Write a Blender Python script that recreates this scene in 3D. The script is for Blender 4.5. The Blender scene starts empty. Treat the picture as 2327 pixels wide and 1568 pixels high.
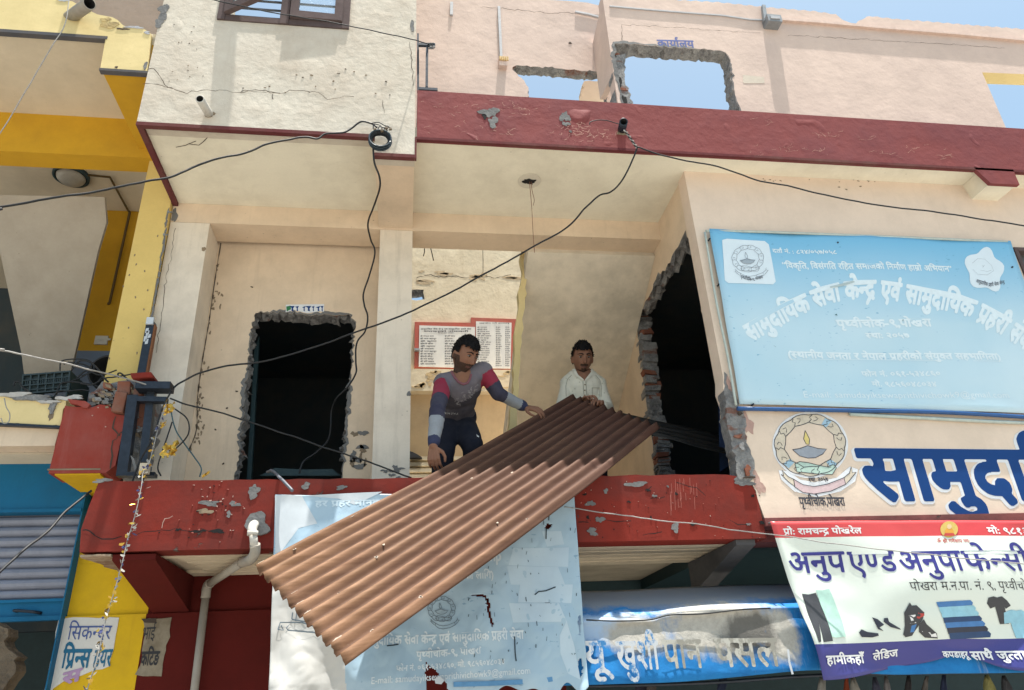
import bpy, bmesh, math, random
from mathutils import Vector, Matrix, noise as mnoise
from mathutils.geometry import tessellate_polygon
rnd = random.Random(7)
SC = bpy.context.scene
COL = SC.collection

# ------------------------------------------------------------------ camera, sky, sun, exposure
# camera axes in world terms (right / down / forward), measured from the photo's three vanishing points
def _axes(p, r, w):
    def R(a, i, j):
        M = [[float(m == n) for n in range(3)] for m in range(3)]
        M[i][i] = M[j][j] = math.cos(a); M[i][j] = -math.sin(a); M[j][i] = math.sin(a)
        return Matrix(M)
    B = Matrix(((1, 0, 0), (0, 0, 1), (0, -1, 0)))
    return (R(r, 0, 1) @ R(p, 1, 2) @ R(w, 0, 2) @ B.transposed()).transposed()
AX = _axes(-0.4458545, -0.05331755, 0.15792398)
FOC, PCX, PCY, EYE = 1671.0, 1163.5, 784.0, 1.6          # photo measured on a 2327 x 1568 grid
right = Vector((AX[0][0], AX[1][0], AX[2][0])); down = Vector((AX[0][1], AX[1][1], AX[2][1])); fwd = Vector((AX[0][2], AX[1][2], AX[2][2]))
cam = bpy.data.cameras.new('camera'); co = bpy.data.objects.new('camera', cam); COL.objects.link(co)
m = Matrix((right, -down, -fwd)).transposed().to_4x4(); m.translation = (0, 0, EYE)
co.matrix_world = m
cam.sensor_width = 36; cam.lens = FOC / 2327 * 36; cam.clip_start = .05; cam.clip_end = 2000
SC.camera = co
SUN = Vector((1.05, -1.0, 10.3)).normalized()
world = bpy.data.worlds.new('World'); SC.world = world; world.use_nodes = True
wn = world.node_tree; bg = wn.nodes['Background']
sky = wn.nodes.new('ShaderNodeTexSky'); sky.sky_type = 'NISHITA'; sky.sun_disc = False
sky.sun_elevation = math.asin(SUN.z); sky.sun_rotation = math.atan2(SUN.x, SUN.y)
sky.air_density = 1.0; sky.dust_density = 6.0; sky.ozone_density = 1.0; sky.altitude = 800
tint = wn.nodes.new('ShaderNodeMix'); tint.data_type = 'RGBA'; tint.blend_type = 'MULTIPLY'; tint.inputs[0].default_value = 1
wn.links.new(sky.outputs[0], tint.inputs[6]); tint.inputs[7].default_value = (.92, 1.02, .90, 1); wn.links.new(tint.outputs[2], bg.inputs[0]); bg.inputs[1].default_value = 0.12
sl = bpy.data.lights.new('sun', 'SUN'); sl.energy = 5.0; sl.angle = math.radians(.53); sl.color = (1, .95, .87)
so = bpy.data.objects.new('sun', sl); COL.objects.link(so)
so.rotation_euler = (-SUN).to_track_quat('-Z', 'Y').to_euler(); so.location = (3, -4, 20)
SC.view_settings.view_transform = 'Standard'; SC.view_settings.look = 'None'
SC.view_settings.exposure = 1.18; SC.view_settings.gamma = 1

# ------------------------------------------------------------------ measuring: photo grid -> a point on a real plane
def ray(px, py):
    c = Vector((px - PCX, py - PCY, FOC)); return right * c.x + down * c.y + fwd * c.z
def UY(px, py, Y):
    r = ray(px, py); return Vector((0, 0, EYE)) + r * (Y / r.y)
def UZ(px, py, Z):
    r = ray(px, py); return Vector((0, 0, EYE)) + r * ((Z - EYE) / r.z)
def UX(px, py, X):
    r = ray(px, py); return Vector((0, 0, EYE)) + r * (X / r.x)
def crop(x0, y0, s): return lambda x, y: ((x / s + x0) / 1.1, (y / s + y0) / 1.1)
cA = crop(0, 0, 2.613); cB = crop(600, 0, 2.613); cC = crop(1200, 0, 2.613); cD = crop(1860, 0, 2.613)
cE = crop(0, 500, 2.613); cF = crop(400, 500, 2.09); cG = crop(1000, 580, 2.5286); cH = crop(1560, 500, 2.09)
cI = crop(1760, 560, 2.909); cJ = crop(1860, 1000, 2.163); cK = crop(0, 850, 3.136); cL = crop(0, 1150, 2.727)
cM = crop(600, 1150, 2.5856); cN = crop(1350, 1150, 2.727)
def on(c, pts, Y): return [UY(*c(*p), Y) for p in pts]
ident = lambda x, y: (x, y)
YU, YW, YB, YD = 3.86, 4.07, 4.71, 5.0       # front of upper block, slab front / sign wall, beam & column, door wall
ZS, ZBAND, ZBEAM, ZSL, ZSB, ZFL = 5.0, 5.418, 4.835, 2.734, 2.355, 2.56
YG = 4.88                                       # ground-floor wall under the slab
XL, XR = -1.715, 2.03                           # party wall; corner where the sign wall begins

# ------------------------------------------------------------------ materials
def lin(c):  # sRGB 0-255 -> linear
    return tuple(((v / 255) / 12.92 if v / 255 <= .04045 else ((v / 255 + .055) / 1.055) ** 2.4) for v in c)
class NT:
    def __init__(s, name):
        s.m = bpy.data.materials.new(name); s.m.use_nodes = True; s.t = s.m.node_tree
        s.b = s.t.nodes['Principled BSDF']; s.co = s.n('TexCoord').outputs['Object']
    def n(s, k, **kw):
        x = s.t.nodes.new('ShaderNode' + k)
        for a, b in kw.items(): setattr(x, a, b)
        return x
    def l(s, a, b): s.t.links.new(a, b)
    def set(s, node, i, v):
        if hasattr(v, 'is_output'): s.l(v, node.inputs[i])
        else: node.inputs[i].default_value = v
    def noise(s, scale, detail=4, rough=.6, stretch=None, dist=0, kind=None, seed=0):
        c = s.co
        mp = s.n('Mapping'); s.l(c, mp.inputs[0]); mp.inputs['Location'].default_value = (seed * 3.1, seed * 1.7, seed * 2.3)
        if stretch: mp.inputs['Scale'].default_value = stretch
        x = s.n('TexNoise')
        if kind: x.noise_type = kind
        s.l(mp.outputs[0], x.inputs['Vector']); x.inputs['Scale'].default_value = scale
        x.inputs['Detail'].default_value = detail; x.inputs['Roughness'].default_value = rough; x.inputs['Distortion'].default_value = dist
        return x.outputs[0]
    def voro(s, scale, feature='F1', out=0):
        x = s.n('TexVoronoi'); x.feature = feature; s.l(s.co, x.inputs['Vector']); x.inputs['Scale'].default_value = scale
        return x.outputs[out]
    def ramp(s, v, a, b, lo=0., hi=1.):
        x = s.n('MapRange'); x.clamp = True; s.l(v, x.inputs[0])
        for i, q in enumerate((a, b, lo, hi)): x.inputs[i + 1].default_value = q
        return x.outputs[0]
    def math(s, op, a, b=0.):
        x = s.n('Math', operation=op); s.set(x, 0, a); s.set(x, 1, b); return x.outputs[0]
    def mix(s, f, a, b, mode='MIX'):
        x = s.n('Mix', data_type='RGBA', blend_type=mode); s.set(x, 0, f)
        for i, v in ((6, a), (7, b)):
            if not hasattr(v, 'is_output') and len(v) == 3: v = (*v, 1)
            s.set(x, i, v)
        return x.outputs[2]
    def sep(s):
        x = s.n('SeparateXYZ'); s.l(s.co, x.inputs[0]); return x.outputs
    def done(s, col, rough=.85, bump=None, dist=.01, metal=0., spec=.3, strength=1.):
        if not hasattr(col, 'is_output') and len(col) == 3: col = (*col, 1)
        s.set(s.b, 'Base Color', col); s.set(s.b, 'Roughness', rough); s.set(s.b, 'Metallic', metal); s.b.inputs['Specular IOR Level'].default_value = spec
        if bump is not None:
            x = s.n('Bump'); x.inputs['Strength'].default_value = strength; x.inputs['Distance'].default_value = dist
            s.l(bump, x.inputs['Height']); s.l(x.outputs[0], s.b.inputs['Normal'])
        return s.m

def plaster(name, col, dirt=(.2, .16, .12), amount=.35, streak=.2, specks=.0, wrinkle=0., peel=None, peelcol=(.8, .75, .68), rough=.9, bump=.006, scale=1.):
    t = NT(name)
    big = t.noise(.9 * scale, 5, .65); mid = t.noise(5 * scale, 6, .65, seed=1); fine = t.noise(70 * scale, 4, .7, seed=2)
    c = t.mix(t.ramp(mid, .3, .75, 0, .30), col, tuple(v * .8 for v in col))
    c = t.mix(t.ramp(fine, .35, .7, 0, .16), c, tuple(v * .72 for v in col))
    c = t.mix(t.ramp(t.math('MULTIPLY', big, t.ramp(mid, .25, .7, .5, 1)), .3, .55, 0, amount), c, dirt)
    if streak:
        st = t.noise(6, 6, .7, stretch=(3, 3, .22), seed=3)
        c = t.mix(t.ramp(st, .55, .8, 0, streak), c, dirt)
    gr = t.noise(2.6 * scale, 8, .78, dist=.4, seed=11)
    c = t.mix(t.ramp(gr, .56, .74, 0, min(.5, amount * 1.3)), c, tuple(v * .55 + d_ * .25 for v, d_ in zip(col, dirt)))
    h = t.math('ADD', t.math('ADD', t.math('MULTIPLY', mid, .55), t.math('MULTIPLY', big, 1.6)), t.math('MULTIPLY', fine, .07))
    if wrinkle:
        rg = t.noise(5, 8, .62, dist=.7, kind='RIDGED_MULTIFRACTAL', seed=4)
        msk = t.ramp(t.noise(1.3, 3, .6, seed=9), .42, .62)
        wr = t.math('MULTIPLY', t.ramp(rg, .3, 1.6), msk)
        h = t.math('ADD', h, t.math('MULTIPLY', wr, wrinkle))
    if peel:
        pm = t.ramp(t.math('MULTIPLY', t.noise(11, 8, .72, dist=.5, seed=5), t.ramp(t.noise(1.6, 3, .5, seed=6), .35, .65)), peel, peel + .025)
        c = t.mix(pm, c, peelcol); h = t.math('SUBTRACT', h, t.math('MULTIPLY', pm, .5))
    if specks:
        v = t.math('MULTIPLY', t.ramp(t.voro(17), .06, .1, 1, 0), t.ramp(t.noise(2.2, 4, .6, seed=8), .52, .6))
        c = t.mix(t.math('MULTIPLY', v, specks), c, (.05, .04, .035))
    return t.done(c, rough, h, bump, 0, .12)

def plain(name, col, rough=.6, metal=0., var=.25, scale=20, spec=.4, bump=.001):
    t = NT(name); n = t.noise(scale, 5, .65)
    return t.done(t.mix(t.ramp(n, .3, .75, 0, 1), col, tuple(v * (1 - var) for v in col)), rough, n, bump, metal, spec)

M = {}
M['cream'] = plaster('cream_render', (.60, .55, .475), dirt=(.36, .27, .20), amount=.35, streak=.22, specks=.25, wrinkle=2.2, bump=.016)
M['pink'] = plaster('pink_render', (.64, .505, .44), dirt=(.42, .33, .30), amount=.3, streak=.15, wrinkle=.35, bump=.009)
M['soffit'] = plaster('soffit_paint', (.80, .76, .64), dirt=(.40, .35, .27), amount=.3, streak=0, specks=.3, bump=.003)
M['tan'] = plaster('tan_render', (.72, .58, .44), dirt=(.27, .21, .15), amount=.22, streak=.22, specks=.5, bump=.004)
M['column'] = plaster('column_paint', (.74, .66, .56), dirt=(.22, .19, .16), amount=.25, streak=.3, specks=.4, bump=.003)
M['shrine'] = plaster('sign_wall_paint', (.76, .62, .51), dirt=(.40, .33, .26), amount=.2, streak=.14, bump=.004)
M['redband'] = plaster('maroon_paint', (.215, .060, .060), dirt=(.145, .052, .064), amount=.45, streak=.15, wrinkle=2.6, bump=.011, rough=.8)
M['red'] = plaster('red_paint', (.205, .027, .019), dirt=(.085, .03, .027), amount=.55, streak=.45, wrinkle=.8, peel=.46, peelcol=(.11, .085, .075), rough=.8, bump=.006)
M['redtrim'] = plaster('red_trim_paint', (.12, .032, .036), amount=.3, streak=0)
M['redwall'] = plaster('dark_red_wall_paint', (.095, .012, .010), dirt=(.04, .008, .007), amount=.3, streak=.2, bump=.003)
M['yellow'] = plaster('pale_yellow_paint', (.70, .57, .30), dirt=(.45, .36, .16), amount=.25, streak=.15, specks=.3, bump=.004)
M['warmyellow'] = plaster('warm_yellow_paint', (.70, .52, .19), dirt=(.5, .36, .12), amount=.25, streak=.15, specks=.3, bump=.004)
M['ochre'] = plaster('ochre_paint', (.60, .34, .03), dirt=(.33, .18, .03), amount=.25, streak=.1, bump=.003)
M['yellowwall'] = plaster('bright_yellow_paint', (.66, .42, .02), dirt=(.36, .22, .03), amount=.35, streak=.25, bump=.003)
M['stairgrey'] = plaster('grey_stair_soffit', (.74, .67, .56), dirt=(.27, .25, .21), amount=.45, streak=0, bump=.003)
M['neighsoffit'] = plaster('beige_soffit', (.64, .56, .44), dirt=(.35, .30, .22), amount=.25, streak=0, specks=.2, bump=.002)
M['courtyard'] = plaster('courtyard_render', (.66, .57, .42), dirt=(.40, .30, .19), amount=.35, streak=.3, wrinkle=.7, bump=.012)
M['bluepaint'] = plaster('blue_paint', (.012, .13, .27), dirt=(.02, .07, .13), amount=.4, streak=.25, rough=.5, bump=.002)
M['greydado'] = plaster('blue_grey_dado', (.17, .22, .31), amount=.2, streak=.1, bump=.002)
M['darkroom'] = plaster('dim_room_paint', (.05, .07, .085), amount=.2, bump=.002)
M['board'] = plaster('board_marked_concrete', (.66, .57, .44), dirt=(.2, .15, .1), amount=.35, streak=0, specks=.3, bump=.004)

def m_broken():
    t = NT('broken_mortar'); a = t.noise(14, 8, .75); b = t.noise(55, 5, .7, seed=2); v = t.voro(22)
    c = t.mix(t.ramp(a, .35, .65), (.15, .15, .16), (.36, .36, .36))
    c = t.mix(t.ramp(b, .5, .75, 0, .6), c, (.40, .385, .37))
    br = t.math('MULTIPLY', t.ramp(t.noise(4.5, 3, .5, stretch=(1, 1, 2.2), seed=5), .60, .66), t.ramp(a, .4, .5))
    c = t.mix(t.math('MULTIPLY', br, .85), c, (.21, .085, .055))
    return t.done(c, .95, t.math('ADD', a, t.math('MULTIPLY', b, .5)), .035)
M['broken'] = m_broken()
M['cement'] = plaster('grey_cement', (.19, .19, .19), dirt=(.09, .09, .095), amount=.5, streak=0, bump=.016, scale=2.2)
M['brick'] = plaster('broken_brick', (.22, .085, .055), dirt=(.2, .17, .15), amount=.5, streak=0, bump=.012, scale=2.5)
M['crack'] = plain('dark_crack', (.07, .052, .042), .95)
M['dark'] = plain('dark_hollow', (.012, .012, .013), .95)
M['chip'] = plaster('pale_chip', (.46, .30, .26), amount=.2, streak=0, bump=.01, scale=3)
M['stain'] = plaster('grimy_stain', (.26, .20, .14), dirt=(.12, .10, .08), amount=.5, streak=0, bump=.006, scale=3)
M['steel'] = plain('dark_blue_steel', (.028, .037, .055), .4, .3, .5, 30)
M['iron'] = plain('galvanised_iron', (.30, .32, .34), .5, .5)
M['pvc'] = plaster('old_pvc', (.36, .335, .30), dirt=(.17, .14, .11), amount=.45, streak=.3, rough=.5, bump=.001)
M['pvcwhite'] = plaster('white_pvc', (.56, .54, .50), dirt=(.3, .26, .22), amount=.4, streak=.25, rough=.4, bump=.001)
M['cable'] = plain('black_cable', (.020, .022, .026), .55, 0, .4, 30, .3)
M['cablelight'] = plain('grey_cable', (.34, .33, .32), .5, 0, .4, 40)
M['wirered'] = plain('reddish_wire', (.20, .08, .05), .6)
M['wood'] = plaster('old_window_wood', (.115, .085, .085), dirt=(.05, .04, .04), amount=.4, streak=.3, bump=.004, scale=2)
M['conduit'] = plain('pink_conduit', (.66, .50, .43), .7)
M['greyconduit'] = plain('grey_conduit', (.42, .43, .46), .6)
M['white'] = plain('white_plastic', (.7, .68, .62), .5)
M['ochreplastic'] = plain('yellowed_terminal', (.66, .42, .09), .6, 0, .5, 60)
M['crate'] = plain('dark_green_plastic', (.035, .055, .06), .5)
M['blueletter'] = plaster('royal_blue_lettering', (.010, .052, .20), dirt=(.02, .06, .2), amount=.2, streak=.1, rough=.5, bump=.002)
M['whitepaint'] = plaster('white_outline_paint', (.72, .74, .78), dirt=(.6, .6, .62), amount=.2, streak=.05, bump=.002)
M['black'] = plain('black_lettering', (.025, .025, .03), .6)
M['ink'] = plain('emblem_line_paint', (.06, .06, .075), .7)
M['lampglass'] = plain('dusty_lamp_glass', (.40, .38, .34), .3)
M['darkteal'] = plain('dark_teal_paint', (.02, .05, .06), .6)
def m_glass():
    t = NT('window_glass'); t.done((.86, .92, .96), .04, None, spec=.5)
    t.b.inputs['Transmission Weight'].default_value = .92; t.b.inputs['Alpha'].default_value = 1; t.b.inputs['IOR'].default_value = 1.05
    return t.m
M['glass'] = m_glass()

def m_rust():
    t = NT('rusty_corrugated_iron')
    st = t.noise(3, 6, .7, stretch=(9, .35, 1), seed=1); a = t.noise(5, 4, .5, stretch=(1, .45, 1)); f = t.noise(160, 4, .7, seed=3)
    c = t.mix(t.ramp(a, .3, .7), (.158, .082, .038), (.104, .050, .028))
    c = t.mix(t.ramp(st, .4, .7, 0, .55), c, (.40, .23, .14))
    c = t.mix(t.ramp(f, .45, .75, 0, .35), c, (.15, .07, .045))
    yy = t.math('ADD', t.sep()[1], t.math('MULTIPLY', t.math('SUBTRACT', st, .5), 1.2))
    c = t.mix(t.ramp(yy, .2, 2.3, 0, .78), c, (.055, .023, .020))  # maroon darkening towards the far end puts its shade into the colour
    c = t.mix(t.ramp(t.math('ADD', t.sep()[2], t.math('MULTIPLY', t.math('SUBTRACT', a, .5), .012)), .002, -.016, 0, .62), c, (.050, .022, .016))  # darker troughs: shade between the ridges painted into the colour
    sc = t.math('MULTIPLY', t.ramp(t.noise(9, 6, .75, stretch=(5, .8, 1), seed=7), .66, .71), t.ramp(t.noise(1.2, 2, .5, seed=8), .48, .6))
    c = t.mix(t.math('MULTIPLY', sc, .5), c, (.34, .27, .22))
    return t.done(c, t.ramp(a, .3, .7, .6, .8), f, .0003, .0, .2)
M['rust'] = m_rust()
M['sheetdark'] = plain('shade_black_corrugated_iron', (.022, .022, .022), .35, .3, .5, 12)  # near-black colour holds the shade the second sheet lies in
def m_road():
    t = NT('dusty_concrete_street'); a = t.noise(.6, 6, .6); f = t.noise(40, 5, .7, seed=2)
    return t.done(t.mix(t.ramp(a, .3, .7), (.33, .31, .275), (.27, .25, .22)), .95, f, .004)
M['road'] = m_road()

def faded(name, c0, c1, c2=None, specks=None, rough=.35, wr=.5):
    """printed flex cloth: colour drifts between two inks in big soft clouds, fine creases in the cloth"""
    t = NT(name)
    a = t.noise(1.1, 3, .5); f = t.noise(26, 6, .7, seed=2)
    c = t.mix(t.ramp(a, .32, .68), c0, c1)
    if c2:
        z = t.sep()[2]
        c = t.mix(t.ramp(z, c2[1], c2[2]), c, c2[0])
    if specks:
        v = t.math('MULTIPLY', t.ramp(t.noise(34, 3, .5, stretch=(.6, 1, 1.5), seed=4), .67, .72), t.ramp(t.noise(1.5, 2, .5, seed=5), .4, .55))
        c = t.mix(t.math('MULTIPLY', v, .75), c, specks)
    cr = t.noise(4, 6, .55, dist=1.2, kind='RIDGED_MULTIFRACTAL', seed=6)
    return t.done(c, rough, t.math('ADD', t.math('MULTIPLY', cr, wr), t.math('MULTIPLY', f, .08)), .006, 0, .35)

# ------------------------------------------------------------------ mesh collecting and object helpers
class MB:
    def __init__(s): s.v = []; s.f = []; s.mi = []; s.sm = []
    def add(s, vs, fs, mi=0, smooth=False):
        o = len(s.v); s.v += [Vector(p) for p in vs]
        for f in fs: s.f.append([i + o for i in f]); s.mi.append(mi); s.sm.append(smooth)
        return s
    def box(s, x0, x1, y0, y1, z0, z1, mi=0):
        p = [(x, y, z) for x in (x0, x1) for y in (y0, y1) for z in (z0, z1)]
        return s.add(p, [(0, 1, 3, 2), (4, 6, 7, 5), (0, 4, 5, 1), (2, 3, 7, 6), (0, 2, 6, 4), (1, 5, 7, 3)], mi)
    def obox(s, c, ax, ay, az, mi=0):
        """box with centre c and half-axis vectors"""
        c, ax, ay, az = map(Vector, (c, ax, ay, az))
        p = [c + ax * i + ay * j + az * k for i in (-1, 1) for j in (-1, 1) for k in (-1, 1)]
        return s.add(p, [(0, 1, 3, 2), (4, 6, 7, 5), (0, 4, 5, 1), (2, 3, 7, 6), (0, 2, 6, 4), (1, 5, 7, 3)], mi)
    def bar(s, a, b, w, d, mi=0, up=(0, 0, 1)):
        a, b = Vector(a), Vector(b); t = (b - a); L = t.length; t.normalize()
        u = t.cross(Vector(up)); u = u.normalized() if u.length > 1e-4 else Vector((1, 0, 0)); n = t.cross(u)
        return s.obox((a + b) / 2, t * L / 2, u * w / 2, n * d / 2, mi)
    def prism(s, pts, vec, mi=0, smi=None, flip=False):
        """polygon (3-D points) pushed along vec, both caps and the sides"""
        pts = [Vector(p) for p in pts]; vec = Vector(vec); n = len(pts)
        tr = tessellate_polygon([pts])
        o = len(s.v); s.v += pts + [p + vec for p in pts]
        for t in tr:
            s.f.append([o + i for i in t]); s.mi.append(mi); s.sm.append(False)
            s.f.append([o + n + i for i in reversed(t)]); s.mi.append(mi); s.sm.append(False)
        for i in range(n):
            j = (i + 1) % n
            s.f.append([o + i, o + j, o + n + j, o + n + i]); s.mi.append(mi if smi is None else smi); s.sm.append(False)
        return s
    def tube(s, pts, r, n=7, mi=0, caps=True, rs=None, twist=0):
        pts = [Vector(p) for p in pts]; N = len(pts); rings = []
        t0 = (pts[1] - pts[0]).normalized(); u = t0.orthogonal().normalized()
        o = len(s.v)
        for i, p in enumerate(pts):
            t = (pts[min(i + 1, N - 1)] - pts[max(i - 1, 0)])
            t = t.normalized() if t.length > 1e-9 else t0
            u = (u - t * u.dot(t)); u = u.normalized() if u.length > 1e-6 else t.orthogonal().normalized()
            w = t.cross(u); rr = rs[i] if rs else r
            for k in range(n):
                a = 2 * math.pi * k / n + twist * i
                s.v.append(p + u * math.cos(a) * rr + w * math.sin(a) * rr)
        for i in range(N - 1):
            for k in range(n):
                s.f.append([o + i * n + k, o + i * n + (k + 1) % n, o + (i + 1) * n + (k + 1) % n, o + (i + 1) * n + k]); s.mi.append(mi); s.sm.append(True)
        if caps:
            s.f.append([o + k for k in reversed(range(n))]); s.mi.append(mi); s.sm.append(False)
            s.f.append([o + (N - 1) * n + k for k in range(n)]); s.mi.append(mi); s.sm.append(False)
        return s
    def pipe(s, a, b, r, t=.006, n=24, mi=0, dark=1):
        """open-ended pipe: outer skin, rim, inner bore with a dark bottom"""
        a, b = Vector(a), Vector(b); d = (b - a).normalized(); u = d.orthogonal().normalized(); w = d.cross(u)
        def ring(p, rr):
            o = len(s.v); s.v += [p + u * math.cos(2 * math.pi * k / n) * rr + w * math.sin(2 * math.pi * k / n) * rr for k in range(n)]; return o
        q = b - d * min((b - a).length * .8, .25)
        R = [ring(a, r), ring(b, r), ring(b, r - t), ring(q, r - t)]
        for A, B, mi in ((R[0], R[1], mi), (R[1], R[2], mi), (R[2], R[3], dark)):  # bore walls take the dark material, painting the shade inside the pipe
            for k in range(n):
                s.f.append([A + k, A + (k + 1) % n, B + (k + 1) % n, B + k]); s.mi.append(mi); s.sm.append(True)
        s.f.append([R[3] + k for k in range(n)]); s.mi.append(dark); s.sm.append(False)
        s.f.append([R[0] + k for k in range(n)]); s.mi.append(mi); s.sm.append(False)
        return s
    def ribbon(s, pts, w, n=(0, -1, 0), mi=0, ws=None):
        """thin painted or cracked line lying in a surface with normal n"""
        pts = [Vector(p) for p in pts]; n = Vector(n); o = len(s.v); N = len(pts)
        for i, p in enumerate(pts):
            t = (pts[min(i + 1, N - 1)] - pts[max(i - 1, 0)]).normalized(); b = t.cross(n).normalized() * ((ws[i] if ws else w) / 2)
            s.v += [p - b, p + b]
        for i in range(N - 1):
            s.f.append([o + 2 * i, o + 2 * i + 1, o + 2 * i + 3, o + 2 * i + 2]); s.mi.append(mi); s.sm.append(False)
        return s
    def blob(s, c, rx, rz, Y, mi=0, n=22, seed=0, rag=.35, th=.003):
        """ragged flat patch of plaster damage on a front-facing wall (a flake th proud of it)"""
        q = random.Random(seed); c = Vector(c); th = th * (1 + (len(s.f) % 13) * .03); ph = [q.uniform(0, 6.28) for _ in range(6)]
        pts = []
        for k in range(n):
            a = 2 * math.pi * k / n
            r = 1 + rag * (.5 * math.sin(2 * a + ph[0]) + .35 * math.sin(3 * a + ph[1]) + .3 * math.sin(5 * a + ph[2])) + q.uniform(-.5, .5) * rag * .6
            pts.append((c.x + rx * r * math.cos(a), Y - th, c.z + rz * r * math.sin(a)))
        o = len(s.v); s.v += [Vector(p) for p in pts] + [Vector((p[0], Y + .001, p[2])) for p in pts]
        for t in tessellate_polygon([[Vector(p) for p in pts]]):
            s.f.append([o + i for i in t]); s.mi.append(mi); s.sm.append(False)
        for k in range(n):
            s.f.append([o + k, o + (k + 1) % n, o + n + (k + 1) % n, o + n + k]); s.mi.append(mi); s.sm.append(False)
        return s

def build(name, mb, mats, parent=None, fixn=True):
    me = bpy.data.meshes.new(name)
    off = Vector((0, 0, 0))
    if parent is not None: off = Vector(parent['_o']) if '_o' in parent else parent.location.copy()
    elif mb.v:
        xs = [v.x for v in mb.v]; ys = [v.y for v in mb.v]; zs = [v.z for v in mb.v]
        off = Vector(((min(xs) + max(xs)) / 2, (min(ys) + max(ys)) / 2, min(zs)))
    me.from_pydata([tuple(v - off) for v in mb.v], [], mb.f)
    if not isinstance(mats, (list, tuple)): mats = [mats]
    for mm in mats: me.materials.append(M[mm] if isinstance(mm, str) else mm)
    me.polygons.foreach_set('material_index', [min(i, len(mats) - 1) for i in mb.mi]); me.polygons.foreach_set('use_smooth', mb.sm)
    me.update()
    if fixn:
        b = bmesh.new(); b.from_mesh(me); bmesh.ops.recalc_face_normals(b, faces=b.faces); b.to_mesh(me); b.free()
    o = bpy.data.objects.new(name, me); COL.objects.link(o)
    if parent is not None:
        o.parent = parent; ORG[o.name] = off
    else:
        o.location = off
    return o
ORG = {}
def tag(o, label, cat, group=None, kind=None):
    if label: o['label'] = label
    if cat: o['category'] = cat
    if group: o['group'] = group
    if kind: o['kind'] = kind
    return o
def empty(name, loc, label, cat, group=None):
    o = bpy.data.objects.new(name, None); COL.objects.link(o); o.location = loc; o.empty_display_size = .1
    return tag(o, label, cat, group)
def part(name, mb, mats, parent, label=None, **k):
    # a part of a part keeps its vertices relative to the thing's own origin
    off = ORG.get(parent.name) if parent.type == 'MESH' else parent.location.copy()
    if off is None: off = parent.location.copy()
    me_o = build_rel(name, mb, mats, parent, off)
    if label: me_o['label'] = label
    return me_o
def build_rel(name, mb, mats, parent, off):
    me = bpy.data.meshes.new(name)
    me.from_pydata([tuple(v - off) for v in mb.v], [], mb.f)
    if not isinstance(mats, (list, tuple)): mats = [mats]
    for mm in mats: me.materials.append(M[mm] if isinstance(mm, str) else mm)
    me.polygons.foreach_set('material_index', [min(i, len(mats) - 1) for i in mb.mi]); me.polygons.foreach_set('use_smooth', mb.sm)
    me.update()
    b = bmesh.new(); b.from_mesh(me); bmesh.ops.recalc_face_normals(b, faces=b.faces); b.to_mesh(me); b.free()
    o = bpy.data.objects.new(name, me); COL.objects.link(o); o.parent = parent; ORG[o.name] = off
    return o

def smooth_path(pts, per=8):
    pts = [Vector(p) for p in pts]; out = []
    P = [pts[0] * 2 - pts[1]] + pts + [pts[-1] * 2 - pts[-2]]
    for i in range(1, len(P) - 2):
        a, b, c, d = P[i - 1:i + 3]
        for k in range(per):
            t = k / per
            out.append(.5 * ((2 * b) + (c - a) * t + (2 * a - 5 * b + 4 * c - d) * t * t + (3 * b - a - 3 * c + d) * t ** 3))
    out.append(pts[-1]); return out

def jag(loop, step=.04, amp=.012, seed=0, keep=False):
    """subdivide a closed 2-D loop and roughen it like broken plaster"""
    q = random.Random(seed); out = []; n = len(loop)
    for i in range(n):
        a, b = loop[i], loop[(i + 1) % n]; L = math.hypot(b[0] - a[0], b[1] - a[1]); k = max(1, int(L / step))
        nx, ny = (-(b[1] - a[1]) / L, (b[0] - a[0]) / L) if L > 1e-6 else (0, 0)
        for j in range(k):
            t = (j + (q.uniform(-.3, .3) if j else 0)) / k; d = q.gauss(0, amp) if j else q.gauss(0, amp * .5)
            out.append((a[0] + (b[0] - a[0]) * t + nx * d, a[1] + (b[1] - a[1]) * t + ny * d))
    return out

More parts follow.
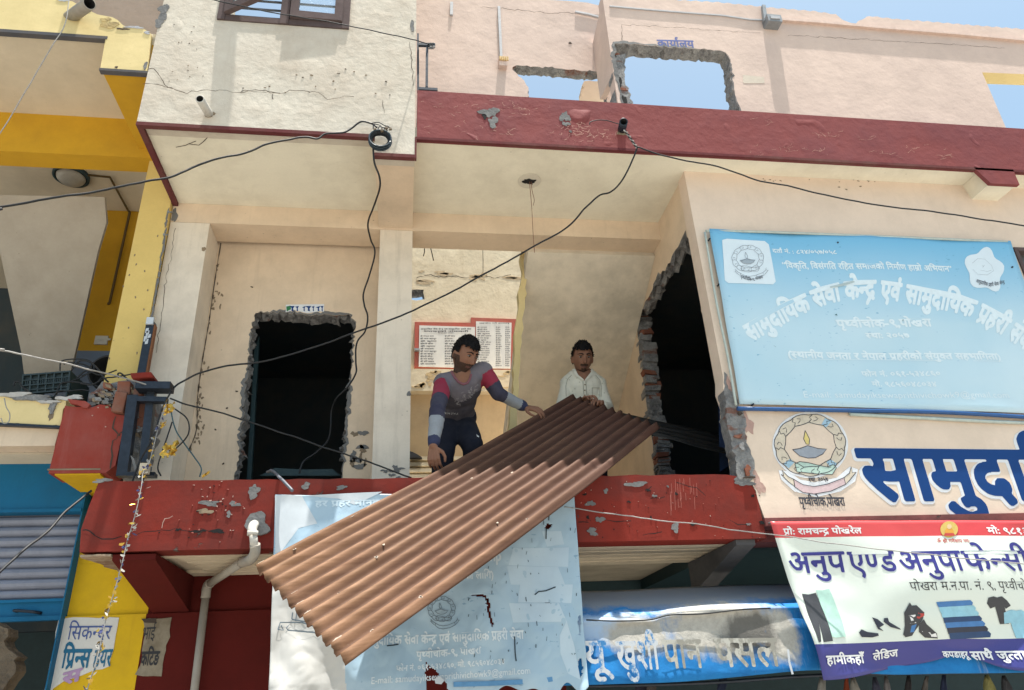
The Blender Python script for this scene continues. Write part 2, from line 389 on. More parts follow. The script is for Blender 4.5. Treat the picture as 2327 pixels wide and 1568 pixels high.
def holed(mb, outer, holes, fn, th, mi=0, rim=1, amp=.012, step=.04, seed=1, ring=None, rims=3, rough=None):
    """wall with ragged holes; fn(u, v, depth) -> point. Rims are broken masonry with rough inner rings.
    ring=(material index, width): band of bare mortar left round the hole on the front face."""
    hs = [(h if isinstance(h, tuple) and isinstance(h[0], list) else (h, amp)) for h in holes]; rim_of = [h[2] if len(h) > 2 else rim for h in hs]
    fl = [jag(h[0], step if h[1] > .004 else 9., h[1], seed + i) for i, h in enumerate(hs)]
    rg = rough if rough is not None else amp
    q = random.Random(seed + 50)
    def cap(d, loops, rev):
        L3 = [[Vector((u, v, 0)) for u, v in outer]] + [[Vector((u, v, 0)) for u, v in h] for h in loops]
        flat = [p for l in L3 for p in l]; tr = tessellate_polygon(L3); o = len(mb.v)
        mb.v += [Vector(fn(p.x, p.y, d)) for p in flat]
        for t in tr: mb.f.append([o + i for i in (reversed(t) if rev else t)]); mb.mi.append(mi); mb.sm.append(False)
        return o
    no = len(outer)
    rgs = [rg if h[1] > .004 else 0. for h in hs]
    bl = [[(u + q.gauss(0, r_), v + q.gauss(0, r_)) for u, v in h] for h, r_ in zip(fl, rgs)]
    o0 = cap(0, fl, False); o1 = cap(th, bl, True)
    for i in range(no):
        j = (i + 1) % no; mb.f.append([o0 + i, o0 + j, o1 + j, o1 + i]); mb.mi.append(mi); mb.sm.append(False)
    off = no
    for hi, (h, b) in enumerate(zip(fl, bl)):
        n = len(h); rows = [[o0 + off + i for i in range(n)]]
        for r in range(1, rims):
            t = r / rims; row = []
            for (u, v), (u2, v2) in zip(h, b):
                row.append(len(mb.v)); mb.v.append(Vector(fn(u + (u2 - u) * t + q.gauss(0, rgs[hi]), v + (v2 - v) * t + q.gauss(0, rgs[hi]), th * t + q.uniform(-.25, .25) * th / rims)))
            rows.append(row)
        rows.append([o1 + off + i for i in range(n)])
        for A, B in zip(rows, rows[1:]):
            for i in range(n):
                j = (i + 1) % n; mb.f.append([A[i], A[j], B[j], B[i]]); mb.mi.append(rim_of[hi]); mb.sm.append(False)
        if ring and (len(ring) < 3 or hi < ring[2]):
            cx = sum(p[0] for p in h) / n; cy = sum(p[1] for p in h) / n; o = len(mb.v); ph = q.uniform(0, 9)
            area = sum(h[i][0] * h[(i + 1) % n][1] - h[(i + 1) % n][0] * h[i][1] for i in range(n)); sg = 1 if area < 0 else -1
            for i, (u, v) in enumerate(h):
                a, c = h[i - 1], h[(i + 1) % n]; tx, ty = c[0] - a[0], c[1] - a[1]; L = math.hypot(tx, ty) or 1
                w = ring[1] * max(.05, (.55 + .45 * math.sin(i * .11 + ph) + .30 * math.sin(i * .31 + ph * 2) + q.gauss(0, .16)))
                mb.v.append(Vector(fn(u, v, -.004))); mb.v.append(Vector(fn(u + -ty / L * sg * w, v + tx / L * sg * w, -.002)))
            for i in range(n):
                j = (i + 1) % n; mb.f.append([o + 2 * i, o + 2 * j, o + 2 * j + 1, o + 2 * i + 1]); mb.mi.append(ring[0]); mb.sm.append(False)
        off += n
    return fl

# ------------------------------------------------------------------ lettering (Devanagari shaped by hand from single glyphs)
_G = {}
def _raw(s, bold):
    k = (s, bold)
    if k in _G: return _G[k]
    c = bpy.data.curves.new('letter', 'FONT'); c.body = s; c.size = 1; c.resolution_u = 2; c.offset = bold
    o = bpy.data.objects.new('letter', c); COL.objects.link(o)
    dg = bpy.context.evaluated_depsgraph_get(); e = o.evaluated_get(dg); me = e.to_mesh()
    r = ([(v.co.x, v.co.y) for v in me.vertices], [list(p.vertices) for p in me.polygons])
    e.to_mesh_clear(); bpy.data.objects.remove(o); bpy.data.curves.remove(c)
    _G[k] = r; return r
def _adv(ch):
    k = ('adv', ch)
    if k not in _G:
        _G[k] = max(v[0] for v in _raw(ch + 'A', 0)[0]) - max(v[0] for v in _raw('A', 0)[0])
    return _G[k]
import numpy as np
SS = 3                                                     # samples per pixel side when a glyph is drawn into a bitmap
def _bmp(ch, res):
    """glyph -> (coverage bitmap, x0, y0) on a grid of res*SS cells per em; overlapping outlines melt together here"""
    k = ('bmp', ch, res)
    if k in _G: return _G[k]
    vs, fs = _raw(ch, 0); R = res * SS
    if not vs: _G[k] = None; return None
    P = np.array(vs) * R; x0, y0 = np.floor(P.min(0)).astype(int) - 1; x1, y1 = np.ceil(P.max(0)).astype(int) + 1
    im = np.zeros((y1 - y0, x1 - x0), bool)
    for f in fs:
        for t in range(1, len(f) - 1):
            A, B_, C_ = P[f[0]], P[f[t]], P[f[t + 1]]
            lo = np.floor(np.minimum(np.minimum(A, B_), C_)).astype(int); hi = np.ceil(np.maximum(np.maximum(A, B_), C_)).astype(int) + 1
            yy, xx = np.mgrid[lo[1]:hi[1], lo[0]:hi[0]] + .5
            e = [(q[0] - p[0]) * (yy - p[1]) - (q[1] - p[1]) * (xx - p[0]) for p, q in ((A, B_), (B_, C_), (C_, A))]
            m_ = ((e[0] >= 0) & (e[1] >= 0) & (e[2] >= 0)) | ((e[0] <= 0) & (e[1] <= 0) & (e[2] <= 0))
            im[lo[1] - y0:hi[1] - y0, lo[0] - x0:hi[0] - x0] |= m_
    _G[k] = (im, x0, y0); return _G[k]
CONS = set('कखगघङचछजझञटठडढणतथदधनपफबभमयरलवशषसह')
MARKS = set('ुूृेैंःँ')
def shape(s, bold=0.):
    """-> list of (glyph, pen x, clip x or None), strokes, width; baseline 0, headline about .62.  Reorders the short i, joins conjuncts"""
    out, strokes = [], []; pen = 0.; i = 0
    while i < len(s):
        ch = s[i]
        if ch not in CONS:
            if ch == ' ': pen += .3
            else:
                out.append((ch, pen, None))
                if ch not in MARKS: pen += _adv(ch)
            i += 1; continue
        cl = [ch]; j = i + 1
        while j + 1 < len(s) and s[j] == '्' and s[j + 1] in CONS: cl.append(s[j + 1]); j += 2
        vow = []
        while j < len(s) and (s[j] in MARKS or s[j] in 'ािीोौ'): vow.append(s[j]); j += 1
        if 'ि' in vow: out.append(('ि', pen, None)); pen += _adv('ि')
        reph = len(cl) > 1 and cl[0] == 'र'
        if reph: cl = cl[1:]
        rak = len(cl) > 1 and cl[-1] == 'र'
        if rak: cl = cl[:-1]
        for c in cl[:-1]:
            a = _adv(c); cut = a - .2 if c != 'क' else a * .72
            out.append((c, pen, cut)); pen += cut
        c = cl[-1]; out.append((c, pen, None)); a = _adv(c)
        if rak:
            strokes.append(((pen + a - .17, .2), (pen + a - .45, -.02)) if c != 'द' else ((pen + a * .55, .05), (pen + a * .15, -.2)))
        pen += a
        for v in vow:
            if v == 'ि': continue
            out.append((v, pen, None))
            if v in 'ाीोौ': pen += _adv(v)
        if reph: strokes += [((pen - .16, .64), (pen - .25, .78)), ((pen - .25, .78), (pen - .19, .88)), ((pen - .19, .88), (pen - .08, .85))]
        i = j
    return out, strokes, pen
def outline(s, bold=0., res=26):
    """string -> clean flat mesh (verts in em, faces, width), traced from its bitmap by marching squares"""
    k = ('out', s, bold, res)
    if k in _G: return _G[k]
    gl, strokes, wid = shape(s); R = res * SS; pad = int(bold * R) + 2 * SS + 2
    X0, Y0 = -int(.5 * R) - pad, -int(.4 * R) - pad; W_, H_ = int((wid + 1.) * R) + 2 * pad, int(1.5 * R) + 2 * pad
    W_ -= W_ % SS; H_ -= H_ % SS
    im = np.zeros((H_, W_), bool)
    for ch, pen, cut in gl:
        b = _bmp(ch, res)
        if b is None: continue
        g, x0, y0 = b
        if cut is not None: g = g[:, :max(1, int(cut * R) - x0)]
        xs = int(round(pen * R)) + x0 - X0; ys = y0 - Y0
        gy0, gx0 = max(0, -ys), max(0, -xs); h_, w_ = min(g.shape[0], H_ - ys), min(g.shape[1], W_ - xs)
        if h_ > gy0 and w_ > gx0: im[ys + gy0:ys + h_, xs + gx0:xs + w_] |= g[gy0:h_, gx0:w_]
    for a, b in strokes:
        n = 60
        for t in range(n + 1):
            x = (a[0] + (b[0] - a[0]) * t / n) * R - X0; y = (a[1] + (b[1] - a[1]) * t / n) * R - Y0; r = .04 * R
            ya, yb, xa, xb = max(0, int(y - r - 1)), min(H_, int(y + r + 2)), max(0, int(x - r - 1)), min(W_, int(x + r + 2))
            yy, xx = np.mgrid[ya:yb, xa:xb]; im[ya:yb, xa:xb] |= (xx - x) ** 2 + (yy - y) ** 2 <= r * r
    r = bold * R
    if r >= .7:
        src = im.copy(); n = int(r)
        for dy in range(-n, n + 1):
            h = int(math.sqrt(max(0, r * r - dy * dy)))
            for dx in {-h, -h // 2, 0, h // 2, h} if h < 5 else range(-h, h + 1, 2):
                ys, yd = (slice(max(0, -dy), H_ - max(0, dy)), slice(max(0, dy), H_ + min(0, dy))); xs, xd = (slice(max(0, -dx), W_ - max(0, dx)), slice(max(0, dx), W_ + min(0, dx)))
                im[yd, xd] |= src[ys, xs]
    F = im.reshape(H_ // SS, SS, W_ // SS, SS).mean((1, 3)); F[0] = F[-1] = 0; F[:, 0] = F[:, -1] = 0
    I = (F > .5).astype(int); code = I[:-1, :-1] + 2 * I[:-1, 1:] + 4 * I[1:, 1:] + 8 * I[1:, :-1]
    SEG = {1: [(3, 0)], 2: [(0, 1)], 3: [(3, 1)], 4: [(1, 2)], 5: [(3, 0), (1, 2)], 6: [(0, 2)], 7: [(3, 2)], 8: [(2, 3)], 9: [(2, 0)], 10: [(0, 1), (2, 3)], 11: [(2, 1)], 12: [(1, 3)], 13: [(1, 0)], 14: [(0, 3)]}
    nxt = {}
    for y, x in zip(*np.nonzero((code > 0) & (code < 15))):
        E_ = (('h', y, x), ('v', y, x + 1), ('h', y + 1, x), ('v', y, x))
        for a, b in SEG[int(code[y, x])]: nxt[E_[a]] = E_[b]
    def pos(e):
        t, y, x = e
        if t == 'h': a, b = F[y, x], F[y, x + 1]; return (x + (.5 - a) / (b - a), float(y))
        a, b = F[y, x], F[y + 1, x]; return (float(x), y + (.5 - a) / (b - a))
    loops = []
    while nxt:
        st, e = nxt.popitem(); lp = [st]
        while e != st and e in nxt: lp.append(e); e = nxt.pop(e)
        P = [pos(q) for q in lp]
        def rdp(pts, eps):
            if len(pts) < 3: return pts
            (ax, ay), (bx, by) = pts[0], pts[-1]; L = math.hypot(bx - ax, by - ay) or 1e-9; dm, im_ = -1, 0
            for q_ in range(1, len(pts) - 1):
                d = abs((bx - ax) * (pts[q_][1] - ay) - (by - ay) * (pts[q_][0] - ax)) / L if L > 1e-6 else math.hypot(pts[q_][0] - ax, pts[q_][1] - ay)
                if d > dm: dm, im_ = d, q_
            return rdp(pts[:im_ + 1], eps)[:-1] + rdp(pts[im_:], eps) if dm > eps else [pts[0], pts[-1]]
        if len(P) > 8:
            h = len(P) // 2; P = rdp(P[:h + 1], .16)[:-1] + rdp(P[h:] + P[:1], .16)[:-1]
        if len(P) < 3: continue
        A_ = sum(P[q_ - 1][0] * P[q_][1] - P[q_][0] * P[q_ - 1][1] for q_ in range(len(P))) / 2
        if abs(A_) > .6: loops.append((A_, P))
    sgn = 1 if loops and max(loops, key=lambda l: abs(l[0]))[0] > 0 else -1
    outs = [[P] for A_, P in loops if A_ * sgn > 0]
    def ins(p, poly):
        c = False
        for q_ in range(len(poly)):
            (x1, y1), (x2, y2) = poly[q_], poly[q_ - 1]
            if (y1 > p[1]) != (y2 > p[1]) and p[0] < (x2 - x1) * (p[1] - y1) / (y2 - y1) + x1: c = not c
        return c
    for A_, P in loops:
        if A_ * sgn < 0:
            for o_ in outs:
                if ins(P[0], o_[0]): o_.append(P); break
    V_, F_ = [], []
    for o_ in outs:
        L3 = [[Vector((x, y, 0)) for x, y in l] for l in o_]; base = len(V_); V_ += [((p.x + .5) / res + X0 / R, (p.y + .5) / res + Y0 / R) for l in L3 for p in l]
        F_ += [[base + q_ for q_ in t] for t in tessellate_polygon(L3)]
    _G[k] = (V_, F_, wid); return _G[k]
def lettering(mb, s, fn, mi=0, bold=.0, res=26):
    """fn(x 0..1, y with headline at 1) -> 3-D point"""
    vs, fs, w = outline(s, bold, res)
    o = len(mb.v); mb.v += [Vector(fn(x / w, y / .622)) for x, y in vs]
    for f in fs: mb.f.append([i + o for i in f]); mb.mi.append(mi); mb.sm.append(False)
def text_at(mb, s, pl, pr, h, Y, mi=0, bold=.02, off=.004, fy=None, slant=0, res=26):
    """write s between two baseline points of the photo grid on the wall plane Y; h = letter height on the grid"""
    a = UY(*pl, Y); b = UY(*pr, Y); hz = UY(pl[0], pl[1] - h, Y).z - a.z
    def fn(x, y):
        p = a + (b - a) * x; p = Vector((p.x + slant * y * hz, p.y, p.z + y * hz))
        p.y = (fy(p.x, p.z) if fy else Y) - off; return p
    lettering(mb, s, fn, mi, bold, res)

# ------------------------------------------------------------------ the street
g = MB(); g.add([(-150, -150, 0), (150, -150, 0), (150, 150, 0), (-150, 150, 0)], [(0, 1, 2, 3)])
st = build('street', g, 'road'); tag(st, 'dusty concrete street in front of the buildings', 'street', kind='structure')

# ------------------------------------------------------------------ the damaged main building
B = empty('damaged_building', (XL, YW, 0), 'half demolished cream and pink two storey building with red balcony slab and broken openings', 'building')
fy = lambda Y: (lambda u, v, d: (u, Y + d, v))
xz = lambda c, pts, Y: [(p.x, p.z) for p in on(c, pts, Y)]

# upper cream block, flush front with a window hole
win = xz(cB, [(-150, -300), (-150, 146)], YU)
wl = UY(*cB(-152, 146), YU).x; wr = UY(*cB(712, 186), YU).x; wz = UY(*cB(300, 165), YU).z
b = MB()
xr = UY(943, 300, YU).x
zt = UY(943, 352, YU).z
outl = [(XL, ZS), (xr - .262, ZS), (xr - .262, zt), (xr, zt), (xr, 7.6), (XL, 7.6)]
holed(b, outl, [([(wl, wz), (wr, wz), (wr, 7.1), (wl, 7.1)], .003)], fy(YU), .12, 0, 0, seed=3, rims=2)
# cracks and knocked-off corners
def crack(mb, c, pts, Y, w=.006, mi=1, seed=0):
    q = random.Random(seed); P = on(c, pts, Y); out = []
    for p, n in zip(P, P[1:]):
        k = max(2, int((n - p).length / .03))
        for i in range(k): out.append(p.lerp(n, i / k) + Vector((q.gauss(0, .004), -.002, q.gauss(0, .005))))
    out.append(P[-1] + Vector((0, -.002, 0)))
    mb.ribbon(out, w, mi=mi, ws=[w * q.uniform(.3, 1.3) for _ in out])
crack(b, cA, [(930, 545), (1030, 550), (1120, 580), (1220, 605), (1320, 590), (1440, 590), (1520, 605), (1590, 600), (1640, 590), (1830, 612)], YU, .004)
crack(b, cB, [(0, 600), (40, 590), (130, 602), (260, 605), (360, 590), (480, 600), (540, 622), (570, 648), (650, 638), (745, 632)], YU, .004)
crack(b, cB, [(1105, 270), (1120, 340), (1122, 440), (1130, 560)], YU, .004)
crack(b, cA, [(960, 450), (1010, 450), (1050, 500), (1075, 560), (1130, 580)], YU, .004)
crack(b, cB, [(930, 650), (945, 740)], YU, .003); crack(b, cB, [(210, 610), (215, 650)], YU, .006)
for (x, y, rx, rz, s) in ((1070, 60, .03, .05, 1), (1040, 150, .025, .05, 2), (1065, 105, .022, .06, 3)): b.blob(UY(*cA(x, y), YU), rx, rz, YU, 2, seed=s)
b.blob(UY(*cB(1125, 170), YU), .016, .055, YU, 2, seed=5); b.blob(UY(*cA(950, 430), YU), .012, .03, YU, 2, seed=6)
for k in range(16):
    x, y = rnd.choice([(1280, 270), (1200, 190), (1260, 510), (1400, 390), (1150, 300)]); b.blob(UY(*cA(x + rnd.gauss(0, 70), y + rnd.gauss(0, 40)), YU), rnd.uniform(.002, .006), rnd.uniform(.002, .005), YU, rnd.choice((1, 3)), 9, k, .5, .0015)
for k in range(18):
    b.blob(UY(*cB(rnd.uniform(20, 1000), rnd.gauss(560, 60)), YU), rnd.uniform(.003, .010), rnd.uniform(.002, .006), YU, rnd.choice((1, 3)), 9, k + 60, .5)
part('rendered_wall', b, ['cream', 'crack', 'cement', 'stain'], B)
# sides and back of the block so that it has depth
b = MB(); b.box(XL, XL + .12, YU + .121, YB + .3, ZS + .1, 7.6); part('return_wall', b, 'cream', B)
b = MB(); b.box(xr - .12, xr, YU + .121, YD + .1, ZBAND + .06, 7.6); part('return_wall', b, 'cream', B)
# window with one shutter swung open
wn_ = MB(); W = .05
fz = 7.1
for x0, x1 in ((wl, wl + W), ((wl + wr) / 2 - .03, (wl + wr) / 2 + .03), (wr - W, wr)): wn_.box(x0, x1, YU - .015, YU + .09, wz + .002, fz)
for za, zb in ((wz + .002, wz + .05), (fz - .05, fz)):
    wn_.box(wl + W + .001, (wl + wr) / 2 - .031, YU - .01, YU + .085, za, zb); wn_.box((wl + wr) / 2 + .031, wr - W - .001, YU - .01, YU + .085, za, zb)
window = part('window', wn_, 'wood', B)
bars = MB()
for k in range(9):
    z = wz + .11 + k * .085; bars.bar((wl + W, YU + .05, z), (wr - W, YU + .05, z), .012, .012)
part('window_bars', bars, 'steel', window)
def sash(name, hinge, ang, width, sgn):
    f = MB(); h0, h1 = wz + .055, fz - .055; d = Vector((math.cos(ang) * sgn, -math.sin(ang), 0)); nrm = Vector((d.y, -d.x, 0)) * .018
    o = Vector((hinge, YU - .012, 0))
    def seg(a, c, za, zb): f.obox(o + d * (a + c) / 2 + Vector((0, 0, (za + zb) / 2)), d * (c - a) / 2, nrm, Vector((0, 0, (zb - za) / 2)))
    seg(0, .055, h0, h1); seg(width - .055, width, h0, h1); seg(.055, width - .055, h0, h0 + .06); seg(.055, width - .055, h1 - .06, h1)
    s = part(name, f, 'wood', window)
    p = MB(); p.obox(o + d * width / 2 + Vector((0, 0, (h0 + h1) / 2)), d * (width / 2 - .055), nrm * .15, Vector((0, 0, (h1 - h0) / 2 - .06)))
    part('window_pane', p, 'glass', window)
wd = (wr - wl) / 2 - .09
sash('open_shutter', wl + W, math.radians(30), wd, 1)
sash('shutter', wr - W, math.radians(1.5), wd, -1)

# soffit slab of the upper floor, with the torn ceiling rose
sx = MB(); ceil_c = UZ(1203, 411, ZS)
sx.box(XL, 6.5, YU + .02, YD + .16, ZS + .002, ZS + .1)
rr = [(ceil_c.x + .085 * math.cos(k * .2618), ceil_c.y + .085 * math.sin(k * .2618), ZS - .004) for k in range(24)]
sx.prism(rr, (0, 0, .0038), 3)
q = random.Random(4)
sx.prism([(ceil_c.x + (.045 + q.uniform(-.015, .018)) * math.cos(k * .35), ceil_c.y + (.03 + q.uniform(-.008, .01)) * math.sin(k * .35), ZS - .008) for k in range(18)], (0, 0, .003), 1)
for pts in ([(0, -.08), (.15, -.02), (.2, .02), (.32, .1)], [(.2, .02), (.34, -.0), (.42, .09), (.5, .2)]):
    a = UZ(*cA(1140, 940), ZS); sx.ribbon([(a.x + u * .45, a.y - v * .4, ZS - .001) for u, v in pts], .005, (0, 0, -1), 2)
part('soffit', sx, ['soffit', 'dark', 'crack', plaster('rose_patch', (.66, .62, .53), amount=.2, streak=0)], B)
for dx in (0, .012):
    wv = MB(); L = .62 if dx == 0 else .22
    wv.tube(smooth_path([(ceil_c.x + dx, ceil_c.y, ZS + .01), (ceil_c.x + dx + .003, ceil_c.y, ZS - L * .4), (ceil_c.x + dx * 2.2, ceil_c.y + .003, ZS - L * .75), (ceil_c.x + dx * 1.2, ceil_c.y, ZS - L)], 5), .0022, 5)
    part('loose_ceiling_wire', wv, 'wirered', B)

# beams, column, pillar, trims
b = MB(); b.box(XL, XR + .1, YB, YB + .24, ZBEAM, ZS + .001); part('beam', b, 'tan', B)
pxl, pxr = UY(864, 528, YB).x, UY(937.5, 528, YB).x
b = MB(); b.box(xr - .258, xr - .002, YU + .121, YB - .001, zt + .003, ZS + .001); part('cross_beam', b, 'tan', B)
t = MB()
t.box(XL, xr - .264, YU - .006, YU + .03, ZS - .028, ZS - .001); t.box(XL, XL + .035, YU + .031, YB + .02, ZS - .028, ZS + .001)
t.box(xr - .264, xr, YU - .006, YU + .03, zt - .027, zt - .001); t.box(xr + .0005, xr + .012, YU - .004, YU + .03, zt - .027, ZS)
part('red_trim', t, 'redtrim', B)
cxr = UY(475, 517, YB).x
b = MB(); b.box(XL + .002, cxr, YB + .002, YD - .001, ZFL - .1, ZBEAM - .002)
crack(b, cE, [(1145, 180), (1125, 330), (1090, 480), (1070, 640), (1050, 800), (1020, 1000)], YB + .002, .003)
b.blob(UY(*cE(1330, 320), YB), .012, .02, YB + .002, 2, seed=8); b.blob(UY(*cE(1140, 100), YB), .02, .06, YB + .002, 3, seed=9)
part('column', b, ['column', 'crack', 'stain', 'cement'], B)
b = MB(); b.box(pxl, pxr, YB + .002, YB + .27, ZFL - .1, ZBEAM - .002)
b.blob(UY(*cF(1300, 1012), YB), .012, .02, YB + .002, 1, seed=3)
for k in range(9): b.blob(UY(*cF(rnd.uniform(1140, 1250), rnd.gauss(1415, 14)), YB), rnd.uniform(.008, .03), rnd.uniform(.006, .013), YB + .002, 1, 12, k, .6)
part('pillar', b, ['column', 'cement'], B)

# wall with the broken doorway
door = xz(cF, [(380, 1560), (395, 1440), (410, 1340), (420, 1240), (440, 1060), (450, 980), (465, 870), (470, 760), (482, 640), (500, 590), (560, 588), (700, 592), (800, 600), (900, 600), (1000, 604), (1015, 640), (1010, 760), (1000, 880), (985, 1000), (975, 1150), (965, 1250), (955, 1350), (948, 1440), (945, 1560)], YD)
b = MB(); holed(b, [(XL, ZFL - .1), (pxl + .05, ZFL - .1), (pxl + .05, ZS + .0), (XL, ZS + .0)], [door], fy(YD), .14, 0, 1, amp=.007, step=.018, seed=11, ring=(2, .022), rims=5, rough=.010)
for k in range(12): b.blob(UY(*cF(rnd.gauss(1030, 28), rnd.gauss(1330, 55)), YD), rnd.uniform(.008, .035), rnd.uniform(.01, .03), YD, rnd.choice((2, 2, 3)), 14, k, .6)
for (x, y) in ((350, 1088), (290, 1200), (330, 1378), (480, 455), (400, 1000)): b.blob(UY(*cF(x, y), YD), .008, .006, YD, 4, 9, int(x), .5)
q = random.Random(12)
P = smooth_path(on(cF, [(318, 225), (285, 430), (255, 640), (215, 880), (195, 1050), (190, 1200), (150, 1310)], YD - .004), 8)
b.ribbon(P, .008, mi=5, ws=[q.uniform(.003, .011) for _ in P])
for k in range(40):
    t_ = q.random(); a = P[int(t_ * (len(P) - 1))]; b.blob(a + Vector((abs(q.gauss(0, .025)), 0, q.gauss(0, .02))), q.uniform(.003, .012), q.uniform(.005, .02), YD, 3, 10, k, .6, .002)
part('door_wall', b, ['tan', 'broken', 'cement', 'stain', 'crack', 'crack'], B)
# torn sticker over the doorway
stk = MB(); pts = on(cF, [(658, 548), (858, 545), (857, 585), (835, 582), (770, 592), (700, 575), (657, 588)], YD)
stk.prism([p + Vector((0, -.004, 0)) for p in pts], (0, .003, 0), 0)
for i, (x, w_) in enumerate(((690, 14), (716, 10), (752, 9), (775, 16), (800, 8), (826, 12), (846, 8))):
    stk.prism([p + Vector((0, -.0055, 0)) for p in on(cF, [(x - w_, 556 + i % 3 * 3), (x + w_, 555), (x + w_ * .4, 568), (x + w_ * .6, 583), (x - w_ * .2, 580), (x - w_ * .1, 566)], YD)], (0, .001, 0), 1)
stk.prism([p + Vector((0, -.0055, 0)) for p in on(cF, [(660, 558), (682, 553), (685, 572), (662, 584)], YD)], (0, .001, 0), 2)
s = build('torn_sticker', stk, ['whitepaint', 'blueletter', plain('green_ink', (.03, .2, .08))]); tag(s, 'torn white sticker with broken blue lettering above the ragged doorway', 'sticker')
# dim room behind the doorway
r = MB()
def room(mb, x0, x1, y0, y1, z0, z1, t=.1, left=True):
    if left: mb.box(x0 - t, x0, y0, y1, z0, z1)
    mb.box(x0 - t if left else x0, x1 + t, y0 - .005, y0, z1, z1 + .12); mb.box(x1, x1 + t, y0, y1, z0, z1); mb.box(x0 - t, x1 + t, y1, y1 + t, z0, z1)
    mb.box(x0 - t, x1 + t, y0, y1 + t, z1, z1 + t); mb.box(x0 - t, x1 + t, y0, y1 + t, z0 - t, z0)
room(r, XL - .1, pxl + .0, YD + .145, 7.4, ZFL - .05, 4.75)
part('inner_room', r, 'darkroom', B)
rm = MB(); rm.obox(UY(*cF(485, 1150), 5.3), (.012, 0, .06), (0, .02, 0), (-.03, 0, .62)); rm.prism(on(cF, [(520, 1440), (600, 1400), (760, 1408), (900, 1405), (945, 1440)], 5.2), (0, .2, 0))
part('dark_furniture', rm, 'darkteal', B)

# red balcony slab with its many knocks; board-marked soffit below
sb = MB()
x0s, x1s = UY(210, 1085, YW).x, XR + .035
zt_, zb_ = ZSL, ZSB
top = jag([(x0s + .03, zt_), (x1s - .05, zt_)], .05, .003, 5)[:-1]
outs = [(x0s + .035, zt_ - .01), (x0s + .06, zt_ + .003)] + [(x, z) for x, z in [(a, zt_ + rnd.gauss(0, .002)) for a in [x0s + .1 + k * .08 for k in range(45)] if a < x1s - .13]] + [(x1s - .1, zt_ - .012), (x1s - .03, zt_ - .02), (x1s - .015, zt_ - .08), (x1s, zt_ - .1), (x1s + .01, zb_), (x0s + .01, zb_ + .012), (x0s - .004, zb_ + .13), (x0s + .012, zt_ - .13)]
sb.prism([(x, YW, z) for x, z in outs], (0, .16, 0))
for (c, x, y, rx, rz, mi_, s_) in (
    (cN, 655, 165, .055, .018, 1, 1), (cN, 448, 212, .012, .015, 1, 2), (cN, 345, 297, .025, .016, 1, 3), (cN, 408, 405, .022, .018, 1, 4), (cN, 355, 488, .03, .02, 1, 5),
    (cN, 920, 460, .026, .022, 1, 6), (cN, 780, 245, .014, .008, 1, 7), (cN, 1420, 438, .012, .008, 1, 8), (cN, 1515, 428, .018, .010, 2, 9), (cN, 1380, 150, .06, .022, 1, 10),
    (cN, 605, 285, .010, .006, 2, 11), (cN, 735, 205, .014, .007, 2, 12), (cN, 325, 390, .006, .012, 2, 13), (cN, 305, 235, .01, .007, 2, 14), (cN, 1045, 438, .018, .007, 2, 15), (cN, 928, 230, .007, .01, 2, 16),
    (cN, 870, 180, .006, .006, 1, 17), (cN, 1450, 245, .008, .008, 2, 18), (cN, 755, 390, .006, .006, 2, 19),
    (cM, 425, 168, .022, .018, 1, 20), (cM, 425, 175, .012, .008, 2, 21), (cM, 655, 178, .026, .012, 1, 22), (cM, 90, 210, .03, .03, 1, 23),
    (cL, 1725, 215, .022, .03, 1, 24), (cL, 1430, 295, .04, .018, 1, 25), (cL, 1560, 370, .012, .015, 1, 26), (cL, 1480, 485, .04, .009, 2, 27), (cL, 1350, 485, .035, .007, 2, 28), (cL, 1600, 300, .03, .012, 1, 29), (cL, 1400, 350, .04, .012, 3, 30), (cL, 1215, 475, .014, .006, 2, 31), (cL, 700, 140, .04, .012, 1, 32)):
    sb.blob(UY(*c(x, y), YW), rx, rz, YW, mi_, 20, s_, .5)
for k in range(40):
    x, y = rnd.choice([(1430, 290), (1300, 480), (1500, 350), (1560, 490), (1450, 170)]); sb.blob(UY(*cL(x + rnd.gauss(0, 90), y + rnd.gauss(0, 35)), YW), rnd.uniform(.002, .006), rnd.uniform(.002, .005), YW, rnd.choice((4, 4, 2, 5)), 8, k, .5)
for k in range(60):
    sb.blob(UY(*cN(rnd.uniform(280, 1500), rnd.uniform(120, 560)), YW), rnd.uniform(.001, .0035), rnd.uniform(.001, .004), YW, rnd.choice((4, 2, 2, 5)), 7, k + 80, .5)
for k in range(18):
    x = rnd.uniform(880, 1090); y = rnd.uniform(120, 280); a, c_ = UY(*cN(x, y), YW), UY(*cN(x + 4, y + rnd.uniform(40, 150)), YW)
    sb.ribbon([a + Vector((0, -.002, 0)), c_ + Vector((0, -.002, 0))], .0022, mi=5)
for pts in ([(430, 415), (520, 420), (620, 415)], [(250, 420), (330, 425)], [(1290, 415), (1350, 440), (1410, 440)], [(740, 260), (850, 250)], [(700, 520), (780, 500), (830, 490)], [(930, 160), (1060, 190), (1130, 245)], [(720, 215), (760, 180)]): crack(sb, cN, pts, YW, .004, 2, len(pts))
crack(sb, cL, [(560, 470), (620, 485), (660, 520), (720, 550), (830, 520)], YW, .005, 2); crack(sb, cL, [(1100, 455), (1130, 400), (1180, 380)], YW, .004, 4)
crack(sb, cL, [(930, 500), (1060, 480), (1200, 475), (1500, 480)], YW, .003, 2)
part('balcony_slab', sb, ['red', 'cement', 'dark', 'stain', 'chip', plain('pale_red_scuffs', (.42, .13, .10))], B)
bd = MB()
bd.box(x0s + .02, x1s, YW + .161, 7.5, ZFL - .1, ZFL)                       # floor
bd.box(x0s + .06, XR - .01, YW + .161, YG, zb_ + .02, ZFL - .101, 0)
k = 0; y = YW + .21
xa, xb = UZ(*cL(1150, 655), zb_).x, UZ(*cN(1200, 640), zb_).x
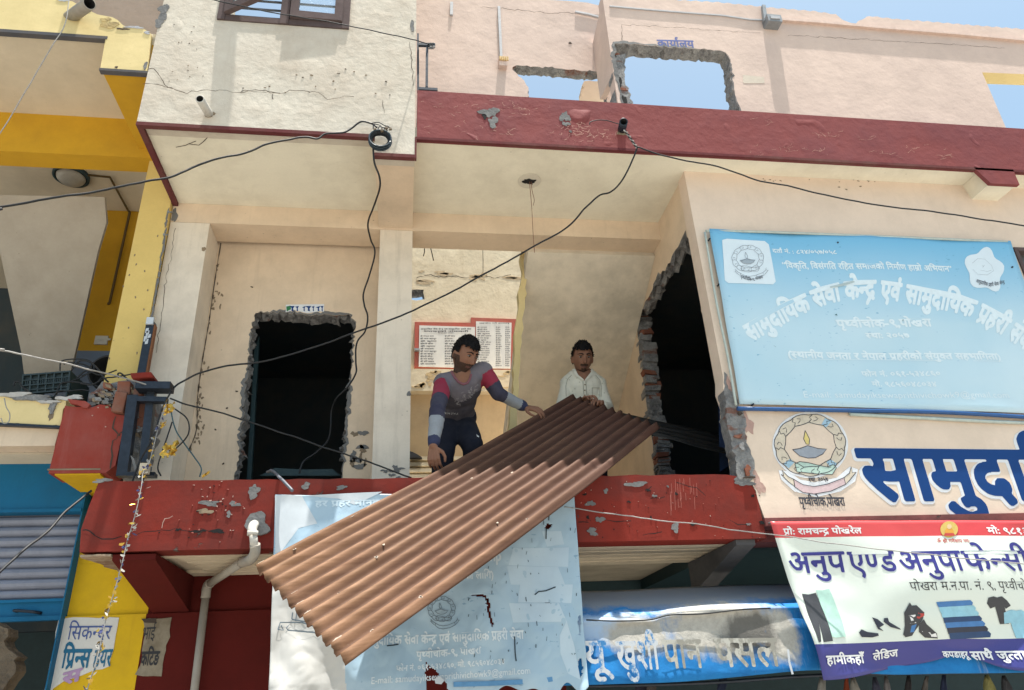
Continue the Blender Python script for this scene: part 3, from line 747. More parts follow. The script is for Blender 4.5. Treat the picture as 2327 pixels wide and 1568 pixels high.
while y < YG - .13:
    w_ = .062; bd.box(xa + (y - YW) * .1, xb, y, y + w_ - .012, zb_ + .004 + (k % 2) * .003, zb_ + .0195); y += w_; k += 1
bd.box(x0s + .08, XR, YW + .162, YW + .2, zb_ + .003, zb_ + .0195); bd.box(xa - .06, xb, YG - .12, YG - .001, zb_ + .003, zb_ + .0195)
part('slab_underside', bd, 'board', B)
bk = MB(); P = jag([(x0s + .015, YW + .005), (-1.475, YW + .005), (-1.475, YG - .25), (-1.56, YG - .12), (x0s + .05, YG - .3)], .04, .008, 7); bk.prism([(x, y, zb_ - .012) for x, y in P], (0, 0, .011)); part('broken_soffit_edge', bk, plaster('crumbled_brown_edge', (.24, .15, .10), dirt=(.5, .42, .32), amount=.6, streak=0, bump=.03, scale=4), B)
# tapered brackets under the slab
for xa_, xb_, mm in ((-1.47, -1.262, 'redwall'), (UY(*cN(1350, 585), YW).x, XR - .02, plain('dark_grey_bracket', (.085, .085, .09), .9))):  # right-hand bracket in plain dark grey
    br = MB(); z1 = 2.15
    p = [(xa_, YW + .02, zb_ - .001), (xa_, YG, zb_ - .001), (xa_, YG, z1), (xa_, YW + .02, zb_ - .03)]
    br.prism(p, (xb_ - xa_, 0, 0)); part('bracket', br, mm, B)
# ground-floor walls
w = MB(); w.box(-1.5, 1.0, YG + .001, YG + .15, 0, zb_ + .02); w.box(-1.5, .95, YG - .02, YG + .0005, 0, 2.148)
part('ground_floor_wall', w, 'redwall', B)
w = MB(); w.box(-1.95, -1.501, YG + .001, YG + .15, 0, 2.45); w.box(-1.95, -1.67, YG + .001, YG + .15, 2.4505, 2.75); w.box(-1.95, -1.501, YG - .02, YG + .0005, 0, 2.148)
part('yellow_wall_end', w, 'yellowwall', B)
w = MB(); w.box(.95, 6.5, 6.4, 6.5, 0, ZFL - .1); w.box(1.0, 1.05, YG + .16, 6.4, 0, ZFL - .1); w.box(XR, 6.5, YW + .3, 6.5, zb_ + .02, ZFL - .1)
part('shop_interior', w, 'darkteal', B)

# sign wall on the right and its flank with the great hole
sw = MB(); zlow = UY(1750, 1178, YW).z
xc = UY(1556, 398, YW).x
crn = [(xc, ZS + .01), (XR - .005, 4.55)] 
lft = on(cH, [(520, 925), (518, 985), (545, 1060), (575, 1090), (590, 1160), (605, 1230), (600, 1290), (640, 1330), (660, 1400), (675, 1440), (650, 1465), (680, 1500), (700, 1568)], YW)
out = [(xc, ZS + .01), (UY(*cH(520, 925), YW).x - .004, UY(*cH(520, 925), YW).z)] + [(p.x, p.z) for p in lft[1:]] + [(lft[-1].x + .02, zlow), (6.5, zlow), (6.5, ZS + .01)]
gwin = xz(cI, [(2243, 172), (2243, 172)], YW); gx = gwin[0][0]; gz = gwin[0][1]
holed(sw, out, [([(gx, gz - .75), (gx + 1.2, gz - .75), (gx + 1.2, gz), (gx, gz)], .002)], fy(YW), .13, 0, 0, seed=2, rims=2)
for k in range(16): sw.blob(UY(*cD(rnd.uniform(100, 900), 1168 + abs(rnd.gauss(0, 14))), YW), rnd.uniform(.003, .010), rnd.uniform(.002, .005), YW, 1, 9, k, .6, .0015)
for x_, y_ in ((620, 1222), (668, 1238), (760, 1218)): sw.blob(UY(*cD(x_, y_), YW), .008, .006, YW, 1, 10, x_, .5, .0015)
part('sign_wall', sw, ['shrine', 'stain'], B)
# exposed masonry along the broken lower edge (behind the paint skin)
eb = MB(); e_pts = on(cH, [(522, 900), (545, 930), (575, 1000), (610, 1090), (640, 1180), (635, 1255), (655, 1310), (680, 1360), (672, 1440), (690, 1445), (640, 1470), (600, 1460), (560, 1260), (540, 1180), (525, 1050)], YW)
eo = [(p.x, p.z) for p in e_pts]; eo = jag(eo, .02, .005, 3)
eb.prism([(x, YW - .005, z) for x, z in eo], (0, .10, 0), 0)
for (x, y, rx, rz, mi_, s_) in ((590, 1238, .022, .012, 1, 1), (640, 1415, .018, .03, 1, 2), (650, 1450, .03, .006, 2, 3), (600, 1120, .012, .01, 2, 4), (610, 1290, .02, .02, 0, 6)): eb.blob(UY(*cH(x, y), YW), rx, rz, YW - .005, mi_, 14, s_, .5, .012)
eb.blob(UY(*cH(645, 1165), YW), .03, .07, YW, 3, 20, 9, .5, .002); eb.blob(UY(*cH(700, 1480), YW), .03, .06, YW, 3, 20, 10, .5, .002); eb.blob(UY(*cH(545, 960), YW), .012, .05, YW - .005, 3, 16, 11, .4, .003)
part('bare_masonry', eb, ['broken', 'brick', 'crack', 'chip'], B)
# small grey window at the far right of the sign wall
gw = MB(); gw.box(gx + .001, gx + .03, YW - .01, YW + .1, gz - .75, gz - .001); gw.box(gx + .031, gx + 1.2, YW - .01, YW + .1, gz - .03, gz - .001)
wf = part('window', gw, 'wood', B); gp = MB(); gp.box(gx + .031, gx + 1.2, YW + .05, YW + .055, gz - .75, gz - .031); part('window_pane', gp, plain('dusty_dark_pane', (.10, .10, .10), .2), wf)
# flank wall X = const with the hole
fl = MB(); fX = lambda X: (lambda u, v, d: (X + d, u, v))
def on_x(c, pts, X): return [(p.y, p.z) for p in (UX(*c(*p_), X) for p_ in pts)]
XF = xc + .012
hole = on_x(cH, [(322, 160), (300, 210), (265, 265), (215, 370), (165, 420), (100, 570), (52, 600), (70, 720), (95, 900), (120, 1080), (150, 1270), (165, 1440), (170, 1560), (560, 1560), (555, 1260), (520, 1080), (500, 1000), (480, 850), (455, 730), (430, 600), (405, 480), (375, 350), (345, 205)], XF)
hole = [(max(y, YW + .135), z) for y, z in hole]
holed(fl, [(YW + .131, ZFL - .095), (8.2, ZFL - .095), (8.2, 4.4), (YB + .9, ZS), (YW + .131, ZS + .01)], [hole], fX(XF), .11, 0, 1, .014, .05, 21, rims=4, rough=.016)
part('flank_wall', fl, ['tan', 'broken', 'cement'], B)
# broken stub of plaster and bricks along the hole's far edge
st_ = MB(); fe = [UX(*cH(*p), XF) for p in [(52, 600), (62, 660), (72, 740), (90, 850), (100, 960), (112, 1060), (125, 1150), (150, 1270), (160, 1350), (165, 1440), (170, 1520)]]
q = random.Random(8)
for a, c_ in zip(fe, fe[1:]):
    for k in range(6):
        p = a.lerp(c_, (k + .5) / 6) + Vector((q.uniform(-.008, .02), q.uniform(-.03, .01), 0)); hz = (c_ - a).length / 9
        st_.obox(p + Vector((.055 + q.uniform(-.01, .01), -.0, 0)), (.055 + q.uniform(-.01, .012), q.uniform(-.008, .008), q.uniform(-.006, .006)), (0, .035 + q.uniform(0, .025), q.uniform(-.006, .006)), (q.uniform(-.006, .006), q.uniform(-.008, .008), hz * q.uniform(.9, 1.5)), 1 if q.random() < .14 else 0)
part('broken_edge', st_, ['broken', 'brick'], B)
# dim room behind the hole
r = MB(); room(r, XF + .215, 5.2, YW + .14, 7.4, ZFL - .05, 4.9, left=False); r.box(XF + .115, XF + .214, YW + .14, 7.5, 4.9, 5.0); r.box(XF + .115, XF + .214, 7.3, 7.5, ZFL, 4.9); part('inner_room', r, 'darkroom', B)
cl = MB(); P = on(cH, [(492, 1040), (530, 1060), (560, 1250), (575, 1370), (500, 1420), (498, 1340)], 4.6); cl.prism(P, (.02, .02, 0)); tag(build('hanging_cloth', cl, plain('blue_checked_cloth', (.025, .05, .13), .9, 0, .5, 60)), 'dark blue cloth hanging inside the broken wall opening', 'cloth')

# stair flight seen from below, through the open bay, with its yellow end strip
sdir = Vector((0, .881, -.471)).normalized(); a, c_ = UY(1200, 575, YB + .171), UY(1470, 588, YB + .171)
sx1 = XF - .002; L = 4.0
sm = MB(); A0, A1 = Vector((a.x, YB + .171, a.z + .01)), Vector((sx1, YB + .171, a.z + .01))
sm.prism([A0, A1, A1 + sdir * L, A0 + sdir * L], (0, .06, .13)); part('stair_flight', sm, 'stairgrey', B)
ys = MB(); P = xz(cG, [(815, 120), (765, 120), (760, 150), (775, 270), (745, 375), (752, 480), (735, 550), (725, 700), (715, 860), (718, 1000), (700, 1110), (690, 1230), (680, 1300), (735, 1300), (740, 1100), (770, 700), (790, 450)], YD + .1)
ys.prism([(x, YD + .1, z) for x, z in jag(P, .05, .005, 4)], (0, .09, 0)); part('wall_stub', ys, 'yellow', B)

# maroon band along the upper slab edge
rb = MB(); xe = 6.5
rb.box(xr + .013, xe, YU, YU + .055, ZS + .001, ZBAND)
rb.box(xr + .013, xe, YU - .003, YU + .02, ZS - .020, ZS + .0005, 4)
for (x, y, rx, rz, mi_, s_) in ((65, 735, .055, .045, 1, 1), (85, 800, .03, .05, 1, 2), (555, 765, .03, .05, 1, 3), (560, 810, .022, .02, 1, 4), (590, 860, .012, .008, 1, 5), (30, 750, .02, .03, 2, 6)): rb.blob(UY(*cC(x, y), YU), rx, rz, YU, mi_, 22, s_, .55)
def peel(mb, c, x, y, Y, seed, mi=3, n=5, w=.004):
    q = random.Random(seed); P = []; px_, py_ = x, y; a = q.uniform(-.5, .5)
    for _ in range(n):
        P.append(UY(*c(px_, py_), Y) + Vector((0, -.003, 0))); a += q.gauss(0, .7); px_ += 11 * math.cos(a); py_ += 6 * math.sin(a)
    mb.ribbon(P, w, mi=mi, ws=[w * q.uniform(.2, 1.2) for _ in P])
for k in range(70):
    x, y = rnd.choice([(640, 820), (700, 870), (300, 720), (150, 850), (560, 850), (780, 880), (240, 700), (600, 900)]); peel(rb, cC, x + rnd.gauss(0, 55), y + rnd.gauss(0, 20), YU, k, 3, rnd.randint(3, 7), rnd.uniform(.002, .006))
for k in range(60):
    x, y = rnd.choice([(770, 910), (1150, 970), (300, 970), (150, 800), (900, 1000), (500, 990), (550, 880), (1300, 1030), (100, 980)]); peel(rb, cD, x + rnd.gauss(0, 60), y + rnd.gauss(0, 12), YU, k + 200, 3, rnd.randint(3, 7), rnd.uniform(.0015, .004))
for k in range(30): peel(rb, cB, rnd.uniform(1160, 1800), rnd.choice((700, 760, 860)) + rnd.gauss(0, 25), YU, k + 400, 3, rnd.randint(3, 6), .003)
part('red_band', rb, ['redband', 'cement', 'dark', plain('flaked_pale_maroon', (.44, .22, .18), .8), 'redtrim'], B)
lg = MB(); lg.box(xr + .013, xe, YU + .056, YW + .5, ZBAND - .1, ZBAND - .012); part('ledge', lg, 'cement', B)
de = MB(); dz = UY(2310, 420, YU).z; d0 = UY(2250, 415, YU).x; d1 = UY(2312, 410, YU).x
de.prism([(UY(2210, 375, YU).x, YU - .003, ZS + .0), (d0, YU - .003, dz), (d1, YU - .003, dz), (d1 - .0, YU - .003, ZS - .0)], (0, .03, 0), 0)
de.prism([(d0 - .02, YU + .03, ZS), (d0 + .01, YU + .03, dz + .012), (d1 - .005, YU + .03, dz + .012), (d1 - .01, YU + .03, ZS)], (0, .23, 0), 1)
part('beam_end', de, ['redband', 'soffit'], B)

# pink upper storey: nearer right wall, set-back left wall, return between them
XP, YP1, YP2 = 1.56, 4.46, YW
pk = MB(); top = []
def zt_of(px, py, Y): p = UY(px, py, Y); return (p.x, p.z)
ridge = [cC(840, -40), cC(1100, -12), cC(1300, 0), cC(1560, 15), cC(1829, 42), cD(120, 45), cD(300, 60), cD(450, 72), cD(560, 88), cD(600, 95), cD(640, 125), cD(690, 150), cD(730, 152), cD(770, 125), cD(820, 105), cD(1000, 125), cD(1200, 140), cD(1500, 165), cD(1829, 190), cD(2300, 225)]
rp = [zt_of(*p, YP2) for p in ridge]; rp[0] = (XP, rp[0][1]); crest = []
for (x0_, z0_), (x1_, z1_) in zip(rp, rp[1:]):
    n = max(1, int((x1_ - x0_) / .0245))
    for k in range(n):
        x = x0_ + (x1_ - x0_) * k / n; crest.append((x, z0_ + (z1_ - z0_) * k / n + .007 * math.sin(x * 2 * math.pi / .098)))
crest.append(rp[-1])
h1 = xz(cC, [(880, 285), (960, 285), (1100, 300), (1250, 315), (1400, 320), (1570, 330), (1605, 345), (1630, 390), (1635, 470), (1650, 560), (1670, 640), (1690, 700), (1710, 860), (880, 860), (870, 700), (880, 640), (868, 560), (878, 480), (865, 350)], YP2)
h1 = [(max(x, XP + .035), z) for x, z in h1]
rw = xz(cD, [(1555, 473), (2200, 500), (2250, 900), (1730, 880)], YP2)
holed(pk, [(XP, ZBAND - .2), (7.0, ZBAND - .2)] + [(7.0, crest[-1][1])] + list(reversed([c for c in crest if c[0] < 7.0])), [(h1, .006), (rw, .001, 5)], fy(YP2), .125, 0, 1, seed=5, ring=(2, .03, 1), rims=5, step=.026, rough=.0055)
for pts in ([(930, 290), (925, 160), (1100, 170), (1400, 190), (1830, 215)],): crack(pk, cC, pts, YP2, .003, 3)
crack(pk, cD, [(280, 230), (500, 240), (700, 255), (950, 268), (1200, 280), (1700, 315)], YP2, .003, 3)
pk.prism([p + Vector((0, -.002, 0)) for p in on(cD, [(-8, 492), (0, 490), (130, 505), (133, 545), (0, 545), (-8, 540)], YP2)], (0, .001, 0), 4)
part('upper_wall', pk, ['pink', 'broken', 'cement', 'crack', plaster('greenish_filler', (.60, .53, .45), amount=.1, streak=0), 'yellow'], B)
# rear brick pier seen inside the opening
pr = MB(); P = jag(xz(cC, [(880, 350), (950, 350), (948, 560), (975, 575), (1000, 690), (1005, 800), (880, 800)], YP2 + .02), .035, .008, 6)
pr.prism([(x, YP2 + .02, z) for x, z in P], (0, .1, 0), 0); pr.blob(UY(*cC(915, 530), YP2), .02, .06, YP2 + .02, 2, 16, 2, .4); pr.blob(UY(*cC(890, 340), YP2), .025, .012, YP2 + .02, 1, 14, 4, .4); pr.blob(UY(*cC(935, 570), YP2), .04, .012, YP2 + .02, 1, 14, 5, .4); pr.blob(UY(*cC(945, 640), YP2), .02, .05, YP2 + .02, 2, 14, 7, .4)
part('broken_pier', pr, ['broken', 'brick', 'dark'], B)
pl = MB(); crl = [zt_of(*cC(x, y), YP1) for x, y in ((-620, -60), (-200, -40), (100, -22), (350, -8), (560, 2), (700, 15), (780, 30), (870, 45))]
h2 = xz(cC, [(212, 455), (240, 425), (330, 435), (470, 440), (600, 455), (740, 465), (850, 468), (900, 470), (900, 860), (330, 860), (325, 690), (315, 590), (285, 525), (240, 478)], YP1)
h2 = [(min(x, XP + .06), z) for x, z in h2]
holed(pl, [(xr - .1, ZBAND - .2), (XP + .12, ZBAND - .2), (XP + .12, crl[-1][1])] + [(x, z) for x, z in reversed([(x, z + .006 * math.sin(x * 64)) for x, z in crl if xr + .03 < x < XP + .1])] + [(xr - .1, crl[1][1])], [(h2, .006)], fy(YP1), .10, 0, 1, seed=8, rims=5, step=.026, rough=.0055)
crack(pl, cC, [(0, 45), (200, 60), (420, 85), (640, 88), (820, 100)], YP1, .004, 2); pl.blob(UY(*cC(588, 282), YP1), .012, .012, YP1, 2, 12, 3)
part('upper_wall', pl, ['pink', 'broken', 'crack'], B)
rt = MB(); zc = UX(*cC(812, 20), XP).z
rt.prism([(XP, YP2 + .126, ZBAND + .55), (XP, YP2 + .126, 6.74), (XP, YP1 - .001, zc), (XP, YP1 - .001, ZBAND + .62)], (.05, 0, 0)); part('return_wall', rt, 'pink', B)
iw = MB(); P = xz(cC, [(680, 530), (900, 530), (880, 720), (640, 720), (660, 620)], YP1 + .3); iw.prism([(x, YP1 + .3, z) for x, z in jag(P, .04, .006, 3)], (0, .08, 0)); part('inner_wall', iw, 'tan', B)

# upper-wall fittings
f = MB(); a, c_ = UY(*cC(122, 50), YP1), UY(*cC(138, 398), YP1); f.bar(a + Vector((0, -.01, 0)), c_ + Vector((0, -.01, 0)), .022, .016, up=(0, 1, 0)); part('conduit', f, 'greyconduit', B)
f = MB(); a, c_ = UY(*cB(1382, 22), YP1), UY(*cB(1380, 105), YP1); f.bar(a + Vector((0, -.01, 0)), c_ + Vector((0, -.01, 0)), .025, .016, up=(0, 1, 0)); part('conduit', f, 'greyconduit', B)
f = MB(); a, c_ = UY(*cC(118, 400), YP1), UY(*cC(172, 458), YP1); f.box(a.x, c_.x, YP1 - .05, YP1, c_.z, a.z, 0)
for k in range(5): f.box(a.x + .004 + k * .016, a.x + .014 + k * .016, YP1 - .062, YP1 - .0505, c_.z + .05, a.z - .004, 1)
part('switch_box', f, ['conduit', 'ochreplastic'], B)
f = MB(); P = on(cD, [(205, 138), (450, 155), (900, 195), (1400, 235), (1829, 275), (2300, 310)], YP2)
for a, c_ in zip(P, P[1:]): f.bar(a + Vector((0, -.016, 0)), c_ + Vector((0, -.016, 0)), .03, .026, up=(0, 1, 0))
part('conduit', f, 'conduit', B)
f = MB(); P = on(cC, [(845, 45), (1100, 68), (1400, 92), (1580, 105), (1760, 132), (1829, 135), (1875, 132)], YP2)
for a, c_ in zip(P, P[1:]): f.bar(a + Vector((0, -.006, 0)), c_ + Vector((0, -.006, 0)), .012, .01, up=(0, 1, 0))
part('conduit', f, 'greyconduit', B)
f = MB(); P = on(cC, [(620, 85), (700, 100), (805, 128)], YP1)
for a, c_ in zip(P, P[1:]): f.bar(a + Vector((0, -.012, 0)), c_ + Vector((0, -.012, 0)), .018, .016, up=(0, 1, 0))
part('conduit', f, 'greyconduit', B)
f = MB(); a, c_ = UY(*cD(118, 148), YP2), UY(*cD(220, 198), YP2); f.box(a.x, c_.x, YP2 - .09, YP2, c_.z, a.z); f.box(a.x + .02, c_.x - .02, YP2 - .1, YP2 - .0905, c_.z + .02, c_.z + .05, 1); f.bar(UY(*cD(125, 40), YP2 - .03), UY(*cD(138, 145), YP2 - .03), .03, .03, up=(0, 1, 0))
f.tube(smooth_path(on(cD, [(150, 150), (165, 130), (200, 138), (215, 150)], YP2 - .06), 5), .006)
part('light_fitting', f, ['iron', 'greyconduit'], B)
# painted words over the upper opening
f = MB(); text_at(f, 'कार्यालय', cC(1162, 306), cC(1400, 312), 43 / 2.613 / 1.1, YP2, 0, .03, .003); part('painted_lettering', f, plain('faded_blue_lettering', (.10, .13, .34), .8), B)

# spouts
def spout(c, base, tip, Y0, reach, r, mats, nm='drain_spout'):
    a = UY(*c(*base), Y0); e = UY(*c(*tip), Y0 - reach); f = MB(); f.pipe(a + (a - e).normalized() * .05, e, r); part(nm, f, mats, B)
spout(cA, (1365, 745), (1305, 645), YU, .17, .027, ['pvcwhite', 'dark'])
spout(cC, (925, 850), (938, 795), YU, .12, .029, ['steel', 'dark'])
f = MB(); f.blob(UY(*cA(1372, 748), YU), .03, .022, YU, 0, 14, 2, .4); part('spout_mortar', f, 'stain', B)
f = MB(); f.blob(UY(*cC(925, 870), YU), .03, .022, YU, 0, 14, 3, .4); part('spout_mortar', f, 'stain', B)
# ------------------------------------------------------------------ the yellow neighbour on the left
N = empty('yellow_building', (-2.3, 4.43, 0), 'yellow neighbouring building with ochre beams, torn balcony edge and a blue shop shutter', 'building')
NX0 = -6.5
zsf = UY(240, 85, YU).z; zdb = UY(230, 155, YU).z; dbx = UY(*cA(655, 445), YU).x; NXR = XL - .006
p = MB(); P = [(NX0, zsf + .01), (UY(*cA(690, 245), YU).x, zsf + .01), (dbx, zdb), (NXR, zdb)] + [(min(NXR, UY(*cA(x, y), YU).x), UY(*cA(x, y), YU).z) for x, y in ((985, 220), (940, 195), (880, 185), (830, 180), (800, 165), (770, 130), (740, 112), (700, 105), (640, 95), (600, 78), (540, 40), (470, 10), (380, 0), (300, -12), (-200, -40))]
P = P[:4] + [(x + rnd.gauss(0, .004), z + rnd.gauss(0, .006)) for x, z in P[4:-1]] + [(NX0, P[-1][1])]
p.prism([(x, YU, z) for x, z in P], (0, .13, 0), 0)
for (x, y, rx, rz, mi_, s_) in ((720, 165, .045, .035, 1, 1), (690, 130, .03, .02, 1, 2), (880, 180, .05, .012, 2, 3), (800, 190, .03, .008, 3, 4), (960, 215, .02, .012, 2, 5), (760, 440, .01, .006, 3, 6), (560, 60, .035, .012, 2, 7), (410, 3, .03, .012, 2, 8)): p.blob(UY(*cA(x, y), YU), rx, rz, YU, mi_, 20, s_, .5)
part('parapet', p, ['yellow', plaster('crumbled_yellow', (.50, .38, .18), amount=.6, streak=0, bump=.02, scale=3), plaster('bluish_torn_edge', (.42, .43, .47), amount=.3, streak=0, bump=.015, scale=3), 'crack'], N)
d = MB(); d.box(NX0, UY(*cA(690, 245), YU).x + .012, YU - .004, YU + .035, zsf - .018, zsf + .008); d.box(dbx - .004, NXR + .002, YU - .004, YU + .035, zdb - .02, zdb - .001); part('drip_edge', d, plaster('grey_drip_edge', (.075, .08, .095), amount=.3, streak=0), N)
YNB = 4.64; zbb = UY(335, 359, YNB).z
s = MB(); s.box(NX0, NXR, YU + .036, YNB, zsf - .001, zsf + .1); part('soffit', s, 'neighsoffit', N)
bm_ = MB(); bm_.box(dbx + .004, NXR, YU + .036, YNB - .001, zdb - .002, zsf - .002); part('cross_beam', bm_, 'ochre', N)
bm_ = MB(); bm_.box(NX0, NXR, YNB, YNB + .17, zbb, zsf + .09); part('beam', bm_, 'ochre', N)
cl0 = -1.925
c = MB(); c.box(cl0, NXR, YNB + .03, YNB + .262, 3.0, zbb - .001)
for (x, y) in ((880, 360), (945, 465), (885, 635), (965, 590), (845, 490), (805, 565), (940, 715), (985, 755), (1030, 235), (715, 1035), (895, 1000), (840, 835), (890, 420)):
    c.blob(UY(*cE(x, y), YNB + .03), .004, .009, YNB + .03, 1, 9, x, .4, .002)
for k in range(14): c.blob(UY(*cE(1100 - k * 8.5 + rnd.gauss(0, 3), 100 + k * 55), YNB + .03) + Vector((-.004, 0, 0)), .007, rnd.uniform(.03, .07), YNB + .03, 2, 12, k, .5, .002)
part('column', c, ['warmyellow', 'stain', 'cement'], N)
YNR = 5.75; zc_ = UY(280, 479, YNR).z
c = MB(); c.box(NX0, NXR, YNB + .171, 8.0, zc_, zc_ + .1); part('ceiling', c, 'neighsoffit', N)
w = MB(); w.box(UY(110, 700, YNR).x, NXR, YNR, YNR + .1, UY(200, 797, YNR).z, zc_ - .001); part('rear_wall', w, 'ochre', N)
w = MB(); w.box(UY(110, 700, YNR).x, NXR, YNR - .002, YNR + .1, 2.3, UY(200, 797, YNR).z - .001); part('dado', w, 'greydado', N)
# underside of the neighbour's stair
ya, yb = 4.95, 5.45
tl, tr, r1, r2, br_, bl_, l2 = UY(-60, 442, ya), UY(*cE(682, -20), ya), UY(*cE(690, 150), ya + .1), UY(*cE(490, 1000), yb - .05), UY(*cE(440, 1200), yb), UY(*cE(165, 1200), yb), UY(-40, 470, ya + .05)
def lean(px, py):   # plane through the stair's underside
    n = (tr - tl).cross(br_ - tl).normalized(); r_ = ray(px, py); o_ = Vector((0, 0, EYE)); return o_ + r_ * ((tl - o_).dot(n) / r_.dot(n))
s = MB(); s.prism([tl, lean(*cE(682, -20)), lean(*cE(695, 145)), lean(*cE(640, 330)), lean(*cE(490, 1000)), lean(*cE(440, 1200)), lean(*cE(165, 1200)), lean(*cE(140, 1000)), lean(*cE(0, 340)), lean(-60, 520)], (0, .03, .014)); part('stair_flight', s, plaster('grey_beige_stair_underside', (.40, .35, .29), amount=.3, streak=0, specks=.4, bump=.002), N)
s = MB(); s.box(NX0, -2.0, 7.2, 7.3, 2.3, zc_); part('back_room_wall', s, 'darkroom', N)
cd = MB(); P = [UZ(*cA(565, 1135), zc_), UZ(*cA(720, 1150), zc_), UZ(*cA(790, 1280), zc_), UZ(*cA(848, 1385), zc_)]
P = [p + Vector((0, 0, -.012)) for p in P]; P[-1].y = YNR - .014
Q = [UY(*cE(848, 78), YNR - .012), UY(*cE(715, 675), YNR - .012), UY(*cE(702, 678), YNR - .012)]
for a, b in zip(P, P[1:]): cd.bar(a, b, .012, .012)
P2 = [P[-1]] + Q
for a, b in zip(P2, P2[1:]): cd.bar(a, b, .016, .014, up=(0, 1, 0))
part('conduit', cd, plain('brown_conduit', (.12, .08, .03), .7), N)
sw_ = MB(); a, b = UY(*cE(630, 893), YNR), UY(*cE(702, 948), YNR); sw_.box(a.x, b.x, YNR - .02, YNR - .0025, b.z, a.z)
for k in range(2): sw_.box(a.x + .03 + k * .05, a.x + .07 + k * .05, YNR - .024, YNR - .0205, b.z + .05, a.z - .04)
part('switch_plate', sw_, 'white', N)
# dome lamp on the ceiling
lc = UZ(163, 396, zc_); lm = MB()
def dome(mb, c, r, h, mi, n=28, m=8, flip=-1):
    o = len(mb.v)
    for j in range(m + 1):
        a = j / m * math.pi / 2
        for k in range(n): mb.v.append(c + Vector((r * math.cos(a) * math.cos(2 * math.pi * k / n), r * math.cos(a) * math.sin(2 * math.pi * k / n), flip * h * math.sin(a))))
    for j in range(m):
        for k in range(n): mb.f.append([o + j * n + k, o + j * n + (k + 1) % n, o + (j + 1) * n + (k + 1) % n, o + (j + 1) * n + k]); mb.mi.append(mi); mb.sm.append(True)
L0 = empty('ceiling_lamp', lc, 'dusty round dome lamp on the beige ceiling under the ochre beam', 'lamp')
lm.pipe(lc, lc + Vector((0, 0, -.035)), .135, .02, 32); part('lamp_rim', lm, ['darkteal', 'dark'], L0)
lm = MB(); dome(lm, lc + Vector((0, 0, -.03)), .108, .06, 0); part('lamp_shade', lm, 'lampglass', L0)

# torn lower balcony edge
YNL = 4.43
p = MB(); lip = jag([(UY(x, y, YNL).x, UY(x, y, YNL).z) for x, y in ((-300, 880), (0, 900), (20, 903), (60, 905), (110, 912), (150, 905), (148, 922), (136, 968), (0, 960), (-300, 955))], .03, .003, 3)
p.prism([(x, YNL, z) for x, z in lip], (0, .16, 0), 0)
for (x, y, rx, rz, mi_, s_) in ((110, 432, .08, .018, 1, 1), (230, 455, .10, .016, 2, 2), (330, 465, .05, .014, 2, 3), (520, 460, .05, .014, 1, 4), (600, 450, .04, .012, 1, 5), (415, 530, .022, .03, 2, 6), (400, 595, .012, .03, 3, 7), (380, 490, .05, .012, 1, 8)): p.blob(UY(*cK(x, y), YNL), rx, rz, YNL, mi_, 20, s_, .5, .012 if mi_ != 3 else .002)
part('balcony_edge', p, ['yellow', plaster('torn_white_plaster', (.52, .51, .50), amount=.4, streak=0, bump=.02, scale=3), 'broken', 'stain'], N)
p = MB(); P = on(ident, [(-300, 957), (0, 962), (136, 970), (124, 1013), (0, 1014), (-300, 1010)], YNL + .03); p.prism(P, (0, .12, 0)); part('balcony_fascia', p, 'tan', N)
p = MB(); P = on(ident, [(-300, 955), (0, 960), (136, 967), (135, 972), (0, 966), (-300, 961)], YNL - .008); p.prism(P, (0, .03, 0)); part('drip_edge', p, 'steel', N)
rk = MB(); P = on(cK, [(510, 515), (560, 520), (640, 525), (720, 528), (780, 505), (850, 510), (880, 545), (905, 580), (985, 592), (960, 720), (905, 980), (830, 1040), (380, 1045)], YNL - .02)
rk.prism(jag2 if False else P, (0, .2, 0), 0)
for pts in ([(905, 590), (890, 690), (935, 740), (885, 800), (870, 900), (865, 1010)], [(930, 745), (960, 720)]): crack(rk, cK, pts, YNL - .02, .008, 1)
rk.prism([q_ + Vector((0, -.02, 0)) for q_ in on(cK, [(540, 470), (590, 478), (680, 488), (715, 512), (695, 540), (660, 538), (620, 515), (560, 505)], YNL - .02)], (0, .03, 0), 0)
for (x, y, mi_) in ((725, 592, 2), (828, 680, 2), (770, 530, 2)): rk.blob(UY(*cK(x, y), YNL - .02), .004, .004, YNL - .02, mi_, 8, x)
part('red_beam_end', rk, [plaster('weathered_orange_red_paint', (.26, .042, .030), dirt=(.33, .15, .14), amount=.3, streak=.35, bump=.006), 'crack', 'chip'], N)
ub = MB(); zb_r = UY(240, 1078, YNL).z; a, b = UY(126, 1080, YNL), UY(229, 1079, YNL)
ub.box(a.x, b.x, YNL - .01, 4.9, zb_r - .005, zb_r + .02); part('beam_underside', ub, 'yellowwall', N)
tr_ = MB(); tr_.box(a.x - .04, b.x, YNL - .022, YNL + .1, zb_r + .021, zb_r + .03); part('drip_edge', tr_, 'stain', N)
fl_ = MB(); fl_.box(NX0, b.x - .001, YNL + .17, YNR, UY(0, 1012, YNL).z, UY(0, 960, YNL).z - .06); part('balcony_floor', fl_, 'neighsoffit', N)

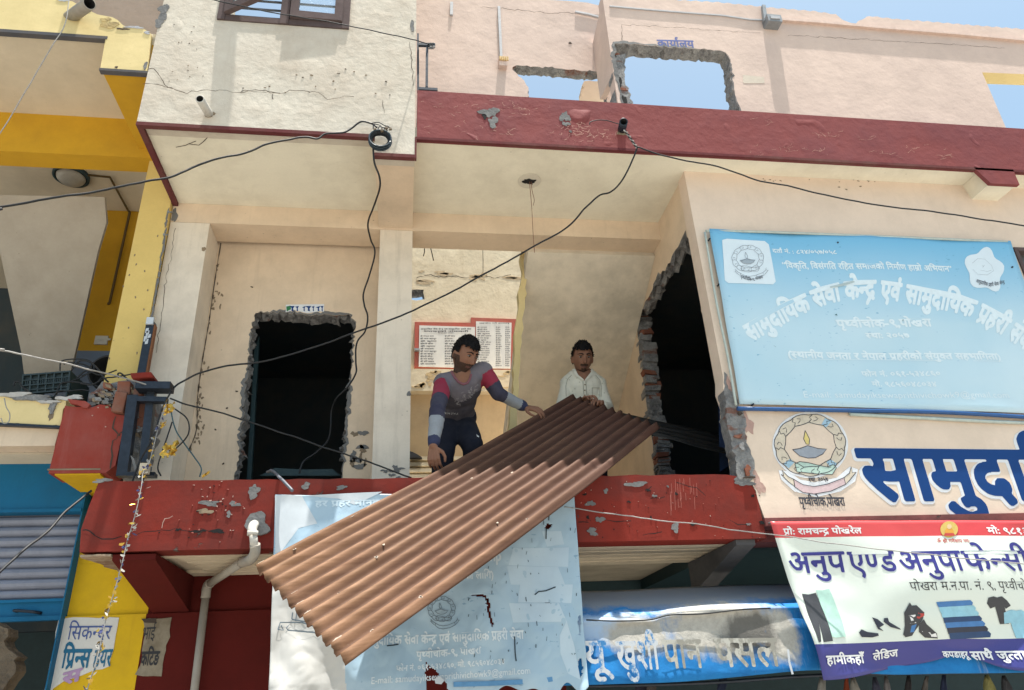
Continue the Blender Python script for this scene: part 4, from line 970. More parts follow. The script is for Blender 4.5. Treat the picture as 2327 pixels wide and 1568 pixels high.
# blue shop front with roller shutter
YF = 4.80; fx = -1.952
f = MB(); zt1 = UY(100, 1000, YF).z + .1; z1 = UY(100, 1164, YF).z
f.box(NX0, fx, YF, YF + .1, z1, zt1); f.box(NX0, fx, YF - .01, YF - .0005, z1 - .0, z1 + .02); part('shop_fascia', f, 'bluepaint', N)
sh = empty('roller_shutter', UY(80, 1400, YF), 'dusty blue grey roller shutter with blue bottom rail, half raised', 'shutter')
sxr = UY(182, 1180, YF).x; z2 = UY(60, 1362, YF + .06).z
s = MB(); rows = 8; hs = (z1 - z2) / rows; prof = [(0, .02), (.1, .03), (.16, .012), (.3, 0), (.55, -.008), (.8, .0), (.95, .012), (1, .02)]
pts = [(YF + .06 + dy, z1 - (r_ + t_) * hs) for r_ in range(rows) for t_, dy in prof]
for (ya_, za_), (yb_, zb__) in zip(pts, pts[1:]):
    s.add([(NX0, ya_, za_), (sxr, ya_, za_), (sxr, yb_, zb__), (NX0, yb_, zb__)], [(0, 1, 2, 3)], 0, False)
part('slats', s, plaster('faded_violet_blue_shutter', (.25, .27, .34), dirt=(.12, .13, .17), amount=.4, streak=.35, rough=.5, bump=.001), sh)
z3 = UY(60, 1412, YF + .05).z
s = MB(); s.box(NX0, sxr, YF + .05, YF + .075, z3, z2 - .002); s.box(NX0, sxr, YF + .035, YF + .0495, z2 - .02, z2 - .003); s.box(NX0, sxr, YF + .03, YF + .0495, z3, z3 + .025)
for x in (*cL(130, 1040),)[:0]: pass
rl = part('bottom_rail', s, 'bluepaint', sh)
s = MB(); a = UY(*cL(120, 1030), YF + .05); s.tube(smooth_path([a + Vector((0, 0, 0)), a + Vector((.0, -.035, 0)), a + Vector((.09, -.04, -.01)), a + Vector((.13, 0, -.015))], 4), .009); part('handle', s, 'steel', rl)
g_ = MB(); xa_ = sxr + .002; g_.box(xa_, fx - .002, YF + .01, YF + .09, 1.2, z1 - .001); g_.box(fx - .0015, fx + .006, YF, YF + .08, 1.2, z1 + .2); part('shutter_guide', g_, 'bluepaint', N)
g_ = MB(); g_.box(NX0, xa_, 7.5, 7.6, 0, 3); g_.box(NX0, fx, YF + .3, 7.6, 2.62, 2.66); g_.box(fx - .03, fx - .003, YF + .1, 7.6, 0, 2.6); part('shop_interior', g_, 'darkteal', N)
# spout at top
s = MB(); a = UY(*cA(470, 105), YU); e = UY(*cA(585, 22), YU - .20); s.pipe(a + (a - e).normalized() * .04, e, .04, .006, 28); part('drain_spout', s, ['pvc', 'dark'], N)
# shaded block rising behind the parapet, at the top of the photo
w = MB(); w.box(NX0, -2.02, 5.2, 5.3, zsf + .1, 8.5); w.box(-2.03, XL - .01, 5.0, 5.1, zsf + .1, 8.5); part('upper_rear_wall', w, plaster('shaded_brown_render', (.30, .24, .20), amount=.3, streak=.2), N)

tb = MB(); c_ = UY(*cE(700, 1120), YNL + .5); tb.pipe(c_ + Vector((0, .12, 0)), c_, .125, .012, 36); dome(tb, c_, .112, .0, 1) if False else None; o_ = build('round_tub', tb, ['black', 'dark']); tag(o_, 'black round tub standing on its side against the blue grey dado', 'tub')
# crate and cable loops on the neighbour's balcony
zfl = UY(0, 960, YNL).z - .06
cr = empty('plastic_crate', UY(*cK(360, 450), YNL + .3), 'dark green plastic crate tipped up behind the torn balcony edge', 'crate')
tlc, trc, brc, blc = [UY(*cK(*p_), YNL + .3) for p_ in ((175, 268), (552, 238), (520, 455), (160, 425))]
f = MB(); U_, V_ = (trc - tlc), (blc - tlc); n_ = U_.cross(V_).normalized()
if n_.y < 0: n_ = -n_
D_ = Vector((.03, .25, -.02))
def slab_(a0, a1, b0, b1, th=.012, sh_=0.):
    c0 = tlc + U_ * (a0 + a1) / 2 + V_ * (b0 + b1) / 2 + n_ * (th / 2 + sh_); f.obox(c0, U_ * (a1 - a0) / 2, V_ * (b1 - b0) / 2, n_ * th / 2)
for b0, b1 in ((0, .08), (.30, .34), (.55, .6), (.8, .84), (.94, 1)): slab_(0, 1, b0, b1)
for k in range(7): slab_(k / 6 * .97, k / 6 * .97 + .03, .08, .94, .010, .002)
for k in range(24):
    if k % 4: slab_(.03 + k * .039, .045 + k * .039, .34, .55, .006, .004)
slab_(0, 1, 0, 1, .004, .02)
for A_, B_ in ((tlc, trc), (trc, brc), (brc, blc), (blc, tlc)): f.prism([A_, B_, B_ + D_, A_ + D_], (A_ - B_).cross(D_).normalized() * .008)
part('crate_body', f, 'crate', cr)
# ------------------------------------------------------------------ signs, banners, painted marks
def cloth(name, corners, Y0, wave, nu, nv, mat_fn, mats, parent=None, holes=(), edge=None, th=.0022, off=0.):
    """flex cloth: bilinear quad between four points of the wall plane, pushed out by wave(X, Z)"""
    TL, TR, BR, BL = [UY(*c, Y0 - off) for c in corners]; mb = MB(); grid = []
    for j in range(nv + 1):
        v = j / nv; row = []
        for i in range(nu + 1):
            u = i / nu; p = (TL * (1 - u) + TR * u) * (1 - v) + (BL * (1 - u) + BR * u) * v
            if edge: p = edge(p, u, v)
            row.append(Vector((p.x, Y0 - wave(p.x, p.z), p.z)))
        grid.append(row)
    o = 0
    mb.v = [p for r in grid for p in r]
    def inside(x, z, poly):
        c = False; n = len(poly)
        for i in range(n):
            (x1, z1), (x2, z2) = poly[i], poly[i - 1]
            if (z1 > z) != (z2 > z) and x < (x2 - x1) * (z - z1) / (z2 - z1) + x1: c = not c
        return c
    H = [[(p.x, p.z) for p in h] for h in holes]
    for j in range(nv):
        for i in range(nu):
            a = j * (nu + 1) + i; q = [a, a + 1, a + nu + 2, a + nu + 1]; cx = sum((mb.v[k].x for k in q)) / 4; cz = sum((mb.v[k].z for k in q)) / 4
            if any(inside(cx, cz, h) for h in H): continue
            mb.f.append(q); mb.mi.append(mat_fn((i + .5) / nu, (j + .5) / nv)); mb.sm.append(True)
    ob = part(name, mb, mats, parent) if parent is not None else build(name, mb, mats)
    s = ob.modifiers.new('cloth thickness', 'SOLIDIFY'); s.thickness = th; s.offset = 0
    return ob, (lambda x, z: Y0 - wave(x, z))
def decal(mb, c, pts, fyn, mi=0, off=.0025, dense=None):
    """flat printed shape on a wavy cloth (or wall), cut fine enough to follow the waves"""
    W = []
    for p in pts:
        w = UY(*c(*p), YW - .05); w = UY(*c(*p), fyn(w.x, w.z)); W.append((w.x, w.z))
    key = {}
    def vert(x, z):
        k = (round(x, 5), round(z, 5))
        if k not in key: key[k] = len(mb.v); mb.v.append(Vector((x, fyn(x, z) - off, z)))
        return key[k]
    def tri(a, b, c_, d):
        e = max(((a, b, c_), (b, c_, a), (c_, a, b)), key=lambda t: (t[0][0] - t[1][0]) ** 2 + (t[0][1] - t[1][1]) ** 2)
        if d < 9 and (e[0][0] - e[1][0]) ** 2 + (e[0][1] - e[1][1]) ** 2 > .045 ** 2:
            m_ = ((e[0][0] + e[1][0]) / 2, (e[0][1] + e[1][1]) / 2); tri(e[0], m_, e[2], d + 1); tri(m_, e[1], e[2], d + 1); return
        mb.f.append([vert(*a), vert(*b), vert(*c_)]); mb.mi.append(mi); mb.sm.append(True)
    for t in tessellate_polygon([[Vector((x, z, 0)) for x, z in W]]): tri(W[t[0]], W[t[1]], W[t[2]], 0)
def dline(mb, c, pts, fyn, w=.004, mi=0, off=.005, close=False):
    if close: pts = list(pts) + [pts[0]]
    W = []
    for p in pts:
        a = UY(*c(*p), YW - .05); W.append(UY(*c(*p), fyn(a.x, a.z) - off))
    mb.ribbon(W, w, mi=mi)
def ell(cx, cy, rx, ry, n=28, a0=0, a1=2 * math.pi): return [(cx + rx * math.cos(a0 + (a1 - a0) * k / n), cy + ry * math.sin(a0 + (a1 - a0) * k / n)) for k in range(n)]

def emblem(mb, c, fyn, mi, w, off=.003, fills=True, text=True):
    """ring of clasped forearms round an oil lamp and a map, with a ribbon below.  mi: dict of material slots; coordinates as on the painted wall"""
    C0 = (357, 243)
    if fills:
        outer = ell(*C0, 192, 168, 40); inner = ell(*C0, 138, 112, 40)
        decal(mb, c, ell(C0[0], C0[1], 205, 180, 44), fyn, mi['halo'], off)
        decal(mb, c, outer, fyn, mi['skin'], off + .0006); decal(mb, c, inner, fyn, mi['wall'], off + .0012)
        for a in (-1.02, 2.35, .80):
            decal(mb, c, [(C0[0] + math.cos(a + d) * r1, C0[1] + math.sin(a + d) * r1 * .86) for d, r1 in ((-.11, 140), (-.11, 188), (.11, 188), (.11, 140))], fyn, mi['cuff'], off + .0014)
    n = 11; q = random.Random(2)
    for k in range(n):
        a = 2 * math.pi * k / n + .1; st = 2 * math.pi / n
        for s_, r_ in ((1, 186), (-1, 142)):
            pts = [(C0[0] + math.cos(a + st * t) * (r_ + s_ * 9 * math.sin(t * math.pi)), C0[1] + math.sin(a + st * t) * .87 * (r_ + s_ * 9 * math.sin(t * math.pi))) for t in (0, .2, .4, .6, .8, 1)]
            dline(mb, c, pts, fyn, w, mi['ink'], off + .002)
        dline(mb, c, [(C0[0] + math.cos(a + d) * r_, C0[1] + math.sin(a + d) * r_ * .87) for d, r_ in ((.0, 144), (.09, 160), (.02, 172), (.10, 187))], fyn, w, mi['ink'], off + .002)
        dline(mb, c, [(C0[0] + math.cos(a + d) * r_, C0[1] + math.sin(a + d) * r_ * .87) for d, r_ in ((.16, 150), (.26, 158), (.3, 170), (.2, 178))], fyn, w * .8, mi['ink'], off + .002)
    bowl = [(262, 268), (300, 262), (345, 246), (400, 262), (447, 265), (425, 292), (385, 312), (345, 314), (300, 302)]
    flame = [(330, 165), (343, 188), (354, 212), (352, 240), (336, 238), (322, 210)]
    mp = [(275, 345), (300, 333), (345, 338), (400, 352), (450, 362), (482, 348), (500, 366), (478, 402), (440, 402), (380, 398), (330, 392), (286, 388)]
    rib = [(268, 428), (320, 458), (380, 468), (450, 455), (540, 420), (550, 455), (470, 492), (380, 508), (320, 500), (275, 470)]
    tails = [[(268, 428), (240, 415), (205, 380), (215, 410), (200, 402), (238, 440), (275, 468)], [(540, 420), (570, 395), (580, 360), (585, 392), (606, 390), (572, 432), (550, 455)]]
    if fills:
        decal(mb, c, [(185, 380), (240, 385), (300, 430), (380, 445), (500, 420), (570, 360), (615, 375), (600, 440), (520, 495), (390, 525), (270, 495), (200, 430)], fyn, mi['halo'], off + .0004)
        decal(mb, c, flame, fyn, mi['flame'], off + .0016); decal(mb, c, mp, fyn, mi['map'], off + .0016)
        decal(mb, c, rib, fyn, mi['ribbon'], off + .0016)
        for t in tails: decal(mb, c, t, fyn, mi['skin'], off + .0016)
    decal(mb, c, bowl, fyn, mi['bowl'], off + .0016)
    for pts in ([*bowl], [*flame], [*mp], [*rib], *tails): dline(mb, c, pts, fyn, w, mi['ink'], off + .0024, True)
def text_on(mb, s, c, pl, pr, h, fyn, mi=0, bold=.02, off=.0025, curve=None, slant=0, res=26):
    a0 = UY(*c(*pl), YW - .04); Yg = fyn(a0.x, a0.z)
    sc = c(0, h)[1] - c(0, 0)[1]
    if curve is None:
        text_at(mb, s, c(*pl), c(*pr), sc, Yg, mi, bold, off, fyn, slant, res)
    else:
        # baseline along a curve of crop points
        P = smooth_path([Vector((*p, 0)) for p in curve], 12); cum = [0]
        for a, b in zip(P, P[1:]): cum.append(cum[-1] + (b - a).length)
        def fn(x, y):
            d = max(0, min(.99999, x)) * cum[-1]; k = max(i for i in range(len(cum)) if cum[i] <= d); k = min(k, len(P) - 2)
            t = (P[k + 1] - P[k]); L = t.length; q_ = P[k] + t * ((d - cum[k]) / L); t /= L
            px, py = q_.x + t.y * y * h, q_.y - t.x * y * h
            w = UY(*c(px, py), YW - .04); return UY(*c(px, py), fyn(w.x, w.z) - off)
        lettering(mb, s, fn, mi, bold, res)

# --- the big faded blue sign on the right wall
q6 = [random.Random(3).uniform(0, 6) for _ in range(9)]
def wave_sign(x, z): return .030 + .007 * math.sin(x * 5 + z * 2 + q6[0]) + .010 * (abs(mnoise.noise(Vector((x * 1.9 + z, z * 2.4, 8.1)))) - .25) + .003 * math.sin(z * 11 - x * 3 + q6[1])
S = empty('blue_office_sign', UY(1900, 930, YW - .03), 'large faded sky blue sign cloth with white arched lettering on the right wall', 'sign')
ob, fs = cloth('sign_cloth', ((1607, 527), (2289, 553), (2420, 946), (1678, 921)), YW, wave_sign, 46, 30, lambda u, v: 0, [faded('faded_sky_blue_print', (.40, .59, .71), (.52, .67, .76), ((.13, .42, .67), .62, 1.38), (.12, .33, .52), .45, .6)], S)
f = MB(); inkm = plain('faded_white_ink', (.68, .79, .86), .6, 0, .12, 30); gink = plain('grey_ink', (.12, .14, .18), .6); wpatch = plain('faded_white_patch', (.66, .76, .84), .6, 0, .08, 6)
def sI(x, y): return cI(x, y)
decal(f, cI, [(130, 118), (165, 108), (440, 125), (470, 150), (520, 420), (500, 440), (175, 430), (150, 410)], fs, 1, .003, 3)
decal(f, cI, [(1960 + 0 + 0, 190 + 0)] and [(2030 + 75 * math.cos(a) * (1 + .16 * math.cos(5 * a + .6)) * 1.75 + max(0, math.sin(a)) * 45, 335 + 150 * math.sin(a) * (1 + .13 * math.cos(5 * a + .6))) for a in [k * .157 for k in range(40)]], fs, 1, .003)
eI = lambda x, y: cI(318 + (x - 357) * .60, 250 + (y - 243) * .58)
emblem(f, eI, fs, dict(ink=2, bowl=3), .0022, .0045, fills=False)
for pts in ([(1950, 285), (1990, 250), (2040, 255), (2090, 300), (2105, 340), (2060, 370), (1990, 365), (1955, 330)], [(2010, 335), (2060, 345), (2090, 335)], [(2025, 315), (2040, 298)], [(2020, 300), (2034, 312)]): dline(f, cI, pts, fs, .002, 3, .005)
text_on(f, 'सामुदायिक प्रहरी सेवा केन्द्र', cI, (1978, 425), (2188, 440), 22, fs, 2, .02, .006, curve=[(1978, 422), (2080, 452), (2188, 432)])
text_on(f, 'पृथ्वीचोक-९, पोखरा', cI, (0, 0), (0, 0), 20, fs, 2, .02, .006, curve=[(265, 390), (345, 412), (430, 392)])
text_on(f, 'दर्ता नं. : ८२४/०५७/०५८', cI, (500, 208), (962, 222), 26, fs, 0, .03)
text_on(f, '“विकृति, विसंगति रहित समाजको निर्माण हाम्रो अभियान”', cI, (572, 320), (1812, 345), 38, fs, 0, .03)
text_on(f, 'सामुदायिक सेवा केन्द्र एवं सामुदायिक प्रहरी सेवा', cI, (0, 0), (0, 0), 122, fs, 0, .05, .0025, res=36, curve=[(340, 855), (560, 730), (760, 630), (960, 560), (1200, 535), (1400, 555), (1640, 600), (1880, 655), (2100, 760), (2360, 930)])
text_on(f, 'पृथ्वीचोक-९,पोखरा', cI, (970, 752), (1645, 752), 52, fs, 0, .04)
text_on(f, 'स्था: २०५७', cI, (1180, 832), (1490, 832), 36, fs, 0, .04)
text_on(f, '(स्थानीय जनता र नेपाल प्रहरीको संयुक्त सहभागिता)', cI, (610, 972), (2170, 982), 44, fs, 0, .04)
dline(f, cI, [(620, 982), (1000, 984), (1600, 990), (2175, 997)], fs, .003, 0)
text_on(f, 'फोन नं. ०६१-५३४८६०', cI, (1150, 1108), (1715, 1108), 34, fs, 0, .03)
text_on(f, 'मो. ९८५६०४८०३४', cI, (1225, 1180), (1690, 1185), 34, fs, 0, .03)
text_on(f, 'E-mail: samudayiksewaprithivichowk9@gmail.com', cI, (722, 1262), (2225, 1265), 40, fs, 0, .012)
for (x, y, s_) in ((345, 620, 1), (510, 890, 2), (1040, 320, 3), (1060, 380, 4), (960, 660, 6), (900, 1000, 8), (1450, 700, 9)): 
    q = random.Random(s_); decal(f, cI, [(x + q.uniform(-13, 13), y + q.uniform(-12, 12)) for _ in range(3)], fs, 4, .006)
decal(f, cI, [(985, 440), (1080, 415), (1095, 425), (1000, 455), (915, 468), (910, 458)], fs, 5, .0065)
part('sign_lettering', f, [inkm, wpatch, gink, plain('grey_blue_ink', (.36, .43, .50), .7), plain('tear_shadow', (.08, .18, .22), .9), plain('dull_tape', (.45, .55, .58), .6)], S)
f = MB(); P = [UY(x, y, YW - .03) for x, y in ((1676, 925), (1900, 929), (2150, 934), (2420, 950))]; f.tube(smooth_path([p + Vector((0, .005, -.008)) for p in P], 5), .014, 8)
part('hem', f, plain('deep_blue_hem', (.02, .09, .27), .4), S)
f = MB(); P = [UY(x, y, YW - .03) for x, y in ((1604, 527), (1700, 528), (1900, 535), (2289, 551))]; f.tube(smooth_path([p + Vector((0, .0, .007)) for p in P], 5), .009, 6)
P = [UY(x, y, YW - .03) for x, y in ((1603, 528), (1630, 690), (1655, 810), (1674, 921))]; f.tube(smooth_path([p + Vector((-.004, 0, 0)) for p in P], 5), .008, 6)
P = [UY(x, y, YW - .02) for x, y in ((1930, 933), (2100, 942), (2300, 952), (2420, 954))]; f.tube(smooth_path([p + Vector((0, .006, -.022)) for p in P], 5), .012, 6)
part('white_hem', f, plain('pale_cloth_edge', (.48, .55, .52), .6), S)
for (x, y) in ((42, 105), (110, 435), (2245, 310), (360, 1308), (975, 132)):
    f = MB(); p = UY(*cI(x, y), YW - .04); f.tube([p, p + Vector((0, .03, 0))], .006, 8); part('nail', f, 'steel', S)

# --- lettering and emblem painted straight on the wall
f = MB(); flat = lambda x, z: YW
fw = shape('सामुदा', .05)[2]; ww = shape('सामुदायिक', .05)[2]
xl_, xr_ = 675, 675 + (1555 - 675) * ww / fw
for mi_, off, dx, dy, b_ in ((1, .0012, -9, 9, .055), (1, .0016, -3, 5, .055), (0, .0024, 0, 0, .038)):
    text_on(f, 'सामुदायिक', cJ, (xl_ + dx, 535 + dy), (xr_ + dx, 535 + dy), 262, flat, mi_, b_, off, slant=0, res=60)
part('painted_lettering', f, ['blueletter', 'whitepaint'], B)
f = MB(); emblem(f, cJ, flat, dict(halo=1, skin=2, wall=3, cuff=4, bowl=5, flame=6, map=7, ribbon=8, ink=0), .0045, .002)
text_on(f, 'स्था. २०५७', cJ, (350, 444), (455, 440), 22, flat, 0, .03, .005)
text_on(f, 'पृथ्वीचोक,पोखरा', cJ, (303, 572), (548, 572), 44, flat, 0, .03, .003)
part('painted_emblem', f, ['ink', 'whitepaint', plain('cream_paint', (.66, .58, .47), .8), 'shrine', plain('pale_blue_paint', (.36, .54, .68), .8), plain('grey_blue_paint', (.33, .36, .42), .8), plain('pale_yellow_flame', (.72, .58, .22), .8), plain('mint_paint', (.46, .62, .55), .8), plain('pale_pink_paint', (.66, .50, .52), .8)], B)
# maroon ledge under the sign wall
f = MB(); z0 = zlow; f.box(UY(*cJ(150, 655), YW).x - .05, 6.5, YW - .02, YW + .12, z0 - .045, z0 - .001)
f.box(XR + .04, 6.5, YW + .12, YW + .3, zb_ - .0, z0 - .046); part('ledge', f, plaster('chipped_maroon_ledge', (.27, .09, .085), dirt=(.08, .05, .05), amount=.5, streak=.2, peel=.5, peelcol=(.08, .07, .07), bump=.008), B)

# --- cloth shop banner, lower right
def wave_ban(x, z):
    t = max(0, 2.63 - z); s = min(1, t / .8)
    return .10 + .05 * s * (abs(mnoise.noise(Vector((x * 1.7 + z, z * 2.6, 3.3)))) - .2) + .02 * s * math.sin(4.2 * x + 3 * z + 1) + .035 * s * s * math.sin(2.6 * x - 6 * z + .4) + .006 * math.sin(9 * x + 4 * z) * (.3 + s)
def ban_edge(p, u, v):
    if v > .8:
        k = (v - .8) / .2; x = p.x
        p = p + Vector((0, 0, k * (.055 * math.exp(-((x - 3.05) / .16) ** 2) + .03 * math.sin(x * 5))))
    return p
SB = empty('shop_banner', UY(1900, 1500, YW - .05), 'white cloth shop banner with red top strip, navy lettering and clothing pictures', 'banner')
ob, fb = cloth('banner_cloth', (cJ(145, 655), (2760, 1181), (2930, 1490), cJ(408, 1482)), YW, wave_ban, 84, 44, lambda u, v: 0 if v < .113 else (1 if v < .812 else 2),
   [faded('red_print', (.56, .05, .06), (.60, .085, .085), rough=.35, wr=.25), faded('white_print', (.66, .72, .66), (.70, .74, .69), rough=.35, wr=.3), faded('navy_print', (.045, .045, .20), (.06, .06, .26), rough=.35, wr=.25)], SB, edge=ban_edge, off=.10)
f = MB()
text_on(f, 'प्रो: रामचन्द्र पोखरेल', cJ, (215, 727), (625, 725), 30, fb, 0, .03)
text_on(f, 'मो: ९८१३५०', cJ, (1318, 722), (1620, 722), 32, fb, 0, .035)
for mi_, dx, dy, o_, b_ in ((4, 4, 5, .002, .012), (1, 0, 0, .003, .016)):
    for s_, a, b in (('अनुप', 248, 552), ('एण्ड', 578, 822), ('अनुपा', 855, 1190), ('फेन्सी', 1205, 1585)):
        text_on(f, s_, cJ, (a + dx, 935 + dy - (a - 248) * .012), (b + dx, 933 + dy - (b - 248) * .012), 108, fb, mi_, b_, o_, res=44)
text_on(f, 'पोखरा म.न.पा. नं. ९, पृथ्वीचोक', cJ, (903, 1030), (1600, 1022), 45, fb, 2, .012)
text_on(f, 'ॐ श्री गणेशाय नमः', cJ, (1045, 771), (1215, 771), 17, fb, 3, .02)
text_on(f, 'हामीकहाँ', cJ, (442, 1430), (672, 1420), 44, fb, 0, .03, .006)
text_on(f, 'लेडिज', cJ, (695, 1408), (830, 1385), 36, fb, 0, .03, .006)
text_on(f, 'कपडाहरू', cJ, (1075, 1392), (1215, 1392), 32, fb, 0, .03, .006)
text_on(f, 'साथै जुत्ता चप्पल', cJ, (1232, 1405), (1690, 1400), 44, fb, 0, .03, .006)
# printed pictures
decal(f, cJ, ell(1106, 700, 47, 44, 26), fb, 5, .004); decal(f, cJ, ell(1106, 715, 24, 24, 16), fb, 6, .005); decal(f, cJ, ell(1106, 685, 13, 14, 12), fb, 7, .0055); decal(f, cJ, [(1075, 735), (1140, 735), (1128, 720), (1084, 720)], fb, 3, .0055)
decal(f, cJ, [(310, 1048), (345, 1052), (385, 1043), (412, 1110), (445, 1200), (475, 1303), (425, 1310), (408, 1240), (398, 1195), (412, 1306), (400, 1312), (370, 1230), (335, 1130)], fb, 8, .004)
decal(f, cJ, [(385, 1028), (420, 1030), (458, 1020), (475, 1060), (500, 1130), (528, 1200), (545, 1280), (490, 1286), (470, 1280), (445, 1190), (412, 1110)], fb, 9, .0045)
for k in range(4): dline(f, cJ, [(402 + k * 15, 1040), (430 + k * 15, 1120), (462 + k * 14, 1230)], fb, .003, 10, .0055)
for pts, mi_ in (([(618, 1258), (632, 1240), (665, 1255), (722, 1262), (725, 1275), (690, 1284), (632, 1282)], 11), ([(690, 1175), (720, 1185), (755, 1215), (730, 1230), (752, 1250), (722, 1240)], 11), ([(755, 1180), (775, 1178), (782, 1200), (840, 1235), (845, 1243), (790, 1228), (752, 1200)], 11),
                 ([(895, 1095), (905, 1112), (930, 1110), (972, 1150), (965, 1185), (940, 1225), (905, 1275), (870, 1283), (858, 1270), (868, 1220), (865, 1150)], 8), ([(940, 1150), (970, 1145), (972, 1165), (948, 1186), (932, 1178)], 3), ([(890, 1165), (925, 1160), (930, 1205), (895, 1208)], 0), ([(905, 1220), (932, 1212), (915, 1255), (895, 1258)], 12),
                 ([(945, 1215), (970, 1185), (985, 1212), (1040, 1262), (1045, 1290), (975, 1285), (945, 1255)], 8), ([(960, 1250), (1035, 1262), (1042, 1282), (985, 1278)], 0)): decal(f, cJ, pts, fb, mi_, .005)
for k, mi_ in enumerate((12, 13, 13, 14, 12, 11, 14)):
    y0, y1 = 1088 + k * 28, 1088 + (k + 1) * 29; x0, x1 = 1038 + k * 11, 1222 + k * 16
    decal(f, cJ, [(x0, y0 + 5), (x0 + 60, y0 + 1), (x1, y0 - 6), (x1 + 14, y0 + 8), (x1 + 10, y1 - 8), (x0 + 80, y1), (x0 + 8, y1 + 3)], fb, mi_, .004 + k * .0002)
decal(f, cJ, [(1318, 1070), (1345, 1062), (1365, 1068), (1390, 1062), (1418, 1085), (1438, 1112), (1412, 1130), (1405, 1118), (1430, 1210), (1382, 1212), (1365, 1150), (1355, 1118), (1330, 1128), (1312, 1100)], fb, 8, .004)
decal(f, cJ, [(1402, 1150), (1440, 1135), (1470, 1140), (1495, 1135), (1535, 1160), (1560, 1200), (1535, 1210), (1560, 1285), (1470, 1288), (1440, 1205), (1405, 1210)], fb, 13, .0045)
part('banner_print', f, [plain('white_ink', (.75, .75, .76), .5, 0, .05), plain('navy_ink', (.035, .035, .22), .5, 0, .2), plain('grey_ink_dark', (.06, .06, .065), .5), plain('red_ink', (.52, .06, .05), .5), plain('pale_shadow_ink', (.56, .58, .70), .5),
    plain('gold_ink', (.62, .45, .12), .5), plain('orange_ink', (.66, .32, .05), .5), plain('peach_ink', (.70, .50, .30), .5), plain('charcoal_ink', (.05, .052, .06), .5), plain('mint_ink', (.42, .64, .56), .5), plain('deep_mint_ink', (.30, .50, .43), .5), plain('blue_black_ink', (.03, .035, .06), .5), plain('blue_ink', (.06, .20, .48), .5), plain('sky_ink', (.30, .58, .72), .5), plain('dark_denim_ink', (.02, .06, .16), .5)], SB)
for (x, y) in ((190, 660), (470, 660), (150, 658), (900, 655)):
    f = MB(); p = UY(*cJ(x, y), YW - .06); f.tube([p, p + Vector((0, .05, 0))], .005, 8); part('nail', f, 'iron', SB)

# --- torn hanging banner in the middle
def wave_hang(x, z):
    t = max(0, min(1, (2.60 - z) / .9)); cr = math.exp(-((x + .25) / .5) ** 2) * t
    return .030 + .085 * t + .012 * math.sin(7 * x + 2 * z) * (.15 + t) + .035 * t * math.sin(2.3 * x + 1.5) + .03 * cr * math.sin(5 * z + 11 * x) + .010 * t * math.sin(17 * x - 9 * z) + .004 * math.sin(31 * x + 23 * z) * t + (.004 + .008 * t) * (abs(mnoise.noise(Vector((x * 3.1, z * 2.3, 1.7)))) + .8 * abs(mnoise.noise(Vector((x * 7.3 + z * 4, z * 5.1 - x * 3, 4.2)))) + .5 * abs(mnoise.noise(Vector((x * 16 - z * 7, z * 13, 2.2)))) - .4)
def hang_edge(p, u, v):
    if v > .9: p = p + Vector((0, 0, (v - .9) / .1 * (.03 * math.sin(u * 19) + .05 * math.exp(-((u - .93) / .03) ** 2) + .012 * math.sin(u * 63))))
    if v < .06: p = p + Vector((0, 0, (.06 - v) / .06 * (.004 * math.sin(u * 23 + 2))))
    return p
HB = empty('torn_banner', UY(1050, 1560, YW - .06), 'torn and creased pale blue banner hanging from the red slab under the rusty sheet', 'banner')
mh = [[UY(*cM(*p), YW - .07) for p in jag(list(h), 14, 3.5, i_)] for i_, h in enumerate((
    [(318, 240), (340, 222), (325, 300), (312, 400), (292, 480), (262, 590), (252, 600), (270, 470), (290, 380)],
    [(1200, 1300), (1225, 1330), (1265, 1360), (1285, 1400), (1330, 1440), (1345, 1500), (1280, 1600), (1190, 1600), (1200, 1480), (1195, 1380)],
    [(1960, 820), (1985, 815), (1985, 880), (1995, 950), (1975, 958), (1962, 900)], [(1958, 955), (1975, 965), (1972, 1030), (1960, 1020)],
    [(1480, 872), (1560, 872), (1590, 885), (1585, 905), (1555, 885), (1490, 884)], [(1580, 900), (1605, 900), (1615, 1020), (1632, 1060), (1620, 1085), (1600, 1020)],
    [(2180, 1290), (2200, 1280), (2210, 1350), (2200, 1395), (2168, 1400)], [(2185, 1010), (2205, 1000), (2200, 1130), (2188, 1130)],
    [(1995, 395), (2025, 410), (2000, 440), (1970, 435)]))]
ob, fh = cloth('banner_cloth', (cM(222, 218), cM(2165, 190), cM(2242, 1475), cM(196, 1640)), YW, wave_hang, 250, 190, lambda u, v: 1 if (v > .40 and u < .22 + (v - .40) * .02 and v > .40 + (u - 0) * 1.4) else 0,
   [faded('faded_blue_flex', (.29, .42, .53), (.38, .49, .58), None, (.15, .26, .38), .38, 1.6), faded('white_flex', (.46, .46, .45), (.54, .54, .53), None, (.42, .42, .40), .38, 1.6)], HB, mh, hang_edge, off=.06)
f = MB()
def cMd(pts, mi, off=.0018, dense=10): decal(f, cM, pts, fh, mi, off, dense)
cMd([(226, 228), (322, 224), (400, 232), (500, 410), (380, 440), (260, 600), (228, 600)], 1); cMd([(420, 230), (760, 212), (920, 205), (740, 290), (640, 250)], 1)
cMd([(1950, 460), (2075, 460), (2095, 545), (1985, 560)], 2); cMd([(1765, 570), (2125, 565), (2120, 690), (1735, 680)], 2); cMd([(1725, 685), (2055, 690), (2100, 805), (1750, 805)], 2); cMd([(1810, 805), (2150, 805), (2140, 925), (1795, 920)], 2); cMd([(1738, 925), (2060, 925), (2110, 1045), (1765, 1050)], 2)
cMd([(2065, 1135), (2110, 1040), (2160, 1200), (2200, 1420), (2120, 1380), (2070, 1250)], 2)
text_on(f, 'हर प्रहर मानव', cM, (485, 300), (900, 290), 36, fh, 0, .03)
